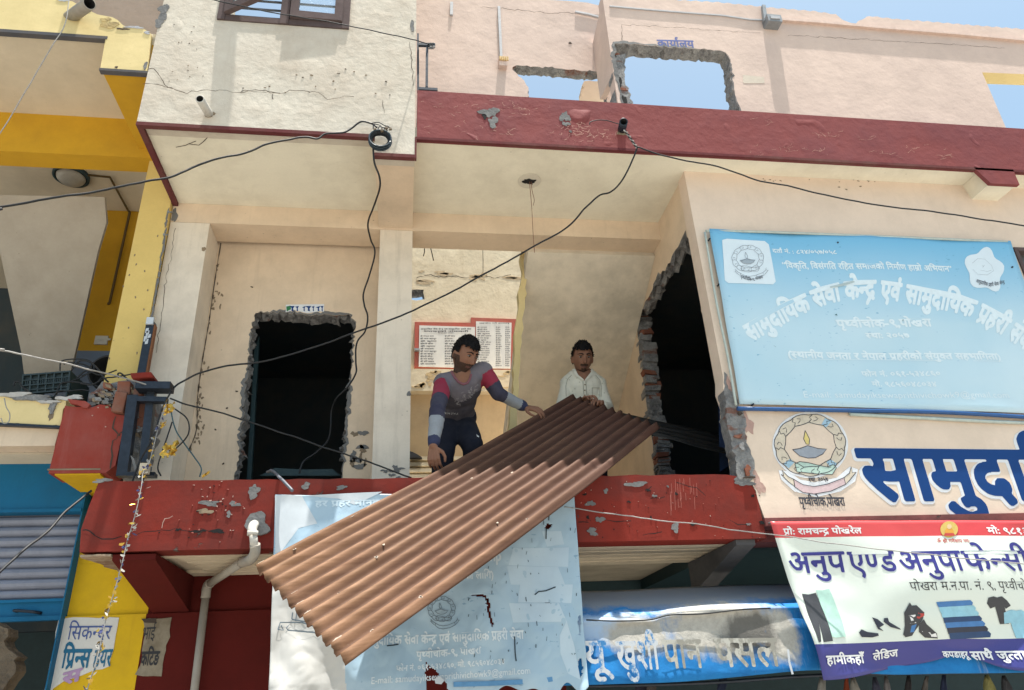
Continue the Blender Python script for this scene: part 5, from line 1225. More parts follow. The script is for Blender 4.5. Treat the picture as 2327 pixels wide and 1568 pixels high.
text_on(f, 'amp', cM, (1560, 655), (1690, 650), 68, fh, 3, .03); text_on(f, 'का लागि)', cM, (1450, 768), (1640, 765), 44, fh, 3, .03)
text_on(f, 'सामुदायिक सेवा केन्द्र एवं सामुदायिक प्रहरी सेवा', cM, (800, 1200), (1840, 1150), 55, fh, 3, .03)
text_on(f, 'पृथ्वीचोक-९, पोखरा', cM, (1140, 1282), (1555, 1252), 44, fh, 3, .03)
text_on(f, 'फोन नं. ०६१-५३४८६०, मो. ९८५६०४८०३४', cM, (1010, 1365), (1720, 1315), 34, fh, 3, .03)
text_on(f, 'E-mail: samudayiksewaprithivichowk9@gmail.com', cM, (845, 1448), (1885, 1378), 40, fh, 3, .02)
emblem(f, lambda x, y: cM(1303 + (x - 357) * .46, 962 + (y - 243) * .49), fh, dict(ink=4, bowl=5), .003, .0045, fills=False)
for pts in ([(340, 985), (335, 1025), (360, 1040), (365, 990), (400, 1000), (435, 1030)], [(245, 1095), (260, 1050), (330, 1050), (300, 1085), (310, 1100), (480, 1115), (520, 1130)], [(245, 1095), (280, 1100), (265, 1068)], [(330, 1050), (400, 1050), (480, 1075)], [(335, 1030), (420, 1045)]): dline(f, cM, pts, fh, .006, 4, .006)
cMd([(1290, 1395), (1320, 1425), (1300, 1450), (1262, 1445), (1255, 1415)], 1, .02, 2)
for k in range(60):
    q = random.Random(k); x, y = q.uniform(1450, 2200), q.uniform(300, 1300); dline(f, cM, [(x, y), (x + q.uniform(-6, 6), y + q.uniform(6, 30))], fh, q.uniform(.0015, .004), 6, .006)
for pts in ([(1905, 870), (1930, 850), (1975, 845), (2040, 820)], [(1995, 390), (1998, 340)], [(1980, 440), (1978, 510)], [(1775, 1140), (1778, 1240), (1785, 1300)], [(950, 1200), (1000, 1195), (1025, 1190)]): dline(f, cM, pts, fh, .006, 6, .006)
dline(f, cM, [(1380, 1450), (1600, 1445), (1800, 1435), (1960, 1425), (2020, 1415)], fh, .022, 7, .006)
part('banner_print', f, [plain('washed_out_ink', (.52, .63, .71), .6, 0, .1), plain('white_print_patch', (.52, .56, .60), .4, 0, .08, 8), plain('pale_print_patch', (.44, .55, .64), .4, 0, .08, 8), plain('pale_letter_ink', (.62, .69, .74), .6, 0, .15), plain('emblem_ink', (.13, .17, .21), .6), plain('grey_bowl_ink', (.30, .40, .48), .6), plain('slit_dark', (.03, .045, .06), .9), plain('blue_strip_ink', (.10, .27, .50), .5)], HB)

# --- curved sheet-metal shop awning
AW = empty('metal_awning', UY(1600, 1560, 4.02), 'bulging blue sheet metal shop awning with worn grey patches and faded white lettering', 'awning')
rows = [([(-60, 905), (300, 895), (700, 880), (1200, 855), (1650, 840), (2500, 800), (3600, 760)], 4.45), ([(-60, 960), (300, 960), (700, 955), (1200, 930), (1670, 900), (2500, 870), (3600, 840)], 4.24),
        ([(-60, 1060), (300, 1062), (700, 1055), (1000, 1020), (1640, 990), (2500, 970), (3600, 960)], 4.07), ([(-60, 1102), (300, 1102), (740, 1097), (920, 1058), (1640, 1012), (2500, 1010), (3600, 1010)], 4.03), ([(-60, 1150), (300, 1150), (740, 1140), (920, 1105), (1690, 1060), (2500, 1080), (3600, 1080)], 4.04),
        ([(-60, 1300), (310, 1300), (780, 1280), (1000, 1260), (1780, 1230), (2500, 1270), (3600, 1270)], 4.025), ([(-60, 1470), (320, 1480), (800, 1470), (1200, 1440), (1850, 1400), (2500, 1420), (3600, 1420)], 4.01), ([(-60, 1530), (325, 1535), (800, 1520), (1300, 1490), (1880, 1440), (2500, 1455), (3600, 1440)], 4.015)]
grid = []
for pts, Y in rows:
    P = smooth_path([UY(*cN(*p), Y) for p in pts], 10); grid.append(P)
f = MB(); n = len(grid[0]); cols = [smooth_path([g_[i] for g_ in grid], 5) for i in range(n)]
f.v = [p + Vector((0, .016 * mnoise.noise(Vector((p.x * 3.2, p.z * 5, 1.3))) + .008 * abs(mnoise.noise(Vector((p.x * 9, p.z * 11, 5.3)))), .010 * mnoise.noise(Vector((p.x * 2.1, 7.7, p.y * 3))))) for c_ in cols for p in c_]; mrow = len(cols[0])
for i in range(n - 1):
    for j in range(mrow - 1): f.f.append([i * mrow + j, (i + 1) * mrow + j, (i + 1) * mrow + j + 1, i * mrow + j + 1]); f.mi.append(0); f.sm.append(True)
def m_awn(o):
    t = NT('worn_blue_sheet_metal'); sep = t.sep(); a = t.noise(7, 7, .7); b = t.noise(26, 6, .75, seed=2); s = t.noise(7, 6, .75, stretch=(2.5, 1, .22), seed=3)
    col = t.mix(t.ramp(a, .3, .7), (.020, .20, .50), (.016, .13, .36))
    def spot(P, r, sx_=1., sz_=1.):
        p = P - o; mp = t.n('Mapping'); t.l(t.co, mp.inputs[0]); mp.inputs['Location'].default_value = (-p.x * sx_, 0, -p.z * sz_); mp.inputs['Scale'].default_value = (sx_, 0, sz_)
        ln = t.n('VectorMath', operation='LENGTH'); t.l(mp.outputs[0], ln.inputs[0])
        d = t.math('ADD', ln.outputs['Value'], t.math('MULTIPLY', t.math('SUBTRACT', a, .5), r * 1.1))
        d = t.math('ADD', d, t.math('MULTIPLY', t.math('SUBTRACT', s, .5), r * .6)); return t.ramp(d, r * .62, r * 1.02, 1, 0)
    m = spot(UY(*cN(680, 1190), 4.025), .15, .7, 1.25); m2 = spot(UY(*cN(1230, 1130), 4.025), .26, .60, 1.45); m4 = spot(UY(*cN(1640, 1200), 4.025), .13, 1, .7)
    top = t.ramp(t.math('ADD', sep[1], t.math('MULTIPLY', t.math('SUBTRACT', a, .5), .25)), 4.12 - o.y, 4.19 - o.y)
    white = t.math('MULTIPLY', spot(UY(*cN(450, 1140), 4.025), .2, .6, 2.2), .75)
    col = t.mix(white, col, (.45, .56, .70))  # pale patch paints a highlight onto the left of the face
    col = t.mix(t.math('MULTIPLY', t.ramp(s, .6, .75), .45), col, (.40, .45, .52))
    mm = t.math('MAXIMUM', t.math('MAXIMUM', m, m2), m4)
    g_ = t.mix(t.ramp(b, .35, .7), (.46, .44, .40), (.33, .315, .285)); g_ = t.mix(t.math('MULTIPLY', spot(UY(*cN(1450, 1180), 4.025), .13, .7, 1), .8), g_, (.08, .075, .07))
    col = t.mix(mm, col, g_); col = t.mix(t.math('MULTIPLY', top, .85), col, (.30, .31, .31))
    t.done(col, t.ramp(mm, 0, 1, .75, .95), t.math('ADD', a, t.math('MULTIPLY', b, t.math('MULTIPLY', mm, .8))), .006, 0, .15); return t.m
ob = part('awning_sheet', f, m_awn(AW.location), AW); sm_ = ob.modifiers.new('metal thickness', 'SOLIDIFY'); sm_.thickness = .003
f = MB(); fa = lambda x, z: 3.996
for s_, a, b, y in (('न्यू', 215, 460, 1430), ('खुशी', 530, 820, 1430), ('पान', 850, 1115, 1420), ('पसल', 1205, 1640, 1410)):
    text_on(f, s_, cN, (a, y), (b, y - 6), 190, fa, 0 if s_ in ('न्यू', 'खुशी') else 1, .02, .004)
f.ribbon([UY(*cN(*p), 3.99) for p in ((1690, 1290), (1700, 1380), (1722, 1460))], .012, mi=0)
def m_worn(name, col, under, thr):
    t = NT(name); n_ = t.noise(16, 6, .75); s_ = t.noise(5, 5, .7, stretch=(3, 1, .4), seed=2)
    return t.done(t.mix(t.ramp(t.math('ADD', t.math('MULTIPLY', n_, .6), t.math('MULTIPLY', s_, .5)), thr, thr + .06), col, under), .85)
part('awning_lettering', f, [m_worn('worn_white_letters', (.50, .53, .57), (.05, .20, .44), .57), m_worn('rubbed_grey_letters', (.44, .43, .39), (.27, .26, .23), .50)], AW)
f = MB(); P = [UY(*cN(x, y), 4.025) for x, y in ((310, 1098), (520, 1105), (740, 1096), (880, 1064), (1100, 1056), (1350, 1028), (1560, 1018))]; f.tube(smooth_path([p + Vector((0, -.02, .004)) for p in P], 6), .004, 6); part('awning_wire', f, 'cable', AW)

# --- two paper posters on the yellow wall
YPO = YG - .024
f = MB(); P = jag([(p.x, p.z) for p in on(cL, [(400, 1090), (440, 1078), (812, 1074), (790, 1200), (745, 1405), (700, 1425), (640, 1432), (560, 1465), (430, 1510), (360, 1560), (330, 1640), (285, 1640), (330, 1440)], YPO)], .05, .003, 2)
q1 = empty('paper_poster', (P[0][0], YPO, P[0][1] - .4), 'white torn poster with blue hair salon lettering on the yellow wall', 'poster')
f.prism([(x, YPO, z) for x, z in P], (0, .003, 0)); part('poster_sheet', f, plaster('poster_paper', (.64, .63, .61), dirt=(.4, .35, .3), amount=.2, streak=.15), q1)
f = MB(); fp = lambda x, z: YPO
def tl_(s, pl, pr, h, mi, bold): text_at(f, s, cL(*pl), cL(*pr), h / 2.727 / 1.1, YPO, mi, bold, .003)
tl_('सिकन्दर', (455, 1225), (750, 1222), 92, 0, .0); tl_('प्रिन्स', (415, 1415), (605, 1412), 118, 1, .03); tl_('हेयर', (630, 1412), (752, 1405), 112, 1, .025); tl_('स', (420, 1535), (545, 1500), 80, 2, .04)
part('poster_lettering', f, [plain('blue_ink_poster', (.06, .10, .30), .6), plain('teal_ink_poster', (.01, .13, .25), .6), plain('mauve_ink', (.42, .27, .46), .6)], q1)
f = MB(); P = jag([(p.x, p.z) for p in on(cL, [(975, 1085), (1065, 1080), (1168, 1072), (1155, 1160), (1130, 1300), (1100, 1475), (1000, 1475), (918, 1462), (955, 1400), (968, 1300), (980, 1200), (985, 1130)], YPO)], .03, .003, 3)
q2 = empty('paper_poster', (P[0][0], YPO, P[0][1] - .3), 'narrow scorched brown strip of poster left at the red wall edge', 'poster')
f.prism([(x, YPO, z) for x, z in P], (0, .003, 0)); f.prism([UY(*cL(*p_), YPO - .005) for p_ in ((962, 1082), (1065, 1078), (1060, 1110), (985, 1108))], (0, .003, 0), 1); part('poster_sheet', f, [plaster('scorched_paper', (.30, .26, .20), dirt=(.10, .075, .045), amount=.75, streak=.4, scale=1.8), 'crack'], q2)
f = MB(); tl_('भाई', (965, 1225), (1052, 1222), 82, 0, .01); tl_('कटिङ', (955, 1400), (1078, 1395), 88, 0, .03); part('poster_lettering', f, 'black', q2)
# ------------------------------------------------------------------ sunlit court behind the open bay
CY = 7.6
C_ = empty('courtyard_wall', (.7, CY, 0), 'sunlit peeling cream courtyard wall seen through the open bay', 'wall')
f = MB(); hp = [(p.x, p.z) for p in on(cG, [(60, 365), (150, 365), (155, 425), (60, 428)], CY)]
led = UY(*cG(400, 868), CY - .13).z; ledb = UY(*cG(400, 1005), CY - .13).z
holed(f, [(-1.6, ZFL - .6), (3.2, ZFL - .6), (3.2, 8.0), (-1.6, 8.0)], [(hp, .006)], fy(CY), .2, 0, 1, seed=4, rims=2)
crack(f, cG, [(100, 290), (180, 270), (260, 285), (340, 280), (430, 290), (520, 275), (600, 290), (700, 270)], CY, .008, 2)
for k in range(14): f.blob(UY(*cG(rnd.uniform(110, 740), rnd.gauss(285, 20)), CY), rnd.uniform(.02, .09), rnd.uniform(.01, .03), CY, 3, 14, k, .6)
f.ribbon([p + Vector((0, -.003, 0)) for p in on(cG, [(523, 115), (525, 180), (524, 260)], CY)], .006, mi=2)
part('rendered_wall', f, ['courtyard', 'broken', 'crack', plaster('flaked_tan_patch', (.52, .40, .26), amount=.3, streak=0, bump=.01)], C_)
f = MB(); f.box(-1.6, 3.2, CY - .13, CY - .001, ledb, led); 
for k in range(24): f.blob(UY(*cG(rnd.uniform(100, 720), rnd.uniform(880, 1000)), CY - .13), rnd.uniform(.015, .06), rnd.uniform(.008, .03), CY - .13, 1, 14, k, .6)
part('ledge', f, ['courtyard', plaster('flaked_ochre_patch', (.56, .42, .24), amount=.3, streak=0, bump=.01)], C_)
f = MB(); f.box(-1.6, 3.2, CY - .02, CY - .001, ZFL - .6, ledb - .001); part('lower_panel', f, plaster('tan_lower_wall', (.56, .42, .26), amount=.25, streak=.2), C_)
PQ = empty('memorial_plaque', UY(*cG(410, 860), CY - .05), 'stepped red framed marble plaque with rows of names on the courtyard wall', 'plaque')
f = MB(); P = on(cG, [(93, 568), (448, 573), (448, 540), (734, 550), (722, 864), (90, 854)], CY - .04); f.prism(P, (0, .039, 0)); part('plaque_frame', f, plaster('dull_red_frame', (.40, .10, .075), dirt=(.3, .15, .12), amount=.4, streak=.2, bump=.008), PQ)
for pts in ([(122, 590), (474, 600), (474, 860), (118, 850)], [(480, 564), (705, 573), (698, 863), (480, 859)]):
    f = MB(); P = on(cG, pts, CY - .048); f.prism(P, (0, .008, 0)); part('marble_tablet', f, plaster('veined_white_marble', (.68, .66, .62), dirt=(.42, .42, .44), amount=.4, streak=.55, rough=.4, bump=.001), PQ)
f = MB(); q = random.Random(5); nm = ['श्री राम बहादुर', 'श्रीमती सीता', 'श्री हरि प्रसाद', 'श्री कृष्ण', 'श्री गोपाल थापा', 'श्री नारायण', 'श्री मान बहादुर']
def pl_t(s, x0, x1, y, h, b=.02): text_at(f, s, cG(x0, y), cG(x1, y), h / 2.5286 / 1.1, CY - .048, 0, b, .003, res=14)
pl_t('सामुदायिक सेवा केन्द्र एवं सामुदायिक प्रहरी सेवा', 130, 450, 618, 8, .03); pl_t('दाताहरूको नामावली', 150, 430, 632, 8, .03); pl_t('पृथ्वीचोक पोखरा', 240, 340, 642, 6)
for k in range(12): 
    y = 662 + k * 16
    for x0, w_ in ((128, 110), (282, 70)): pl_t(q.choice(nm), x0, x0 + w_ * q.uniform(.7, 1), y, 7, .03)
pl_t('सहयोग गर्ने दाताहरू', 500, 690, 580, 6, .03)
for k in range(19):
    y = 606 + k * 13.5
    for x0, w_ in ((488, 90), (605, 40), (665, 34)): pl_t(q.choice(nm), x0, x0 + w_ * q.uniform(.6, 1), y, 6, .03)
part('engraved_names', f, plain('engraved_black', (.09, .09, .10), .8), PQ)
f = MB(); f.obox(UY(*cG(108, 745), CY - .06), (.03, 0, 0), (0, .02, 0), (0, 0, .012)); part('bracket', f, 'iron', C_)
for k in range(4):
    f = MB(); z = UY(0, 0, 1).z if False else UY(*cG(110, 1430 + k * 42), 6.0).z; f.box(-.05, .55, 5.95 + 0 - k * .02, 6.3, z - .03, z); f.box(-.05, .52, 6.0 - k * .02, 6.3, z - .12, z - .031)
    part('step', f, 'courtyard', C_)
f = MB(); P = on(cG, [(62, 1385), (80, 1390), (110, 1405), (140, 1425), (62, 1425)], 5.9); f.prism(P, (0, .05, .0)); s = build('black_cloth', f, 'black'); tag(s, 'crumpled black cloth lying on the pale courtyard step', 'cloth')
for (a, b) in (((155, 100), (148, 152)), ((188, 100), (212, 180))):
    f = MB(); p, q_ = UY(*cG(*a), YD + .1), UY(*cG(*b), YD + .1); f.tube([p + Vector((0, 0, .03)), p.lerp(q_, .5) + Vector((.004, 0, 0)), q_], .004, 6); part('cut_rod', f, 'cable', B)

# ------------------------------------------------------------------ the rusty corrugated sheets
KS = .808 / .84
dep = {'A': 3.554 * KS, 'B': 3.005 * KS, 'C': 4.55 * KS, 'D': 5.099 * KS}
SA, SB_, SCC, SD = UY(580, 1290, dep['A']), UY(785, 1508, dep['B']), UY(1500, 968, dep['C']), UY(1300, 898, dep['D'])
def sheet_pt(px, py, lift=0.):
    n = (SB_ - SA).cross(SD - SA).normalized(); n = n if n.z > 0 else -n; r_ = ray(px, py); o_ = Vector((0, 0, EYE))
    return o_ + r_ * ((SA - o_).dot(n) / r_.dot(n)) + n * lift
def corrugated(name, A, B_, Cc, D_, waves, amp, mat, nl=60, seed=1, sag=.02, ragged=.0018, flip=False):
    q = random.Random(seed); per = 10; nw = int(waves * per); n = (B_ - A).cross(D_ - A).normalized(); n = n if n.z > 0 else -n
    mb = MB(); L = (D_ - A).length; rag0 = [q.gauss(0, ragged) for _ in range(nw + 1)]; rag1 = [q.gauss(0, ragged) for _ in range(nw + 1)]
    loc = []
    for j in range(nl + 1):
        v = j / nl
        for i in range(nw + 1):
            u = i / nw; vv = v + (rag0[i] * (1 - v) ** 8 + rag1[i] * v ** 8) / L
            p = (A * (1 - u) + B_ * u) * (1 - vv) + (D_ * (1 - u) + Cc * u) * vv
            a = amp * math.sin(2 * math.pi * waves * u + .6) + .003 * math.sin(5 * v + 7 * u) + .0025 * math.sin(13 * v - 5 * u)
            p = p + n * (a - sag * math.sin(math.pi * v) + .004 * math.sin(3.1 * v * 3 + i * .3) * (1 if abs(u - .5) > .46 else 0))
            mb.v.append(p)
    for j in range(nl):
        for i in range(nw):
            a = j * (nw + 1) + i; mb.f.append([a, a + 1, a + nw + 2, a + nw + 1]); mb.mi.append(0); mb.sm.append(True)
    # object axes follow the sheet so that its streaks run along the corrugations
    ex = (B_ - A).normalized(); ey = n.cross(ex); o = bpy.data.objects.new(name, bpy.data.meshes.new(name)); COL.objects.link(o)
    Mx = Matrix((ex, ey, n)).transposed().to_4x4(); Mx.translation = A; inv = Mx.inverted()
    o.data.from_pydata([tuple(inv @ p) for p in mb.v], [], mb.f); o.matrix_world = Mx
    o.data.polygons.foreach_set('use_smooth', mb.sm); o.data.materials.append(M[mat])
    s = o.modifiers.new('sheet gauge', 'SOLIDIFY'); s.thickness = .0012; s.offset = 0
    return o, inv
SHEET_AMP = .0155
rs = empty('corrugated_sheet', SA.lerp(SCC, .5), 'long rusty brown corrugated roofing sheet lowered over the red slab by two men', 'roofing sheet')
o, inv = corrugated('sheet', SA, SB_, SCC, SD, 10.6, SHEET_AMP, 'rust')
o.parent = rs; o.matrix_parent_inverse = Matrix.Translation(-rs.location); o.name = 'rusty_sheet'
def sheet_surf(px, py, lift=.0012):
    p = sheet_pt(px, py); W_, L_ = SB_ - SA, SD - SA; d = p - SA; a_, b_, c_ = W_.dot(W_), W_.dot(L_), L_.dot(L_); e_, f_ = d.dot(W_), d.dot(L_); D_ = a_ * c_ - b_ * b_
    u, v = (e_ * c_ - f_ * b_) / D_, (a_ * f_ - b_ * e_) / D_
    return p + nsh * (SHEET_AMP * math.sin(2 * math.pi * 10.6 * u + .6) + .003 * math.sin(5 * v + 7 * u) + .0025 * math.sin(13 * v - 5 * u) - .02 * math.sin(math.pi * v) + lift)
ZN = plain('bare_scuffed_zinc', (.36, .29, .23), .7)
nsh = (SB_ - SA).cross(SD - SA).normalized(); nsh = nsh if nsh.z > 0 else -nsh
for (x, y, mi_) in ((350, 582, 0), (600, 408, 1), (640, 828, 0), (882, 632, 0), (1168, 897, 0), (855, 1083, 0), (1857, 348, 0), (1660, 385, 1), (925, 540, 1), (1760, 72, 1), (1495, 78, 1)):
    f = MB(); c_ = sheet_surf(*cM(x, y)); u = (SB_ - SA).normalized(); w_ = nsh.cross(u)
    f.prism([c_ + (u * math.cos(a) + w_ * math.sin(a)) * .0085 * (1 + .25 * math.sin(3 * a + x)) for a in [k * .524 for k in range(12)]], nsh * .001, 1)
    if mi_ == 0: f.prism([c_ + nsh * .0012 + (u * math.cos(a) + w_ * math.sin(a)) * .0048 for a in [k * .785 for k in range(8)]], nsh * .0006, 0)
    part('nail_hole', f, ['dark', ZN], rs)
for (x, y, dx, dy, w_) in ((700, 385, 60, -35, .007), (215, 765, 45, -22, .012), (300, 880, 75, -30, .010), (245, 830, 55, -25, .008), (365, 940, 55, -35, .010), (415, 1005, 45, -25, .010), (600, 1195, 60, -40, .009), (120, 660, 40, -20, .012), (760, 350, 90, -55, .004), (1180, 660, 150, -90, .004), (1350, 780, 60, -30, .003), (110, 690, 60, -28, .01)):
    f = MB(); q = random.Random(x); P = [sheet_surf(*cM(x + dx * t / 8, y + dy * t / 8), .0014) for t in range(9)]
    f.ribbon(P, w_, nsh, 1, [w_ * (.3 + q.random()) * math.sin(math.pi * (t + .6) / 9.2) for t in range(9)]); part('scuff_mark', f, ['dark', ZN], rs)
e0, e1 = UY(1405, 938, 4.9), UY(1760, 1015, 4.75); g0, g1 = UY(1480, 992, 4.55), UY(1760, 1060, 4.42)
o, inv = corrugated('corrugated_sheet', g0, e0, e1, g1, 4.5, .010, 'sheetdark', 30, 3, .0)
tag(o, 'short sooty black corrugated sheet poking into the dark wall opening', 'roofing sheet')  # the black is shade painted into the sheet's colour, not soot

# ------------------------------------------------------------------ cables and wires
def wire(name, pts, r, mat, label, cat='cable', per=8, group=None, n=6):
    """pts: (x, y on the photo grid, distance plane Y)"""
    f = MB(); P = smooth_path([UY(x, y, Y) for x, y, Y in pts], per); k_ = sum(ord(c) for c in label) * .37; P = [p + .008 * Vector((mnoise.noise(p * 5 + Vector((k_, 0, 0))), mnoise.noise(p * 5 + Vector((0, k_, 0))), mnoise.noise(p * 5 + Vector((0, 0, k_))) + .4 * mnoise.noise(p * 17))) for p in P]; f.tube(P, r, n); o = build(name, f, mat); tag(o, label, cat, group); return o
wire('cable', [(-900, 560, 3.2), (-60, 482, 3.4), (0, 470, 3.42), (110, 452, 3.45), (160, 444, 3.46), (230, 432, 3.5), (330, 412, 3.55), (385, 402, 3.58), (440, 380, 3.62), (500, 360, 3.66), (560, 347, 3.7), (603, 330, 3.73), (640, 322, 3.75), (690, 312, 3.78), (722, 315, 3.79), (742, 302, 3.8), (780, 300, 3.81), (800, 290, 3.82), (822, 276, 3.82), (845, 280, 3.82), (858, 290, 3.82)], .0062, 'cable', 'thick black cable rising from the yellow building to the wall coil')
wire('cable', [(846, 338, 3.82), (850, 370, 3.85), (861, 400, 3.9), (862, 430, 4.0), (848, 470, 4.2), (836, 510, 4.4), (843, 545, 4.55), (852, 565, 4.6), (850, 590, 4.65), (838, 630, 4.72), (826, 668, 4.76), (828, 695, 4.78), (836, 720, 4.8), (830, 752, 4.82), (812, 778, 4.83), (808, 820, 4.84), (808, 848, 4.84), (790, 880, 4.86), (764, 905, 4.92), (752, 935, 5.0), (752, 970, 5.0), (745, 1000, 4.95), (715, 1030, 4.9), (688, 1050, 4.86), (680, 1075, 4.85)], .0062, 'cable', 'black cable snaking down from the coil into the ragged doorway')
wire('cable', [(1447, 336, 3.78), (1440, 356, 3.8), (1425, 390, 3.84), (1405, 420, 3.9), (1385, 438, 3.94), (1362, 446, 3.97), (1330, 474, 4.0), (1300, 506, 4.05), (1258, 535, 4.08), (1180, 580, 4.12), (1060, 645, 4.18), (940, 705, 4.22), (820, 752, 4.26), (700, 792, 4.3), (600, 821, 4.32), (520, 833, 4.33), (450, 850, 4.34), (412, 868, 4.34), (394, 882, 4.34)], .0058, 'cable', 'long black cable sagging from the slab spout across the facade to the iron frame')
wire('cable', [(1447, 334, 3.78), (1500, 352, 3.77), (1560, 366, 3.76), (1620, 376, 3.75), (1660, 388, 3.74), (1720, 408, 3.73), (1800, 424, 3.72), (1900, 448, 3.71), (1980, 464, 3.7), (2100, 479, 3.7), (2240, 500, 3.7), (2340, 515, 3.7), (2440, 530, 3.7), (3400, 600, 3.7)], .0055, 'cable', 'black cable running from the slab spout off to the right over the blue sign')
tw = []
for k in range(60):
    t = k / 59; tw.append(t)
f = MB()
for s_ in (0, math.pi):
    P = []
    for t in tw:
        x, y = 1420 + 28 * t, 296 + 40 * t; c_ = UY(x, y, 3.74 + .04 * t); P.append(c_ + Vector((math.cos(t * 26 + s_), 0, .6 * math.sin(t * 26 + s_))) * .008)
    f.tube(P, .0045, 6, 0 if s_ == 0 else 1)
P = smooth_path([UY(x, y, 3.80) for x, y in ((1420, 285), (1400, 280), (1380, 274), (1358, 273), (1342, 277), (1340, 283))], 5); f.tube(P, .0035, 6, 0)
o = build('cable_splice', f, ['cable', 'cablelight']); tag(o, 'twisted cable splice wrapped round the dark spout on the maroon band', 'cable')
wire('cable', [(330, -42, 3.5), (440, -12, 3.5), (490, 0, 3.5), (600, 24, 3.52), (700, 42, 3.55), (800, 60, 3.6), (900, 80, 3.7), (985, 104, 3.92)], .0042, 'cable', 'thin black cable slanting down past the window to the upper iron bracket')
wire('cable', [(385, 905, 4.3), (430, 922, 4.3), (560, 956, 4.31), (700, 1005, 4.3), (820, 1045, 4.26), (935, 1084, 4.2)], .0048, 'cable', 'thin dark cable from the iron frame across the ragged doorway')
wire('cable', [(-900, 690, 3.2), (-60, 786, 3.6), (0, 797, 3.65), (80, 812, 3.75), (150, 828, 3.9), (240, 848, 4.1), (300, 866, 4.25), (345, 880, 4.33)], .0045, 'cablelight', 'pale grey cable from the left edge to the torn balcony rubble')
wire('cable', [(-700, 1800, 3.2), (-60, 1352, 3.6), (0, 1300, 3.65), (60, 1247, 3.75), (100, 1212, 3.85), (140, 1170, 3.95), (180, 1135, 4.05), (206, 1116, 4.15)], .0062, 'cable', 'dark cable dropping left from the end of the red slab over the blue shop')
wire('cable', [(1282, 1151, 4.0), (1400, 1168, 4.0), (1560, 1190, 3.99), (1750, 1214, 3.96), (1900, 1236, 3.9), (2100, 1258, 3.88), (2340, 1284, 3.86), (2440, 1294, 3.86), (3400, 1380, 3.86)], .003, 'cablelight', 'fine wire stretched across the red slab and the top of the shop banner')
wire('wire', [(160, -20, 3.62), (150, 45, 3.62), (100, 135, 3.62), (50, 220, 3.62), (0, 303, 3.62), (-30, 350, 3.62)], .003, 'cablelight', 'thin grey wire hanging from the yellow spout across the soffit', 'wire')
wire('cable', [(608, 1072, 4.4), (618, 1070, 4.25), (632, 1082, 4.08), (648, 1098, 4.0), (664, 1115, 3.97)], .0085, plain('grey_blue_cable', (.12, .13, .16), .5), 'short stiff grey cable bent over the top edge of the red slab')
wire('cable', [(338, 590 + 700, 0 + 4.3)] and [(300, 1100, 4.28), (318, 1050, 4.27), (345, 1000, 4.26), (365, 940, 4.28), (390, 890, 4.32)], .0055, 'cable', 'dark cable dangling beside the iron frame down to the slab')
lp = [wire('cable_loop', [(395, 925, 4.34), (425, 950, 4.33), (428, 985, 4.34), (405, 1015, 4.36), (385, 1025, 4.38)], .0045, 'cable', 'black cable loop curling right of the gold foil scraps'),
      wire('cable_loop', [(390, 960, 4.36), (375, 1010, 4.36), (360, 1060, 4.36), (366, 1082, 4.36)], .0045, 'cable', 'black cable loop bulging left by the foot of the cream column'),
      wire('cable_loop', [(388, 930, 4.38), (402, 985, 4.39), (440, 1035, 4.38), (456, 1062, 4.36), (452, 1083, 4.35)], .004, plain('green_blue_cable', (.03, .10, .13), .5), 'thin teal cable falling from the iron frame to the slab')]
# coil on the wall
f = MB(); q = random.Random(2); cc = UY(864, 319, 3.81); R_ = .062
for k in range(11):
    r0 = R_ * q.uniform(.80, 1.12); ph = q.uniform(0, 6.28); P = []
    for j in range(33):
        a = ph + 2 * math.pi * j / 32; P.append(cc + Vector((math.cos(a) * r0 * 1.03 + q.gauss(0, .0006), q.uniform(-.02, .02) if j == 0 else 0 + (k - 5) * .0045, math.sin(a) * r0)))
    P[0].y = P[-1].y = cc.y + (k - 5) * .0045; f.tube(P, .0052, 6, 0 if k % 4 else 1)
for pts in ([(845, 280), (860, 278), (872, 284), (884, 290)], [(848, 292), (850, 282), (866, 286), (868, 298)], [(872, 296), (880, 286), (890, 294)], [(858, 300), (862, 288), (876, 292), (882, 302)]):
    f.tube(smooth_path([UY(x, y, 3.79) for x, y in pts], 4), .0036, 6, 0)
for (x, y) in ((852, 294), (878, 291), (887, 293), (868, 297)): f.obox(UY(x, y, 3.785), (.008, 0, .003), (0, .008, 0), (-.002, 0, .006), 2)
o = build('cable_coil', f, ['cable', plain('blue_black_cable', (.03, .05, .07), .45), plain('bronze_clip', (.16, .12, .08), .5)]); tag(o, 'coil of black cable hung on the corner of the cream upper wall', 'cable coil')
# tangle by the rubble
for k, pts in enumerate((((470, 240), (480, 170), (560, 150), (680, 155), (735, 200), (720, 250), (640, 280)), ((440, 430), (470, 350), (520, 330), (600, 330), (740, 345), (800, 290)), ((420, 450), (460, 400), (540, 400), (640, 390), (700, 400)), ((560, 240), (620, 165), (700, 170), (770, 230), (810, 290), (850, 330)), ((600, 300), (680, 240), (760, 270), (820, 270), (915, 235)), ((110, 360), (115, 330), (150, 330), (180, 370), (250, 420), (330, 450)), ((630, 340), (720, 350), (820, 300), (900, 290), (1030, 268)), ((930, 295), (925, 265), (950, 262), (1000, 310), (1040, 340)), ((500, 190), (540, 175), (650, 190), (720, 230), (640, 290), (560, 320)))):
    f = MB(); f.tube(smooth_path([UY(*cK(x, y), YNL + .12 - .02 * (k % 4)) for x, y in pts], 7), .0055 if k % 2 else .0045, 6); o = build('cable_loop', f, 'cable')
    tag(o, 'one of the loose black cables tangled behind the broken balcony rubble and crate', 'cable', 'tangled cables on the balcony')

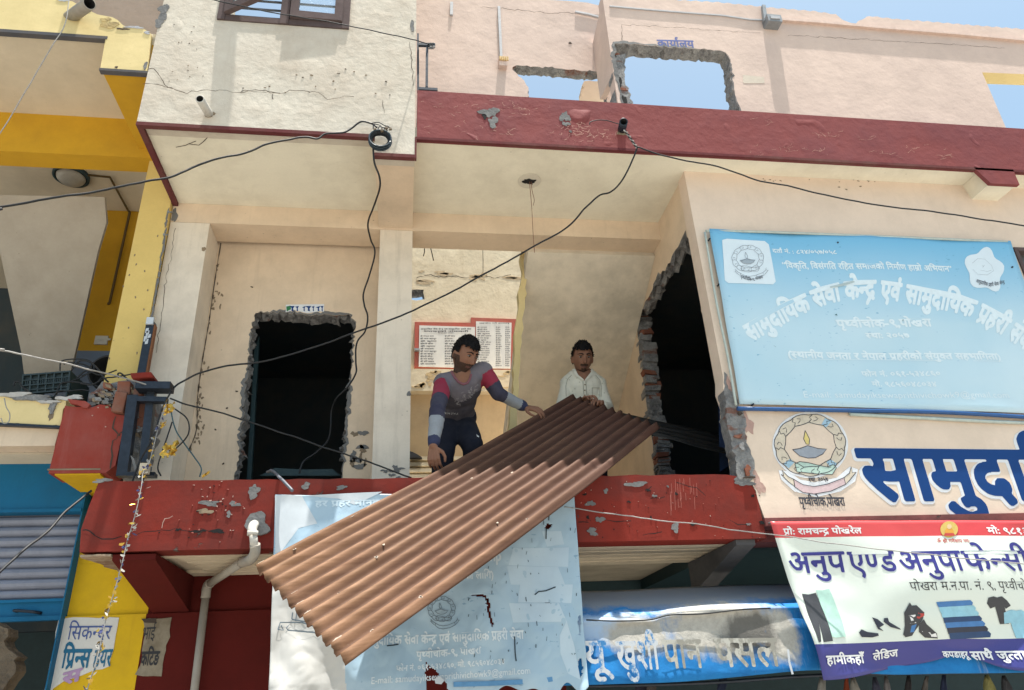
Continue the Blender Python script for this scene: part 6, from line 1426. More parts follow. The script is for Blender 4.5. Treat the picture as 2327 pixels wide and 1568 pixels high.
# tinsel strings
def tinsel(name, pts, label, seed, n, w=.018, gold=.5):
    q = random.Random(seed); f = MB(); P = smooth_path([UY(x, y, Y) for x, y, Y in pts], 10); f.tube(P, .0025, 5, 3)
    for k in range(n):
        c_ = P[int(q.random() ** .9 * (len(P) - 1))]; a = q.uniform(0, 6.28); s = w * q.uniform(.3, 1.1); d = Vector((math.cos(a), q.uniform(-.6, .6), math.sin(a))).normalized() * s; e = Vector((q.uniform(-1, 1), q.uniform(-1, 1), q.uniform(-1, 1))).normalized() * s * .5
        m_ = 0 if q.random() < gold else (1 if q.random() < .7 else 2); o = len(f.v); c2 = c_ + d * .3 + Vector((q.gauss(0, .006), q.gauss(0, .006), 0))
        f.v += [c2 - e, c2 + e, c2 + d + e * .3, c2 + d * .8 - e * .8]; f.f.append([o, o + 1, o + 2, o + 3]); f.mi.append(m_); f.sm.append(False)
    o = build(name, f, [plain('gold_foil', (.62, .40, .08), .25, .6), plain('clear_foil_shreds', (.25, .245, .23), .4, .1), plain('blue_foil', (.08, .09, .22), .3, .4), 'cablelight'], fixn=False); tag(o, label, 'garland'); return o
tinsel('tinsel_garland', [(378, 915, 4.2), (362, 965, 4.15), (350, 1010, 4.1), (338, 1055, 4.05), (325, 1075, 4.0), (322, 1100, 3.97), (312, 1150, 3.95), (300, 1195, 3.94), (290, 1225, 3.93), (280, 1270, 3.92), (264, 1330, 3.91), (250, 1375, 3.9), (235, 1430, 3.88), (222, 1490, 3.86), (205, 1545, 3.84), (192, 1585, 3.83)], 'ragged gold and silver tinsel string hanging down across the red slab end', 3, 190, .022, .3)
for i, (px_, py_, s, lab) in enumerate(((383, 928, .055, 'small crumpled gold foil scrap tied just under the iron frame'), (385, 1022, .075, 'large crumpled gold foil scrap hanging in front of the column foot'), (371, 965, .028, 'tiny orange gold foil scrap between the two larger ones'), (468, 1078, .035, 'gold and silver foil scrap caught on the slab edge'))):
    q = random.Random(i); f = MB(); c_ = UY(px_, py_, 4.25 if i < 3 else 4.05); n = 7; o = 0
    for j in range(n):
        for k in range(n): f.v.append(c_ + Vector(((k / (n - 1) - .5) * s * 1.0 * (1 + .25 * math.sin(j * 2.)) + q.gauss(0, s * .03), q.gauss(0, s * .10), (.5 - j / (n - 1)) * s * (1.15 if i != 3 else .5) + q.gauss(0, s * .03) + (k - 3) * .004)))
    for j in range(n - 1):
        for k in range(n - 1):
            if q.random() > .06: f.f.append([j * n + k, j * n + k + 1, (j + 1) * n + k + 1, (j + 1) * n + k]); f.mi.append(0); f.sm.append(False)
    o = build('foil_scrap', f, plain('crumpled_gold_foil_%d' % i, (.60, .38, .07), .22, .65), fixn=False); sm_ = o.modifiers.new('foil', 'SOLIDIFY'); sm_.thickness = .0008; tag(o, lab, 'foil')
f = MB(); P = smooth_path([UY(x, y, 4.3) for x, y in ((10, 905), (14, 925), (22, 940), (20, 958), (8, 962), (2, 950))], 5); f.tube(P, .003, 5); o = build('wire', f, 'cablelight'); tag(o, 'thin pale looped wire hanging on the torn yellow balcony edge', 'wire')

# ------------------------------------------------------------------ iron frames
def frame_bars(name, c, bars_, Y, label, cat='bracket', mat='steel'):
    r_ = empty(name, UY(*c(*bars_[0][0]), Y), label, cat)
    for (a, b, w_, d_, dy) in bars_:
        f = MB(); f.bar(UY(*c(*a), Y + dy), UY(*c(*b), Y + dy), w_, d_, up=(0, 1, 0)); part('bar', f, mat, r_)
    return r_
ir = frame_bars('steel_stand', cK, [((1050, 440), (962, 1072), .058, .05, 0), ((1190, 410), (1130, 965), .045, .045, .02), ((1080, 372), (1350, 374), .045, .09, -.012), ((1085, 470), (1312, 474), .03, .05, -.012), ((1000, 1060), (1222, 1060), .022, .06, 0)], 4.36, 'dark blue welded iron frame standing on the slab end beside the broken brickwork')
frame_bars('iron_bracket', cB, [((1162, 228), (1163, 600), .014, .03, 0), ((1165, 293), (1275, 296), .022, .022, -.03), ((1222, 302), (1219, 572), .018, .018, -.03), ((1168, 585), (1290, 592), .022, .03, -.03)], 3.93, 'small dark iron cable bracket at the edge of the cream upper wall')
f = MB()
for k in range(4):
    P = [UY(*cB(1235 + k * 9 + 9 * math.cos(a), 300 + 20 * math.sin(a)), 3.89) for a in [j * .5 for j in range(13)]]; f.tube(P, .003, 5)
o = build('wire_binding', f, 'cable'); tag(o, 'black wire looped round the arm of the upper iron bracket', 'wire')
f = MB(); a, b = UY(*cE(990, 805), 4.62), UY(*cE(925, 1165), 4.62); f.bar(a, b, .05, .05, up=(0, 1, 0)); f.obox(a + Vector((0, -.03, .0)), (.022, 0, 0), (0, .01, 0), (0, 0, .025), 1)
for k in range(5): f.obox(a.lerp(b, .17 + k * .05) + Vector((rnd.uniform(-.012, .012), -.026, 0)), (.009, 0, .002), (0, .0015, 0), (0, 0, rnd.uniform(.006, .02)), 1)
f.bar(a + Vector((.028, -.002, -.02)), b + Vector((.028, -.002, 0)), .012, .04, 2, up=(0, 1, 0))
o = build('iron_post', f, ['steel', plain('white_paint_flecks', (.55, .6, .66), .5), plain('rust_streak', (.22, .09, .04), .9)]); tag(o, 'dark steel post clamped between the yellow column and the cream column', 'post')
for (a, b) in (((1098, 78), (1128, 80)), ((1072, 226), (1095, 226))):
    f = MB(); f.tube([UY(*cE(*a), 4.63), UY(*cE(*b), 4.66)], .006, 8); f.obox(UY(*cE(*a), 4.625), (.006, 0, 0), (0, .006, 0), (0, 0, .008)); part('bolt', f, 'iron', N)

# broken brickwork where the balcony wall was cut
RB = empty('broken_wall_stub', UY(*cK(1000, 1060), 4.45), 'jagged stub of torn brickwork and rubble on the neighbouring balcony', 'rubble wall')
f = MB(); P = jag([(p.x, p.z) for p in on(cK, [(690, 470), (700, 420), (740, 400), (770, 370), (800, 325), (830, 345), (860, 350), (890, 330), (950, 320), (1010, 310), (1070, 315), (1090, 400), (1200, 420), (1200, 520), (1170, 760), (1120, 1000), (1000, 1060), (930, 1060), (985, 760), (1000, 600), (905, 590), (880, 540), (850, 515), (770, 512)], 4.45)], .025, .008, 4)
f.prism([(x, 4.45, z) for x, z in P], (0, .16, 0)); part('mortar_core', f, 'broken', RB)
q = random.Random(9)
for (x, y, w_, h_, d_) in ((985, 390, .075, .085, .04), (955, 505, .07, .13, .05), (850, 370, .05, .04, .03), (1145, 320, .12, .038, .09), (1090, 420, .05, .05, .03), (1130, 560, .05, .10, .02), (1100, 660, .06, .07, .02)):
    f = MB(); c_ = UY(*cK(x, y), 4.45 - d_ / 2); f.obox(c_, (w_ / 2, 0, q.uniform(-.006, .006)), (0, d_, 0), (q.uniform(-.01, .004), 0, h_ / 2)); 
    o = part('brick', f, 'red' if x == 1145 else 'brick', RB); bv = o.modifiers.new('worn edges', 'BEVEL'); bv.width = .007; bv.segments = 2
for k in range(70):
    x, y = q.choice([(780, 430), (850, 440), (740, 460), (900, 420), (1040, 400), (830, 500), (1080, 700), (1050, 850)]); f = MB(); c_ = UY(*cK(x + q.gauss(0, 35), y + q.gauss(0, 22)), 4.44 - q.uniform(0, .03)); s = q.uniform(.006, .02)
    f.obox(c_, (s, q.uniform(-.3, .3) * s, q.uniform(-.4, .4) * s), (0, s * .8, s * .2), (-s * .3, 0, s * .7)); part('rubble_chunk', f, q.choice(['broken', 'broken', 'cement', 'stain']), RB)
f = MB(); f.obox(UY(*cK(1062, 990), 4.3), (.012, 0, -.012), (0, .015, 0), (-.02, 0, .05)); o = build('stone_chip', f, 'cement'); tag(o, 'grey slab chip leaning inside the iron frame', 'rubble')
f = MB(); f.obox(UY(*cK(1135, 1010), 4.28), (.025, 0, 0), (0, .015, 0), (0, 0, .03)); o = build('wood_block', f, 'board'); tag(o, 'small pale wooden block at the foot of the iron frame', 'block')

# ------------------------------------------------------------------ drain pipe
DP = empty('drain_pipe', UY(440, 1568, YG - .06), 'grey plastic drain pipe elbowing out of the red slab and down the wall', 'pipe')
f = MB(); p0 = UY(*cL(1745, 432), YW + .02); p1 = UY(*cL(1722, 432), YW - .07); p2 = UY(*cL(1722, 500), YW - .07); p3 = UY(*cL(1735, 600), YW - .065); p4 = UY(*cL(1738, 640), YW - .03)
p6 = UY(*cL(1418, 850), YG - .075); p7 = UY(*cL(1405, 905), YG - .075); p8 = UY(*cL(1325, 1568), YG - .075); p9 = Vector((p8.x, p8.y, .1))
f.tube(smooth_path([p0, p1 + Vector((0, .05, .004)), p1 + Vector((0, .02, -.008)), p1 + Vector((0, .004, -.035)), p2 + Vector((0, 0, .0))], 6), .024, 16, 1); f.tube([p2 + Vector((0, 0, .008)), p3], .0205, 16, 1); f.tube([p2 + Vector((0, 0, .012)), p2 + Vector((0, 0, -.01))], .0275, 16, 1)
P = smooth_path([p3 + Vector((0, 0, .02)), p3.lerp(p4, .8), p4 + Vector((-.03, .05, -.02)), p4.lerp(p6, .25)], 6); f.tube(P, .0265, 16, 0); part('elbow', f, ['pvc', 'pvcwhite'], DP)
f = MB(); f.tube([P[-1], p6], .023, 16); f.tube(smooth_path([p6 + (P[-1] - p6).normalized() * .05, p6, p7 + Vector((0, 0, .02)), p7 + Vector((0, 0, -.03))], 6), .027, 16); f.tube([p7, p8, p9], .0225, 16); part('downpipe', f, 'pvc', DP)
f = MB(); f.blob(UY(*cL(1745, 430), YW), .055, .055, YW, 0, 26, 6, .22, .012); f.blob(UY(*cL(1770, 460), YW), .045, .05, YW - .002, 0, 22, 16, .3, .014); part('cement_collar', f, 'cement', B)

# ------------------------------------------------------------------ goods hanging below the awning
q = random.Random(17)
for k, x in enumerate((1452, 1475, 1640, 1870, 1930, 1945, 1990, 2010, 2060, 2105, 2150, 2250, 2285)):
    f = MB(); y0 = 1535 + q.uniform(-6, 4); Y_ = 4.12 + q.uniform(0, .2); w_ = q.uniform(7, 16); L = q.uniform(60, 130); n = 6; col = []
    for j in range(n + 1):
        t = j / n; ww = w_ * (.4 + .8 * t) * (1 + .2 * math.sin(5 * t + k)); cx_ = x + 6 * math.sin(3 * t + k)
        for i in range(5):
            u = i / 4 - .5; p = UY(cx_ + u * ww * 2, y0 + L * t, Y_); f.v.append(p + Vector((0, .012 * math.sin(i * 2.2 + j), 0)))
    for j in range(n):
        for i in range(4): f.f.append([j * 5 + i, j * 5 + i + 1, (j + 1) * 5 + i + 1, (j + 1) * 5 + i]); f.mi.append(0); f.sm.append(True)
    hk = [UY(x, y0 - 12 + 14 * math.sin(a) * .5, Y_) + Vector((.012 * math.cos(a), 0, 0)) for a in [j * .6 - .6 for j in range(8)]]; f.tube(hk, .0022, 5, 1)
    col = [(.03, .03, .05), (.10, .09, .09), (.02, .03, .07), (.30, .29, .27), (.35, .07, .03), (.26, .24, .21), (.05, .05, .08), (.22, .2, .2), (.05, .045, .05), (.18, .16, .15), (.03, .04, .09), (.28, .26, .10), (.06, .06, .07)][k]
    o = build('hanging_garment', f, [plain('garment_cloth_%d' % k, col, .9, 0, .4, 30), 'steel']); sm_ = o.modifiers.new('cloth', 'SOLIDIFY'); sm_.thickness = .004
    tag(o, 'dim garment hooked under the awning above the dark shop', 'garment', 'garments hung under the awning')
f = MB(); P = [UY(x, y, 4.1) for x, y in ((1300, 1560), (1600, 1552), (1850, 1535), (2100, 1530), (2420, 1524))]; f.tube(smooth_path(P, 4), .009, 8); o = build('hanging_rail', f, 'steel'); tag(o, 'dark rail running along the lower edge of the blue awning', 'rail')
f = MB(); q = random.Random(21); P = jag([(p.x, p.z) for p in on(cL, [(-60, 1130), (0, 1125), (50, 1150), (55, 1200), (30, 1230), (60, 1290), (120, 1340), (100, 1400), (110, 1440), (60, 1500), (20, 1570), (-60, 1580)], 4.6)], .02, .008, 8)
o_ = len(f.v); f.prism([(x, 4.6, z) for x, z in P], (0, .12, 0)); o = build('sack_bundle', f, plaster('brown_sacking', (.17, .135, .10), dirt=(.05, .04, .035), amount=.7, streak=0, bump=.05, scale=4)); tag(o, 'crumpled brown bundle hanging inside the dark blue shop', 'bundle')
# ------------------------------------------------------------------ the two men
from mathutils.bvhtree import BVHTree
def capsule(mb, a, b, ra, rb, n=16, mi=0):
    a, b = Vector(a), Vector(b); d = b - a; L = d.length; d = d.normalized() if L > 1e-6 else Vector((0, 0, 1)); P, R = [], []
    for k in range(6):
        t = -math.pi / 2 + k / 5 * math.pi / 2; P.append(a + d * ra * math.sin(t)); R.append(max(1e-4, ra * math.cos(t)))
    for k in range(6):
        t = k / 5 * math.pi / 2; P.append(b + d * rb * math.sin(t)); R.append(max(1e-4, rb * math.cos(t)))
    u = d.orthogonal().normalized(); w = d.cross(u); o = len(mb.v)
    for p, r in zip(P, R): mb.v += [p + u * math.cos(2 * math.pi * k / n) * r + w * math.sin(2 * math.pi * k / n) * r for k in range(n)]
    for i in range(len(P) - 1):
        for k in range(n): mb.f.append([o + i * n + k, o + i * n + (k + 1) % n, o + (i + 1) * n + (k + 1) % n, o + (i + 1) * n + k]); mb.mi.append(mi); mb.sm.append(True)
    mb.f.append([o + k for k in reversed(range(n))]); mb.mi.append(mi); mb.sm.append(True); mb.f.append([o + (len(P) - 1) * n + k for k in range(n)]); mb.mi.append(mi); mb.sm.append(True)
def ellipsoid(mb, c, ax, ay, az, n=20, m=12, fn=None, mi=0):
    c, ax, ay, az = map(Vector, (c, ax, ay, az)); o = len(mb.v)
    for j in range(m + 1):
        t = math.pi * j / m
        for k in range(n):
            d = (math.sin(t) * math.cos(2 * math.pi * k / n), math.sin(t) * math.sin(2 * math.pi * k / n), math.cos(t)); s = fn(*d) if fn else d
            mb.v.append(c + ax * s[0] + ay * s[1] + az * s[2])
    for j in range(m):
        for k in range(n): mb.f.append([o + j * n + k, o + (j + 1) * n + k, o + (j + 1) * n + (k + 1) % n, o + j * n + (k + 1) % n]); mb.mi.append(mi); mb.sm.append(True)
def fuse(mb, voxel, smooth=6, disp=None):
    """melt the shapes into one continuous surface"""
    me = bpy.data.meshes.new('tmp'); me.from_pydata([tuple(v) for v in mb.v], [], mb.f)
    b = bmesh.new(); b.from_mesh(me); bmesh.ops.recalc_face_normals(b, faces=b.faces); b.to_mesh(me); b.free()
    o = bpy.data.objects.new('tmp', me); COL.objects.link(o)
    r = o.modifiers.new('r', 'REMESH'); r.mode = 'VOXEL'; r.voxel_size = voxel; r.use_smooth_shade = True
    if smooth: s = o.modifiers.new('s', 'SMOOTH'); s.factor = .5; s.iterations = smooth
    e = o.evaluated_get(bpy.context.evaluated_depsgraph_get()); m2 = e.to_mesh()
    out = MB(); out.v = [v.co.copy() for v in m2.vertices]; nr = [v.normal.copy() for v in m2.vertices]; out.f = [list(p.vertices) for p in m2.polygons]
    e.to_mesh_clear(); bpy.data.objects.remove(o); bpy.data.meshes.remove(me)
    if disp: out.v = [v + n * disp(v) for v, n in zip(out.v, nr)]
    out.mi = [0] * len(out.f); out.sm = [True] * len(out.f); return out
def paint(mb, fn):
    for i, f in enumerate(mb.f): mb.mi[i] = fn(sum((mb.v[k] for k in f), Vector()) / len(f))
def hand(mb, wrist, d, nrm, side, curl=(.5, .7, .5), spread=.06, thumb=(.7, .6), size=1.):
    """palm of four metacarpals, four unequal bent fingers, a thumb off the side; nrm = back of the hand, side = towards the thumb"""
    d = d.normalized(); nrm = (nrm - d * nrm.dot(d)).normalized(); side = (side - d * side.dot(d) - nrm * side.dot(nrm)).normalized(); K = size
    for i, L in enumerate((.072, .080, .074, .058)):
        off = side * (.030 - i * .020) * K; base = wrist + off * .55 + d * .012 * K; kn = wrist + off + d * (.088 - abs(i - 1) * .004) * K
        capsule(mb, base, kn, .0125 * K, .0108 * K, 10)
        dd = (d + side * (1.5 - i) * spread).normalized(); p = kn; segs = (L * .46, L * .31, L * .25); r = .0092 * K
        for s_, cv in zip(segs, curl):
            dd = (Matrix.Rotation(cv, 3, dd.cross(nrm)) @ dd) if False else (dd * math.cos(cv) - nrm * math.sin(cv)).normalized()
            nn = (nrm * 1.0); q_ = p + dd * s_ * K; capsule(mb, p, q_, r, r * .9, 10); p = q_; r *= .92
            nrm_l = nn
    b0 = wrist + side * .018 * K + d * .020 * K; b1 = b0 + (side * .8 + d * .55 - nrm * .25).normalized() * .042 * K; b2 = b1 + (side * (1 - thumb[0]) + d * thumb[0] - nrm * .25).normalized() * .032 * K; b3 = b2 + (d - side * .15 - nrm * thumb[1] * .5).normalized() * .026 * K
    capsule(mb, b0, b1, .0145 * K, .0115 * K, 10); capsule(mb, b1, b2, .0112 * K, .0098 * K, 10); capsule(mb, b2, b3, .0098 * K, .0078 * K, 10)
def head(mb, c, F, Up, K=1.):
    """skull with brow, sockets, nose, lips, chin and ears; F = where the face looks"""
    F = F.normalized(); S = Up.cross(F).normalized(); U = F.cross(S)
    g = lambda x, y, z, a, b, e, r: math.exp(-((x - a) ** 2 + (y - b) ** 2 + (z - e) ** 2) / r ** 2)
    def fn(x, y, z):           # x side, y forward, z up on the unit sphere
        jaw = max(0, -z); sx = 1 - .30 * jaw ** 1.5; sy = 1 - .12 * jaw
        r = 1.0
        if y > 0:
            a = abs(x)
            r += .05 * g(a, y, z, .32, .9, .28, .22) - .075 * g(a, y, z, .36, .9, .08, .16) + .05 * g(a, y, z, .5, .8, -.16, .22)
            r += .30 * g(x, y, z, 0, 1, -.20, .105) + .17 * g(x, y, z, 0, 1, -.02, .10) + .10 * g(a, y, z, .09, 1, -.23, .08)
            r += .07 * g(x, y, z, 0, .88, -.50, .14) + .075 * g(x, y, z, 0, .80, -.60, .10) - .05 * g(x, y, z, 0, .84, -.55, .035) + .10 * g(x, y, z, 0, .62, -.86, .22)
        return (x * r * sx, y * r * sy, z * r * (1 + .04 * jaw))
    o = len(mb.v); n, m_ = 72, 56; A = (S * .074 * K, F * .094 * K, U * .118 * K); mb2 = MB()
    ellipsoid(mb2, c, *A, n, m_, fn); mb.v += mb2.v; mb.f += [[i + o for i in f] for f in mb2.f]; mb.mi += mb2.mi; mb.sm += mb2.sm
    for s_ in (1, -1): ellipsoid(mb, c + S * s_ * .076 * K - F * .008 * K - U * .012 * K, S * .010 * K + F * .002, F * .019 * K, U * .031 * K, 12, 8)
    return F, S, U
def hair(c, F, S, U, K, line, seed, tall=1.0, fringe=0.):
    """cap of short hair with a broken outline; line(x, y) = lowest z on the unit head where hair grows"""
    mb = MB(); q = random.Random(seed)
    def fn(x, y, z):
        k = 1.065 + (.09 * max(0, z) + .06 * max(0, y) * max(0, z)) * tall + .035 * mnoise.noise(Vector((x * 7, y * 7, z * 7 + seed))) + .02 * mnoise.noise(Vector((x * 22, y * 22, z * 22)))
        return (x * k, y * k, z * k)
    n, m_ = 64, 40; ellipsoid(mb, c, S * .076 * K, F * .097 * K, U * .116 * K, n, m_, fn)
    keep = []
    for f in mb.f:
        p = sum((mb.v[i] for i in f), Vector()) / 4 - c; x, y, z = p.dot(S) / (.084 * K), p.dot(F) / (.107 * K), p.dot(U) / (.128 * K)
        if z > line(x, y) + q.uniform(-.05, .05): keep.append(f)
    mb.f = keep; mb.mi = [0] * len(keep); mb.sm = [True] * len(keep)
    # short tufts along the crown and the hair line
    for k in range(700):
        a = q.uniform(0, 6.283); z = q.uniform(-.1, 1); r = math.sqrt(max(0, 1 - z * z)); x, y = r * math.cos(a), r * math.sin(a)
        if z < line(x, y) - .02: continue
        s = fn(x, y, z); p = c + S * .076 * K * s[0] + F * .097 * K * s[1] + U * .116 * K * s[2]; nr = (p - c).normalized(); t = (nr.cross(U + Vector((.01, 0, 0))).normalized() * q.uniform(-1, 1) + F * q.uniform(-.2, 1) + nr * .7).normalized() * q.uniform(.006, .013) * K * tall
        w_ = nr.cross(t).normalized() * .004 * K; o = len(mb.v); mb.v += [p - w_ - nr * .004, p + w_ - nr * .004, p + t]; mb.f.append([o, o + 1, o + 2]); mb.mi.append(0); mb.sm.append(False)
    return mb
def features(c, F, S, U, K, brow, gaze):
    """eyes under lowered lids, and eyebrows"""
    eyes, brows = MB(), MB()
    for s_ in (1, -1):
        e = c + S * s_ * .030 * K + F * .0815 * K + U * .012 * K
        ellipsoid(eyes, e, S * .0125 * K, F * .008 * K, U * .0055 * K, 14, 10); ellipsoid(eyes, e + F * .006 * K + gaze * .002 - U * .002 * K, S * .0052 * K, F * .0035 * K, U * .0055 * K, 12, 8, mi=1)
        P = [c + S * s_ * x * K + F * y * K + U * z * K for x, y, z in ((.012, .0955, .030), (.026, .0945, .036), (.040, .088, .035), (.052, .077, .028))]; brows.tube(smooth_path(P, 4), .004 * K, 6, rs=[brow * K * (1.1 - .06 * j) for j in range(13)])
        P = [c + S * s_ * x * K + F * y * K + U * z * K for x, y, z in ((.018, .0885, .017), (.030, .0905, .0205), (.043, .0845, .016))]; brows.tube(smooth_path(P, 4), .0016 * K, 5)
    return eyes, brows
M['skin'] = plaster('brown_skin', (.235, .120, .080), dirt=(.17, .085, .057), amount=.25, streak=0, rough=.5, bump=.0008, scale=6)
M['stubble'] = plaster('skin_with_black_beard', (.045, .030, .024), dirt=(.09, .052, .038), amount=.5, streak=0, rough=.7, bump=.0015, scale=9)
M['lips'] = plain('dark_lips', (.13, .055, .045), .45)
M['hair'] = plain('black_hair', (.009, .008, .009), .75, 0, .5, 120, .12, .003)
M['eye'] = plain('eye_white', (.22, .19, .17), .3, 0, .05); M['iris'] = plain('dark_iris', (.02, .012, .01), .2)

def cloth_noise(a, s1=9, s2=24):
    def d(v): return a * (mnoise.noise(Vector((v.x * s1, v.y * s1, v.z * s1 * .7))) + .5 * mnoise.noise(Vector((v.x * s2, v.y * s2, v.z * s2)))) 
    return d

def build_person(name, label, J, F, Up, K, hairf, beardf, shirt_mats, shirt_paint, trouser_mat, hands, shoe=True):
    P0 = empty(name, (J['pelvis'].x, J['pelvis'].y, ZFL), label, 'person', None)
    F = F.normalized()
    body = MB(); hF, hS, hU = head(body, J['head'], F, Up, K)
    capsule(body, J['neck'] - (J['neck'] - J['head']).normalized() * -.0 - Up * .02, J['head'] - hU * .05 * K - hF * .01, .058 * K, .050 * K)
    spine = (J['neck'] - J['pelvis']).normalized(); across = (J['ls'] - J['rs']).normalized(); front = across.cross(spine).normalized(); front = front if front.dot(F) > 0 else -front
    chest = J['pelvis'].lerp(J['neck'], .70); waist = J['pelvis'].lerp(J['neck'], .32)
    def torso(mb, g):
        ellipsoid(mb, chest, across * (.150 + g), front * (.095 + g), spine * (.165 + g)); ellipsoid(mb, waist, across * (.128 + g), front * (.085 + g), spine * (.15 + g)); ellipsoid(mb, J['pelvis'], across * (.145 + g), front * (.098 + g), spine * (.11 + g))
        capsule(mb, J['rs'], chest + spine * .08 + across * -.05, .056 + g, .07 + g); capsule(mb, J['ls'], chest + spine * .08 + across * .05, .056 + g, .07 + g); capsule(mb, chest + spine * .10, J['neck'], .075 + g, .055 + g)
    def arms(mb, g, cut=1.):
        for s_ in 'rl':
            capsule(mb, J[s_ + 's'], J[s_ + 'e'], .050 + g, .040 + g); capsule(mb, J[s_ + 'e'], J[s_ + 'e'].lerp(J[s_ + 'w'], cut), .040 + g, .029 + g * .8 if cut > .9 else .032 + g)
    def legs(mb, g, hem=1.):
        for s_ in 'rl':
            capsule(mb, J[s_ + 'h'], J[s_ + 'k'], .080 + g, .055 + g); capsule(mb, J[s_ + 'k'], J[s_ + 'k'].lerp(J[s_ + 'a'], hem), .056 + g, .042 + g)
    torso(body, -.004); arms(body, -.004); legs(body, -.006)
    for s_ in 'rl':
        a = J[s_ + 'a']; capsule(body, a, Vector((a.x, a.y, ZFL + .04)), .036, .036); t = Vector((F.x, F.y, 0)).normalized(); capsule(body, Vector((a.x, a.y, ZFL + .036)), Vector((a.x, a.y, ZFL + .03)) + t * .15, .036, .03)
        h = hands[s_]; hand(body, J[s_ + 'w'], h['d'], h['n'], h['s'], **h.get('k', {}))
    sk = fuse(body, .0042, 2)
    hd = J['head']
    def skin_paint(p):
        r = p - hd; x, y, z = r.dot(hS) / (.074 * K), r.dot(hF) / (.094 * K), r.dot(hU) / (.118 * K)
        if abs(x) < 1.3 and abs(z) < 1.35 and y > -.6:
            if abs(x) < .30 and y > .6 and -.585 < z < -.475: return 2
            if beardf(x, y, z): return 1
        return 0
    paint(sk, skin_paint); bo = part('body', sk, ['skin', 'stubble', 'lips'], P0)
    part('hair', hair(hd, hF, hS, hU, K, *hairf), 'hair', bo)
    ey, br = features(hd, hF, hS, hU, K, .0042, hF); part('eyes', ey, ['eye', 'iris'], bo); part('eyebrows', br, 'hair', bo)
    sh = MB(); torso(sh, .010); arms(sh, .010, .93)
    for s_ in 'rl': c_ = J[s_ + 'e'].lerp(J[s_ + 'w'], .92); capsule(sh, c_, c_ + (J[s_ + 'e'] - c_).normalized() * .03, .040, .041)
    sm2 = fuse(sh, .0075, 3, cloth_noise(.007)); paint(sm2, lambda p: shirt_paint(p, J, chest, across, front, spine)); so_ = part('shirt', sm2, shirt_mats, P0); bvh = BVHTree.FromPolygons([tuple(v) for v in sm2.v], sm2.f)
    tr = MB(); legs(tr, .016, .96); ellipsoid(tr, J['pelvis'] - spine * .02, across * .165, front * .118, spine * .105); tm = fuse(tr, .010, 3, cloth_noise(.008, 7, 17)); to_ = part('trousers', tm, trouser_mat, P0); bvt = BVHTree.FromPolygons([tuple(v) for v in tm.v], tm.f)
    ft = MB()
    for s_ in 'rl':
        a = J[s_ + 'a']; t = Vector((F.x, F.y, 0)).normalized(); f = MB(); capsule(f, Vector((a.x, a.y, ZFL + .045)) - t * .04, Vector((a.x, a.y, ZFL + .036)) + t * .17, .047, .040); f = fuse(f, .008, 2); part('shoe', f, 'black', P0)
    return P0, dict(F=hF, S=hS, U=hU, chest=chest, across=across, front=front, spine=spine, shirt=so_, trousers=to_, bvh=bvh, bvt=bvt)

def along(p, a, b):
    d = b - a; t = (p - a).dot(d) / d.length_squared; return t, (p - a - d * max(0, min(1, t))).length
# --- man bending over the near edge of the sheet
gp = lambda x, y, Y: UY(*cG(x, y), Y)
e_r, e_l = sheet_pt(*cG(212, 1452)), sheet_pt(*cG(880, 1140))
J1 = dict(pelvis=gp(345, 1185, 4.86), neck=gp(392, 905, 4.52), head=gp(412, 775, 4.44), rs=gp(272, 950, 4.56), ls=gp(528, 880, 4.56), re=gp(236, 1140, e_r.y + .14), le=gp(622, 1022, 4.60), rw=gp(210, 1352, e_r.y + .03), lw=gp(788, 1106, e_l.y + .03),
          rh=gp(300, 1225, 4.84), lh=gp(395, 1225, 4.86), rk=gp(268, 1420, 4.66), lk=gp(462, 1360, 4.66))
J1['ra'] = Vector((J1['rk'].x - .02, 4.84, ZFL + .09)); J1['la'] = Vector((J1['lk'].x + .02, 4.90, ZFL + .09))
edge = (SD - SA).normalized()
hands1 = dict(r=dict(d=(gp(214, 1478, e_r.y + .02) - J1['rw']), n=Vector((-.35, -.9, .2)), s=Vector((1, -.2, -.1)), k=dict(curl=(.6, 1.0, .8), size=1.0)),
              l=dict(d=(sheet_pt(*cG(905, 1146), .02) - J1['lw']), n=Vector((.1, -.65, .75)), s=Vector((.3, -.6, -.5)), k=dict(curl=(.35, .5, .5), size=1.05)))
def beard1(x, y, z):
    return y > -.15 and ((z < -.36 - .10 * (abs(x) < .22) and z > -1.15 and not (abs(x) < .20 and z > -.44)) or (abs(x) > .72 and y > -.1 and y < .42 and z < -.05) or (abs(x) < .34 and y > .6 and -.46 < z < -.35))
M['greyshirt'] = plaster('dusty_grey_violet_knit', (.145, .135, .165), dirt=(.24, .22, .22), amount=.45, streak=.1, bump=.003, scale=3)
M['pinkshirt'] = plaster('crimson_sleeve_panel', (.27, .03, .06), dirt=(.20, .06, .08), amount=.4, streak=0, bump=.003, scale=3)
M['navyshirt'] = plaster('navy_knit', (.035, .036, .065), dirt=(.10, .095, .115), amount=.4, streak=0, bump=.003, scale=3)
M['lightgrey'] = plaster('light_grey_knit', (.27, .29, .32), dirt=(.17, .18, .21), amount=.4, streak=.1, bump=.003, scale=3)
M['cuff'] = plain('dark_blue_cuff', (.03, .036, .085), .9)
def shirt1(p, J, chest, across, front, spine):
    for s_ in 'rl':
        t, d = along(p, J[s_ + 'e'], J[s_ + 'w']); t2, d2 = along(p, J[s_ + 's'], J[s_ + 'e'])
        if d < .062 and t > .02 and d <= d2 + .01: return 4 if t > .80 else (3 if t > .22 else 2)
        if d2 < .075 and t2 > -.05:
            o = abs((p - chest).dot(across))
            if t2 > .60: return 2
            if t2 > (.12 if s_ == 'r' else .10) and o > .10: return 1
    h = (p - chest).dot(spine)
    return 0 if h > .0 + .03 * math.sin(p.x * 30) else 5
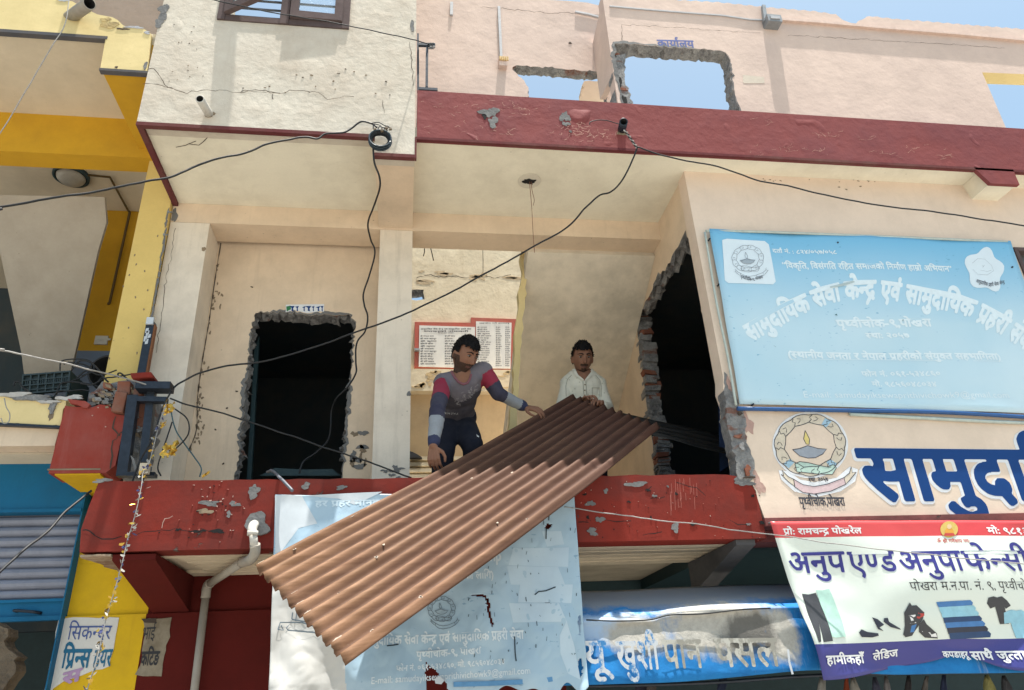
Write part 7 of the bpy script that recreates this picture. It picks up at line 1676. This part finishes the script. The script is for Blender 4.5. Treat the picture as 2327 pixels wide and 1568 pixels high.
M['darktop'] = plaster('dark_dusty_knit', (.055, .052, .068), dirt=(.13, .12, .13), amount=.45, streak=.1, bump=.003, scale=3)
M['track'] = plaster('black_navy_trackpants', (.014, .016, .026), dirt=(.05, .05, .06), amount=.3, streak=0, bump=.003, scale=3)
p1, i1 = build_person('person', 'man in dusty grey, crimson and navy sweatshirt bending to hold the rusty sheet edge', J1, Vector((.50, -.66, -.62)), Vector((.22, -.46, .86)), 1.03,
    (lambda x, y: (.42 + .10 * abs(x) if y > .25 else (.10 if y > -.15 else -.42 - .1 * y)), 3, 1.0), beard1, ['greyshirt', 'pinkshirt', 'navyshirt', 'lightgrey', 'cuff', 'darktop'], shirt1, 'track', hands1)
def on_body(bv, c, x, y, lift=.003):
    """nearest point of a garment seen at a crop point, lifted a little off it"""
    o_ = Vector((0, 0, EYE)); d = ray(*c(x, y)).normalized(); h = bv.ray_cast(o_, d)
    return (h[0] + h[1] * lift * (1 if h[1].dot(d) < 0 else -1)) if h[0] is not None else None
def body_patch(mb, bv, c, pts, lift, mi=0, th=.0):
    P = [on_body(bv, c, *p, lift) for p in pts]; P = [p for p in P if p is not None]
    if len(P) < 3: return
    d = ray(*c(*pts[0])).normalized()
    if th: mb.prism(P, d * th, mi); return
    u = d.orthogonal().normalized(); w = d.cross(u); o = len(mb.v); mb.v += P
    for t in tessellate_polygon([[Vector((p.dot(u), p.dot(w), 0)) for p in P]]): mb.f.append([o + i for i in t]); mb.mi.append(mi); mb.sm.append(False)
def dens(pts, k=4): return [(a[0] + (b_[0] - a[0]) * t / k, a[1] + (b_[1] - a[1]) * t / k) for a, b_ in zip(pts, pts[1:]) for t in range(k)] + [pts[-1]]
def neck_hole(o, c, poly):
    """faces of the garment's top that lie inside the neckline show skin"""
    me = o.data; me.materials.append(M['skin']); k = len(me.materials) - 1; off = ORG[o.name]; P = [c(*p) for p in poly]
    for f_ in me.polygons:
        w = f_.center + off - Vector((0, 0, EYE)); z = w.dot(fwd); x, y = PCX + FOC * w.dot(right) / z, PCY + FOC * w.dot(down) / z
        ins_ = False
        for i_ in range(len(P)):
            (x1, y1), (x2, y2) = P[i_], P[i_ - 1]
            if (y1 > y) != (y2 > y) and x < (x2 - x1) * (y - y1) / (y2 - y1) + x1: ins_ = not ins_
        if ins_: f_.material_index = k
bv = i1['bvh']; f = MB(); P = [on_body(bv, cG, x, y, .004) for x, y in dens([(322, 862), (328, 890), (345, 920), (368, 946), (398, 962), (424, 955), (440, 930), (448, 898)])]; P = [p for p in P if p is not None]
if len(P) > 3: f.tube(smooth_path(P, 3), .0075, 8); part('collar', f, plain('dull_rose_collar', (.22, .09, .115), .9), i1['shirt'])
neck_hole(i1['shirt'], cG, [(322, 850), (334, 892), (350, 918), (372, 942), (398, 957), (420, 950), (436, 926), (446, 890), (446, 840), (322, 830)])
f = MB(); q = random.Random(6)
for k in range(26):
    x, y = q.uniform(350, 490), 0; y = 1075 - (x - 350) * .55 + q.uniform(-35, 25); P = [on_body(bv, cG, x + q.uniform(-12, 12), y + q.uniform(-12, 12), .002) for _ in range(4)]; P = [p for p in P if p is not None]
    if len(P) > 2: f.ribbon(P, .003, -ray(*cG(x, y)).normalized())
part('faded_shirt_print', f, plain('faded_print_grey', (.30, .29, .31), .9), i1['shirt'])
f = MB(); body_patch(f, i1['bvt'], cG, [(482, 1279), (484, 1294), (496, 1301), (517, 1291), (498, 1293), (488, 1288)], .004)
if f.v: part('white_swoosh', f, plain('white_logo_print', (.7, .7, .7), .6), i1['trousers'])
f = MB(); vs_, fs_, w_ = outline('SKIN STYLE', .02, 16); o = len(f.v); ok = True; P = [on_body(bv, cG, 278 + 90 * x / w_, 1150 + 3 * x / w_ - 11 * y / .7, .003) for x, y in vs_]
if all(p is not None for p in P): f.v += P; f.f += [list(t) for t in fs_]; f.mi += [0] * len(fs_); f.sm += [False] * len(fs_); part('shirt_lettering', f, plain('pale_shirt_letters', (.5, .5, .5), .8), i1['shirt'])
# --- man standing at the far end
J2 = dict(pelvis=gp(1155, 1180, 5.26), neck=gp(1152, 908, 5.22), head=gp(1152, 797, 5.14), rs=gp(1062, 962, 5.24), ls=gp(1254, 962, 5.24), re=gp(1020, 1115, 5.18), le=gp(1308, 1115, 5.18), rw=gp(1150, 1092, 4.99), lw=gp(1292, 1098, 4.97),
          rh=gp(1105, 1230, 5.26), lh=gp(1205, 1230, 5.26))
for s_ in 'rl':
    J2[s_ + 'k'] = Vector((J2[s_ + 'h'].x, 5.20, (J2[s_ + 'h'].z + ZFL + .08) / 2)); J2[s_ + 'a'] = Vector((J2[s_ + 'h'].x, 5.27, ZFL + .09))
t_r, t_l = sheet_pt(*cG(1192, 1056), .022), sheet_pt(*cG(1250, 1082), .022)
J2['rw'] = t_r + Vector((-.035, .085, -.012)); J2['lw'] = t_l + Vector((.045, .085, -.012))
hands2 = dict(r=dict(d=t_r - J2['rw'], n=Vector((-.1, -.2, 1)), s=Vector((.6, -.5, 0)), k=dict(curl=(.35, .9, .7))), l=dict(d=t_l - J2['lw'], n=Vector((.1, -.2, 1)), s=Vector((-.6, -.5, 0)), k=dict(curl=(.5, .7, .6))))
def beard2(x, y, z):
    return (abs(x) < .40 and y > .55 and -.475 < z < -.34) or (abs(x) < .26 and y > .3 and z < -.62) or (y > -.1 and z < -.55 and z > -1.1 and abs(x) > .2 and (z < -.72))
def m_shirt2():
    t = NT('off_white_dotted_shirt'); v = t.voro(28); a = t.noise(6, 5, .6); dot = t.math('MULTIPLY', t.ramp(v, .14, .2, 1, 0), .55)
    c = t.mix(t.ramp(a, .35, .7), (.66, .65, .57), (.56, .55, .48)); return t.done(t.mix(dot, c, (.30, .29, .22)), .9, a, .006)
M['shirt2'] = m_shirt2()
p2, i2 = build_person('person', 'man in off white dotted collared shirt standing behind the raised sheet end', J2, Vector((-.03, -.90, -.44)), Vector((0, -.40, .91)), 1.05,
    (lambda x, y: (.46 + .12 * abs(x) if y > .25 else (.12 if y > -.15 else -.42 - .1 * y)), 8, 1.1), beard2, ['shirt2'], lambda *a: 0, 'track', hands2)
bv = i2['bvh']
neck_hole(i2['shirt'], cG, [(1104, 860), (1110, 884), (1120, 906), (1140, 924), (1164, 942), (1182, 922), (1198, 902), (1206, 880), (1206, 860)])
M['shirtshade'] = plain('off_white_collar', (.60, .59, .52), .9, 0, .1, 10)
for pts in ([(1092, 872), (1096, 893), (1112, 915), (1158, 944), (1161, 936), (1128, 908), (1108, 872)], [(1206, 868), (1203, 890), (1182, 918), (1166, 938), (1170, 946), (1196, 926), (1220, 902), (1218, 876)]):
    f = MB(); body_patch(f, bv, cG, pts, .011, 0, .006); part('collar', f, 'shirtshade', i2['shirt'])
f = MB()
for dx in (-9, 9):
    P = [on_body(bv, cG, x + dx, y, .003) for x, y in dens([(1165, 946), (1168, 990), (1172, 1040)], 5)]; P = [p for p in P if p is not None]
    if len(P) > 2: f.tube(P, .0022, 5)
for pts in ([(1214, 985), (1262, 985), (1264, 1040)], [(1214, 985), (1214, 1042)], [(1085, 905), (1060, 930), (1048, 975), (1050, 1040)], [(1235, 905), (1262, 935), (1272, 980), (1272, 1040)]):
    P = [on_body(bv, cG, x, y, .002) for x, y in dens(pts, 5)]; P = [p for p in P if p is not None]
    if len(P) > 2: f.tube(P, .0022, 5)
part('seams', f, plain('shirt_seam', (.34, .33, .28), .9), i2['shirt'])
for y in (965, 1000, 1032):
    p = on_body(bv, cG, 1168, y, .004)
    if p is not None: f = MB(); ellipsoid(f, p, Vector((.006, 0, 0)), Vector((0, .003, 0)), Vector((0, 0, .006)), 10, 6); part('button', f, 'stain', i2['shirt'])
